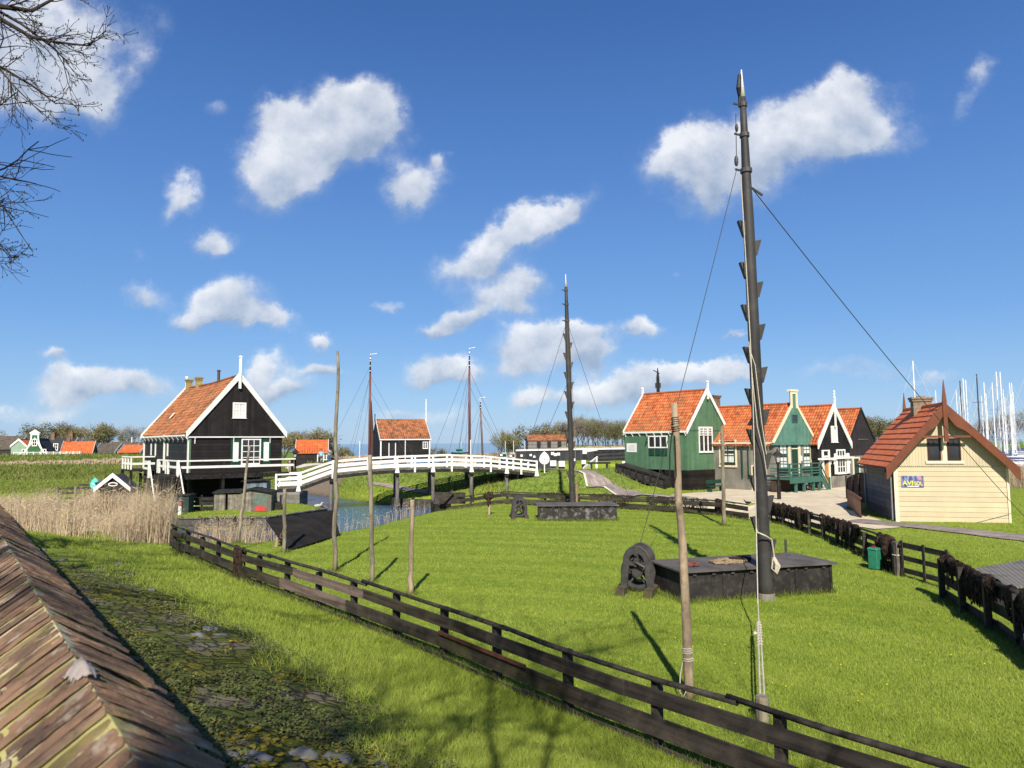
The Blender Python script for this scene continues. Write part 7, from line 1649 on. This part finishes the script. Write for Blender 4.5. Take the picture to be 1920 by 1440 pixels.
def brick(p00, p01, p10, p11, nrm, th, near, rv):
    """p00..p11 on the slope surface: first index along the wall, second down the slope; a worn slab"""
    if not near:
        m_.hexa([p00-nrm*th, p10-nrm*th, p11-nrm*th, p01-nrm*th, p00, p10, p11, p01], rv); return
    A, Bq = 4, 9; b0 = len(m_.v)
    for i in range(A+1):
        for j in range(Bq+1):
            u, v = i/A, j/Bq; p = p00.lerp(p10, u).lerp(p01.lerp(p11, u), v); e = min(u, 1-u)*2; ev = min(v, 1-v)*Bq*.5
            sink = .0035*(1-min(1, e*1.3)**.5)+.003*(1-min(1, ev)**.5)+rr.uniform(0, .0022)+(.006 if rr.random() < .04 else 0)
            m_.v.append(tuple(p-nrm*sink+dv_*(rr.uniform(-.0015, .0015))))
    for i in range(A):
        for j in range(Bq): a = b0+i*(Bq+1)+j; m_.face((a, a+1, a+Bq+2, a+Bq+1), rv)
nl_ = (nv_*(LZ-RZ)*-1+Vector((0, 0, (LS-RS)*-1))).normalized(); nl_ = nl_ if nl_.z > 0 else -nl_
nr2 = (nv_*(RZ-EZ)+Vector((0, 0, ES-RS))).normalized()
for i in range(nC):
    t0 = T0+i*pit+rr.uniform(-.003, .003); t1 = t0+pit-rr.uniform(.006, .010); near = t0 < 6; dz = rr.uniform(-.004, .003); rv = min(1, max(0, rr.gauss(.5, .25)))
    br_ = rr.uniform(.42, .60); gap = .010/.28
    jl = rr.uniform(-.012, .012)
    for (f0, f1) in ((0, br_), (br_+gap, 1.0)):
        def pt(t, f): return wp(RS+(LS-RS)*f, t+jl*f, RZ+(LZ-RZ)*f+dz)
        brick(pt(t0, f0), pt(t0, f1), pt(t1, f0), pt(t1, f1), nl_, .04, near, min(1, max(0, rv+rr.uniform(-.2, .2))))
    def pr2(t, f): return wp(RS+(ES-RS)*f, t, RZ+(EZ-RZ)*f+dz)
    dz += rr.uniform(-.007, .004); brick(pr2(t0, 0), pr2(t0, 1.0+rr.uniform(-.06, .05)), pr2(t1, 0), pr2(t1, 1.0+rr.uniform(-.06, .05)), nr2, .05, near, rv)
cp = m_.build('coping', BRK, wallr)
m_ = MB()
for i in range(100):
    t0 = T0+(T1-T0)*i/100; t1 = T0+(T1-T0)*(i+1)/100; s = .0058
    for (a, b) in (((RS, RZ-s), (LS, LZ-s)), ((RS, RZ-s), (ES-.012, EZ-.022)), ((ES-.012, EZ-.022), (ES-.012, EZ-.06)), ((ES-.012, EZ-.06), (ES-.055, EZ-.06)), ((LS, LZ-s), (LS, LZ-.07))):
        m_.quad(wp(a[0], t0, a[1]), wp(a[0], t1, a[1]), wp(b[0], t1, b[1]), wp(b[0], t0, b[1]))
m_.build('mortar_bed', MOR, wallr)
m_ = MB(); m_.hexa([wp(.02, T0, 1.6), wp(.02, T1, 1.6), wp(ES-.055, T1, 1.6), wp(ES-.055, T0, 1.6), wp(.02, T0, EZ-.062), wp(.02, T1, EZ-.062), wp(ES-.055, T1, EZ-.062), wp(ES-.055, T0, EZ-.062)]); m_.build('wall_body', M('dike_wall_brick', (.16, .085, .06), .25, 5, .9, ('z', .065), .5, joint=.5), wallr)
pc = ay_(128, 1222, 1.32)
m_ = MB(); rr = random.Random(2); tq = Vector((pc.x, pc.y, 0)).dot(dv_); A_n, B_n = 16, 14; ok_ = {}
for i in range(A_n+1):
    for j in range(B_n+1):
        t = tq+(i/A_n-.5)*.12; f = (j/B_n-.45)*.24; rad_ = math.hypot((i/A_n-.5)*2, (j/B_n-.5)*2)*(1+.25*math.sin(i*1.3+j*.7)+.15*math.sin(j*2.1)); hh_ = .012*max(-.8, 1-rad_**2)+rr.uniform(0, .002)
        p = wp(RS+(LS-RS)*f, t, RZ+(LZ-RZ)*f) if f > 0 else wp(RS+(ES-RS)*-f*1.3, t, RZ+(EZ-RZ)*-f*1.3); m_.v.append(tuple(p+Vector((0, 0, hh_)))); ok_[i, j] = rad_ < 1.05
for i in range(A_n):
    for j in range(B_n):
        if ok_[i, j] and ok_[i+1, j] and ok_[i, j+1] and ok_[i+1, j+1]: a = i*(B_n+1)+j; m_.face((a, a+1, a+B_n+2, a+B_n+1))
m_.build('mortar_patch', M('pale_mortar', (.46, .39, .34), .12, 20, .95, bump=.6), wallr, smooth=True)

# ================================================================== vegetation as masses
GRASS = leafmat('grass_blades', (.145, .215, .024), (.31, .40, .050), (.51, .56, .14), trans=.38, rough=.6, soft=1.6)
GRASSW = leafmat('rough_grass_blades', (.10, .145, .018), (.205, .255, .046), (.40, .40, .15), trans=.38, rough=.7, soft=1.3)
REED = leafmat('dry_reed', (.30, .225, .145), (.46, .36, .235), (.58, .48, .34), trans=.3, soft=.6)
WEED = leafmat('slope_weeds', (.060, .090, .018), (.14, .165, .038), (.23, .175, .09), trans=.3, soft=.7)
def tri_mesh(name, V, rnd, mat, nper=3):
    me = bpy.data.meshes.new(name); n = len(V); me.vertices.add(n); me.vertices.foreach_set('co', V.ravel()); nf = n//nper
    me.loops.add(n); me.loops.foreach_set('vertex_index', np.arange(n)); me.polygons.add(nf); me.polygons.foreach_set('loop_start', np.arange(0, n, nper)); me.polygons.foreach_set('loop_total', np.full(nf, nper))
    a = me.attributes.new('rnd', 'FLOAT', 'FACE'); a.data.foreach_set('value', rnd); me.update(); me.materials.append(mat)
    o = bpy.data.objects.new(name, me); COL.objects.link(o); return o
def sample_ground(n, u0, u1, v0, v1): return hit(nrg.uniform(u0, u1, n), nrg.uniform(v0, v1, n))
def blades(P, h, w, lean=.5, tip=None):
    n = len(P); a = nrg.uniform(0, 2*np.pi, n); ln = nrg.normal(0, lean, (n, 2)); V = np.zeros((n, 3, 3)); wx, wy = np.cos(a)*w/2, np.sin(a)*w/2
    V[:, 0] = P+np.stack([wx, wy, -.01+0*a], -1); V[:, 1] = P-np.stack([wx, wy, .01+0*a], -1); V[:, 2] = P+np.stack([ln[:, 0]*h, ln[:, 1]*h, h], -1); return V.reshape(-1, 3)
def excl(P):
    x, y = P[:, 0], P[:, 1]; m = (P[:, 2] > -.5)
    for poly, mg in ((CANAL, .05), (YARD, .05)): m &= sdpoly(x, y, poly) > mg
    for o in bpy.data.objects:
        if o.name in ('path', 'footpath', 'canal_path', 'path_kerb', 'crest_path'):
            q = np.array([v.co[:2] for v in o.data.vertices]).reshape(-1, 5, 2); pl = [tuple(r) for r in q[:, 0]]+[tuple(r) for r in q[::-1, 4]]
            m &= sdpoly(x, y, pl) > .05
    m &= sdpoly(x, y, RAMP) > 0
    for r_, L_, dp in ((bx1, L1, 1.75), (bx2, L2, 1.9)):
        c, s = math.cos(r_.rotation_euler.z), math.sin(r_.rotation_euler.z); lx = (x-r_.location.x)*c+(y-r_.location.y)*s; ly = -(x-r_.location.x)*s+(y-r_.location.y)*c; m &= ~((lx > 0) & (lx < L_) & (ly > 0) & (ly < dp))
    for r_, W_, Ls in ((yh, yW, yL), (gh, gW, gL), (kh, kW, kL), (ch_, cW, cL), (bh, bW, bL)):
        c, s = math.cos(r_.rotation_euler.z), math.sin(r_.rotation_euler.z); lx = (x-r_.location.x)*c+(y-r_.location.y)*s; ly = -(x-r_.location.x)*s+(y-r_.location.y)*c; m &= ~((lx > -.05) & (lx < W_+.05) & (ly > -.05) & (ly < Ls))
    return m
P = sample_ground(760000, -260, 2180, 905, 1640); s = sval(P[:, 0], P[:, 1]); m = excl(P) & (nrg.random(len(P)) > stone_mask(P[:, 0], P[:, 1])*1.02) & (s > 3.4); P = P[m]; s = s[m]
D = P[:, 1]; strip_ = 1-sms(s, 7.2, 8.0); strip_ = np.where(D < 34, strip_, 0)
h = (.045+.055*strip_)*nrg.uniform(.55, 1.35, len(P))*(1+.25*wob(P[:, 0], P[:, 1], 1.3)*strip_)+.0009*D; w = (.0042+.00045*D)*nrg.uniform(.7, 1.4, len(P))
patch = wob(P[:, 0], P[:, 1], .45, 1)*.09+wob(P[:, 0], P[:, 1], 1.6, 4)*.05; ring = np.sqrt((P[:, 0]+6)**2+(P[:, 1]-2)**2); mowb = .05*np.sin(ring*2.0+1.1*np.sin(P[:, 0]*.5)+.8*wob(P[:, 0], P[:, 1], .3, 2))*(1-strip_)
o = tri_mesh('grass', blades(P, h, w, .55), np.clip(nrg.normal(.52, .20, len(P))+patch+mowb, 0, 1), GRASS); tag(o, 'short green grass on lawn and slope', 'grass', kind='stuff')
# rougher tufts on banks and by the fence feet, posts and boxes
P = sample_ground(60000, -60, 1980, 852, 960); m = excl(P) & (crest(P[:, 0], P[:, 1]) > .25); P = P[m]; n = len(P); h = nrg.uniform(.10, .30, n)*(1+.4*wob(P[:, 0], P[:, 1], .9)); 
t1 = blades(P, h, .02+.0006*P[:, 1], .6); r1 = np.clip(nrg.normal(.5, .26, n)+.12*wob(P[:, 0], P[:, 1], .8), 0, 1)
E_ = []
for pts, k_ in ((LF, 5200), (RF, 2600), (RG, 1500), (BF, 2600)):
    L_ = total(pts)
    for i in range(k_):
        p, t = along(pts, rng.uniform(0, L_)); nn_ = Vector((-t.y, t.x, 0)); q = p+nn_*rng.gauss(0, .12)
        E_.append((q.x, q.y))
for (r_, L_, dp) in ((bx1, L1, 1.75), (bx2, L2, 1.9)):
    c, s_ = math.cos(r_.rotation_euler.z), math.sin(r_.rotation_euler.z)
    for i in range(1500):
        k_ = rng.random(); lx, ly = (rng.uniform(-.1, L_+.1), -abs(rng.gauss(0.02, .07))) if k_ < .6 else ((-abs(rng.gauss(.02, .06)) if k_ < .8 else L_+abs(rng.gauss(.02, .06))), rng.uniform(0, dp)); E_.append((r_.location.x+c*lx-s_*ly, r_.location.y+s_*lx+c*ly))
E_ += [(W1.x+rng.gauss(0, .55), W1.y+rng.gauss(0, .6)) for _ in range(900)]
for o in bpy.data.objects:
    if o.name.startswith('wooden_pole') or o.name.startswith('mooring_post'):
        q = o.location if o.type == 'EMPTY' else BOL
        E_ += [(q.x+rng.gauss(0, .13), q.y+rng.gauss(0, .13)) for _ in range(120)]
E_ = np.array(E_); Pe = np.stack([E_[:, 0], E_[:, 1], TF(E_[:, 0], E_[:, 1])], -1); n2_ = len(Pe)
t2 = blades(Pe, nrg.uniform(.07, .22, n2_), .006+.0005*Pe[:, 1], .45); r2 = np.clip(nrg.normal(.34, .2, n2_), 0, 1)
o = tri_mesh('long_grass', np.concatenate([t1, t2]), np.concatenate([r1, r2]), GRASSW); tag(o, 'longer unmown grass tufts along fences and banks', 'grass', kind='stuff')
P = sample_ground(70000, -40, 700, 846, 925); m = (P[:, 1] > 60) & (P[:, 0] < -20) & excl(P); P = P[m]; n = len(P); o = tri_mesh('meadow_grass', blades(P, nrg.uniform(.12, .38, n)*np.where(P[:, 1] > 90, 1.4, .5), .03+.0008*P[:, 1], .5), np.clip(nrg.normal(.5, .25, n)+.15*wob(P[:, 0], P[:, 1], .35, 2), 0, 1), GRASSW); tag(o, 'rough grass on the far meadow and dike', 'grass', kind='stuff')

# reeds
def reeds(name, label, P, hmin, hmax, w, seed, lean=.10, plume=.5):
    g2 = np.random.default_rng(seed); n = len(P); h = g2.uniform(hmin, hmax, n)*(1+.22*wob(P[:, 0], P[:, 1], .55, seed)+.14*wob(P[:, 0], P[:, 1], 1.9, seed)); az = g2.uniform(0, 2*np.pi, n); ln = g2.normal(0, lean, (n, 2))+np.array([.05, 0]); V = np.zeros((n, 2, 3, 3)); wx, wy = np.cos(az)*w/2, np.sin(az)*w/2; z0 = np.zeros(n)
    top = P+np.stack([ln[:, 0]*h, ln[:, 1]*h, h], -1)
    V[:, 0, 0] = P+np.stack([wx, wy, z0], -1); V[:, 0, 1] = P-np.stack([wx, wy, z0], -1); V[:, 0, 2] = top
    f = g2.uniform(.45, .9, n)[:, None]; mid = P*(1-f)+top*f; bl = g2.uniform(.15, .5, n); a2 = g2.uniform(0, 2*np.pi, n); ex = np.stack([np.cos(a2)*bl*.6, np.sin(a2)*bl*.6, bl*g2.uniform(-.3, .9, n)], -1)
    V[:, 1, 0] = mid+np.stack([-wy*.9, wx*.9, z0+w*.7], -1); V[:, 1, 1] = mid-np.stack([-wy*.9, wx*.9, z0+w*.7], -1); V[:, 1, 2] = mid+ex
    o = tri_mesh(name, V.reshape(-1, 3), np.repeat(np.clip(g2.normal(.5, .25, n), 0, 1), 2), REED); return tag(o, label, 'reeds', kind='stuff')
def poly_pts(poly, n, seed, z=None, clump=0.0):
    g2 = np.random.default_rng(seed); a = np.array(poly); x = g2.uniform(a[:, 0].min(), a[:, 0].max(), n*4); y = g2.uniform(a[:, 1].min(), a[:, 1].max(), n*4); m = sdpoly(x, y, poly) < 0
    if clump: m &= g2.random(n*4) < np.clip(.5+clump*wob(x, y, 1.1, seed), .05, 1)
    x, y = x[m][:n], y[m][:n]; return np.stack([x, y, np.maximum(TF(x, y), -.75) if z is None else np.full(len(x), z)], -1)
RPA = [AZ(-60, 985, .1), AZ(60, 1000, .1), AZ(130, 1008, .1), AZ(230, 1017, .1), AZ(318, 1017, .1), AZ(322, 990, 0), AZ(262, 965, 0), AZ(170, 958, 0), AZ(120, 965, -.1), AZ(-60, 960, -.1)]
reeds('reed_bed', 'dense pale dry reed bed between the slope and the landing', poly_pts(RPA, 14500, 3, clump=.6), .75, 1.65, .020, 3, .15)
reeds('reed_edge', 'tall dry reeds beside the end of the mossy fence', poly_pts([AZ(245, 1012, .1), AZ(318, 1018, .1), AZ(330, 1000, .1), AZ(320, 975, 0), AZ(240, 975, 0)], 2600, 4, clump=.2), 1.5, 2.45, .022, 4)
reeds('canal_reeds', 'thin dry reed stems along the canal bank', np.concatenate([poly_pts([(-16, 35.9), (-12.6, 34.9), (-11.2, 36.6), (-9.7, 39.2), (-10.2, 39.8), (-12.6, 36.3), (-16, 37.0)], 1100, 5), poly_pts([(-10.0, 39.4), (-8.2, 42.2), (-7.0, 46.5), (-5.0, 53), (-5.5, 53), (-7.6, 46.6), (-8.8, 42.5), (-10.4, 39.8)], 420, 6)]), .5, 1.35, .018, 5, .14)
reeds('right_reeds', 'dry reed band behind the cream cottage at the right edge', poly_pts([AZ(1880, 918, .4), AZ(1990, 915, .4), AZ(2000, 893, .4), AZ(1870, 893, .4)], 5000, 7), 1.5, 2.2, .03, 7)
def farreeds(label, u0, u1, v, D, dd, n, sd, h0=1.2, h1=2.2): 
    a, b = ay_(u0, v, D), ay_(u1, v, D); g2 = np.random.default_rng(sd); x = g2.uniform(a.x, b.x, n); y = g2.uniform(D, D+dd, n); z = np.maximum(TF(x, y), -.62); reeds('far_reeds', label, np.stack([x, y, z], -1), h0, h1, .16, sd)
farreeds('pale reed belt across the harbour left of the boathouse', 612, 690, 853, 170, 14, 2600, 11); farreeds('pale reed island far out right of the boathouse', 828, 968, 849, 200, 10, 3200, 12); farreeds('pale reed strip before the far wood', 990, 1185, 843, 150, 9, 2600, 14, .4, .9)
farreeds('dry reed strip at the foot of the left dike', -30, 225, 868, 106, 2.5, 2200, 13, .35, .8)

# weeds, moss and stones of the slope
P = sample_ground(36000, -40, 1250, 985, 1640); s = sval(P[:, 0], P[:, 1]); m = (s > .55) & (s < 5.0) & (P[:, 1] < 30) & (wob(P[:, 0], P[:, 1], 1.9, 3)+.5*wob(P[:, 0], P[:, 1], .75, 5)+nrg.normal(0, .5, len(P)) > .22) & ((-.624*P[:, 0]+.781*P[:, 1] > 7.3) | (nrg.random(len(P)) < .3)); P = P[m]; V = []; rn = []
for (x, y, z) in P:
    k_ = rng.randint(4, 9); rad_ = rng.uniform(.03, .10); tone = rng.gauss(.45, .22)
    for _ in range(k_):
        a = rng.uniform(0, 6.283); r_ = rad_*math.sqrt(rng.random())*1.5; c = np.array([x+math.cos(a)*r_, y+math.sin(a)*r_, z+rng.uniform(.0, .06)+.35*(rad_-r_*.5)]); L_ = rng.uniform(.016, .042)+.0008*y; tl = rng.uniform(-.1, .7); dr = np.array([math.cos(a)*math.cos(tl), math.sin(a)*math.cos(tl), math.sin(tl)])*L_; sd2 = np.array([-math.sin(a), math.cos(a), rng.uniform(-.3, .3)])*L_*.42
        V += [c-dr*.1, c+dr*.45+sd2, c+dr, c+dr*.45-sd2]; rn.append(min(1, max(0, tone+rng.gauss(0, .13))))
o = tri_mesh('slope_weeds', np.array(V), np.array(rn), WEED, 4); tag(o, 'small leafy weeds scattered over the stony slope', 'weeds', kind='stuff')
SLST = M('slope_stone', (.12, .125, .13), .3, 5, .85, bump=.6, stain=((.15, .13, .02), .65, 3.0), bscale=22)
m_ = MB(); rr = random.Random(12)
P = [(s_, t_) for s_ in np.arange(.6, 4.3, .34) for t_ in np.arange(-4.5, 26, .40)]
for (s_, t_) in P:
    s2, t2_ = s_+rr.uniform(-.10, .10), t_+rr.uniform(-.12, .12); q = dv_*t2_+nv_*s2; pr = .70 if (t2_ < 7.6 and s2 > 1.2) else .05
    if rr.random() > pr+.25*wob(q.x, q.y, .8, 5): continue
    sx = rr.uniform(.12, .21); m_.blob((q.x, q.y, T(q.x, q.y)+rr.uniform(-.045, -.01)), sx, sx*rr.uniform(.6, 1), rr.uniform(.055, .09), rr.randint(0, 9999), .16, 10, 6, rr.random())
o = m_.build('slope_stones', SLST, None, smooth=True); tag(o, 'grey mossy revetment stones set in the slope', 'stones', kind='stuff')
mm = leafmat('moss_cushion', (.085, .075, .010), (.135, .12, .014), (.20, .17, .02), trans=.1, rough=.95)
P = sample_ground(5200, -40, 1250, 985, 1640); s = sval(P[:, 0], P[:, 1]); m = (s > .55) & (s < 4.4) & (P[:, 1] < 30) & (wob(P[:, 0], P[:, 1], 1.2, 8)+nrg.normal(0, .35, len(P)) > .35); P = P[m]; m_ = MB()
for (x, y, z) in P:
    for _ in range(4): r_ = rng.uniform(.015, .05); m_.blob((x+rng.gauss(0, .08), y+rng.gauss(0, .08), z-.005), r_, r_*rng.uniform(.7, 1), r_*.38, rng.randint(0, 999), .25, 7, 5, rng.random())
o = m_.build('moss', mm, None, smooth=True); tag(o, 'yellow green moss cushions between the slope stones', 'moss', kind='stuff')
# dandelions
P = sample_ground(230, 560, 1915, 1010, 1430); s = sval(P[:, 0], P[:, 1]); m = (s > 8.4) & excl(P) & (wob(P[:, 0], P[:, 1], .7, 3) > -.2); P = P[m][:60]; m_ = MB()
for (x, y, z) in P: m_.blob((x, y, z+  .07), .016, .016, .008, 1, .1, 7, 4)
o = m_.build('dandelions', M('dandelion_yellow', (.72, .55, .03), .1, 9, .8)); tag(o, 'tiny yellow dandelion heads dotted over the lawn', 'flowers', kind='stuff')

# ================================================================== people and birds
def skinned(name, joints, edges, mat, parent, sub=2):
    me = bpy.data.meshes.new(name); me.from_pydata([j[:3] for j in joints], edges, []); me.materials.append(mat); o = bpy.data.objects.new(name, me); COL.objects.link(o); o.parent = parent
    sk = o.modifiers.new('skin', 'SKIN'); me.skin_vertices.new() if not me.skin_vertices else None
    for v, j in zip(me.skin_vertices[0].data, joints): v.radius = (j[3], j[4] if len(j) > 4 else j[3])
    me.skin_vertices[0].data[0].use_root = True; ss = o.modifiers.new('sub', 'SUBSURF'); ss.levels = sub; ss.render_levels = sub; return o
SKIN = M('skin', (.45, .27, .19), .05, 3, .6)
def person(label, u, v, D, rz, top_m, leg_m, hair_m, stride=.18):
    p = ay_(u, v, D); z = T(p.x, D); r_ = thing('person', label, 'person', (p.x, D, z+.06), rz); s = stride
    J = [(0, 0, .95, .13, .10), (0, 0, 1.12, .12, .09), (0, .0, 1.36, .16, .10), (0, 0, 1.48, .06, .06), (0, -.02, 1.60, .085, .10), (0, -.02, 1.70, .075, .09), (.10, s*.3, .88, .085), (.10, s*.6, .48, .06), (.10, s, .06, .045), (.10, s-.16, .03, .035), (-.10, -s*.3, .88, .085), (-.10, -s*.5, .48, .06), (-.10, -s, .06, .045), (-.10, -s-.16, .03, .035), (.20, 0, 1.38, .055), (.25, .05, 1.12, .042), (.24, -.08, .90, .035), (.24, -.10, .80, .03), (-.20, 0, 1.38, .055), (-.25, .05, 1.12, .042), (-.24, -.08, .90, .035), (-.24, -.10, .80, .03)]
    E2 = [(0, 1), (1, 2), (2, 3), (3, 4), (4, 5), (0, 6), (6, 7), (7, 8), (8, 9), (0, 10), (10, 11), (11, 12), (12, 13), (2, 14), (14, 15), (15, 16), (16, 17), (2, 18), (18, 19), (19, 20), (20, 21)]
    skinned('body', J, E2, SKIN, r_)
    g_ = 1.22; K = [(0, 0, .90, .16, .125), (0, 0, 1.12, .150, .115), (0, 0, 1.36, .185, .125), (0, 0, 1.45, .10, .085), (.20, 0, 1.38, .075), (.25, .05, 1.12, .06), (.24, -.07, .92, .05), (-.20, 0, 1.38, .075), (-.25, .05, 1.12, .06), (-.24, -.07, .92, .05)]
    skinned('jacket', K, [(0, 1), (1, 2), (2, 3), (2, 4), (4, 5), (5, 6), (2, 7), (7, 8), (8, 9)], top_m, r_)
    K = [(0, 0, .95, .145, .115), (.10, s*.3, .86, .10), (.10, s*.6, .48, .078), (.10, s, .12, .062), (-.10, -s*.3, .86, .10), (-.10, -s*.5, .48, .078), (-.10, -s, .12, .062)]
    skinned('trousers', K, [(0, 1), (1, 2), (2, 3), (0, 4), (4, 5), (5, 6)], leg_m, r_)
    m_ = MB(); m_.blob((0, .015, 1.68), .098, .115, .125, 3, .05); m_.build('hair', hair_m, r_, smooth=True); return r_
JEAN = M('blue_jeans', (.07, .10, .17), .1, 5, .9); DARKC = M('dark_cloth', (.025, .026, .03), .1, 5, .9); HAIR = M('brown_hair', (.05, .03, .02), .1, 5, .8)
person('person in a turquoise jacket and dark trousers walking on the bank by the shed', 602, 868, 82, R(15), M('turquoise_jacket', (.20, .52, .60), .06, 5, .8), DARKC, HAIR)
person('person in grey top and blue jeans standing right of the orange roofed shed', 618, 868, 86, R(200), M('grey_green_top', (.14, .18, .17), .06, 5, .9), JEAN, HAIR, .06)
person('person in a dark jacket and pale trousers standing beside the street lamp', 543.5, 868, 84, R(160), DARKC, M('beige_cloth', (.35, .30, .24), .06, 5, .9), HAIR, .05)
def bird(label, p, rz, bm_, s=1.0):
    r_ = thing('duck', label, 'bird', p, rz); skinned('body', [(0, 0, .12*s, .09*s), (-.14*s, 0, .13*s, .07*s), (-.25*s, 0, .16*s, .02*s), (.12*s, 0, .14*s, .065*s), (.17*s, 0, .22*s, .035*s), (.20*s, 0, .29*s, .045*s), (.28*s, 0, .28*s, .015*s)], [(0, 1), (1, 2), (0, 3), (3, 4), (4, 5), (5, 6)], bm_, r_)
    m_ = MB(); m_.tube([(0.02*s, .03*s, .08*s), (.02*s, .03*s, -.01)], .01*s, 5); m_.tube([(0.02*s, -.03*s, .08*s), (.02*s, -.03*s, -.01)], .01*s, 5); m_.build('legs', M('orange_leg', (.4, .15, .03)), r_); return r_
q = ay_(597, 944, 47.2); bird('white and grey duck on the island corner by the canal, left one', (q.x, 47.2, T(q.x, 47.2)+.05), .6, M('duck_white', (.45, .44, .42), .2, 9, .9), 1.2)
q = ay_(605, 951, 46.0); bird('dark duck on the island corner by the canal, nearer the board', (q.x, 46.0, T(q.x, 46.0)+.05), 1.2, M('duck_dark', (.08, .07, .06), .2, 9, .9), 1.2)
q, t = along(BF, dist_on(BF, 1340, 957, .7)); r_ = bird('small black bird perched on the back fence near the pale slim pole', (q.x, q.y, .84), 2.6, BLACKW, .8); r_.name = 'crow'
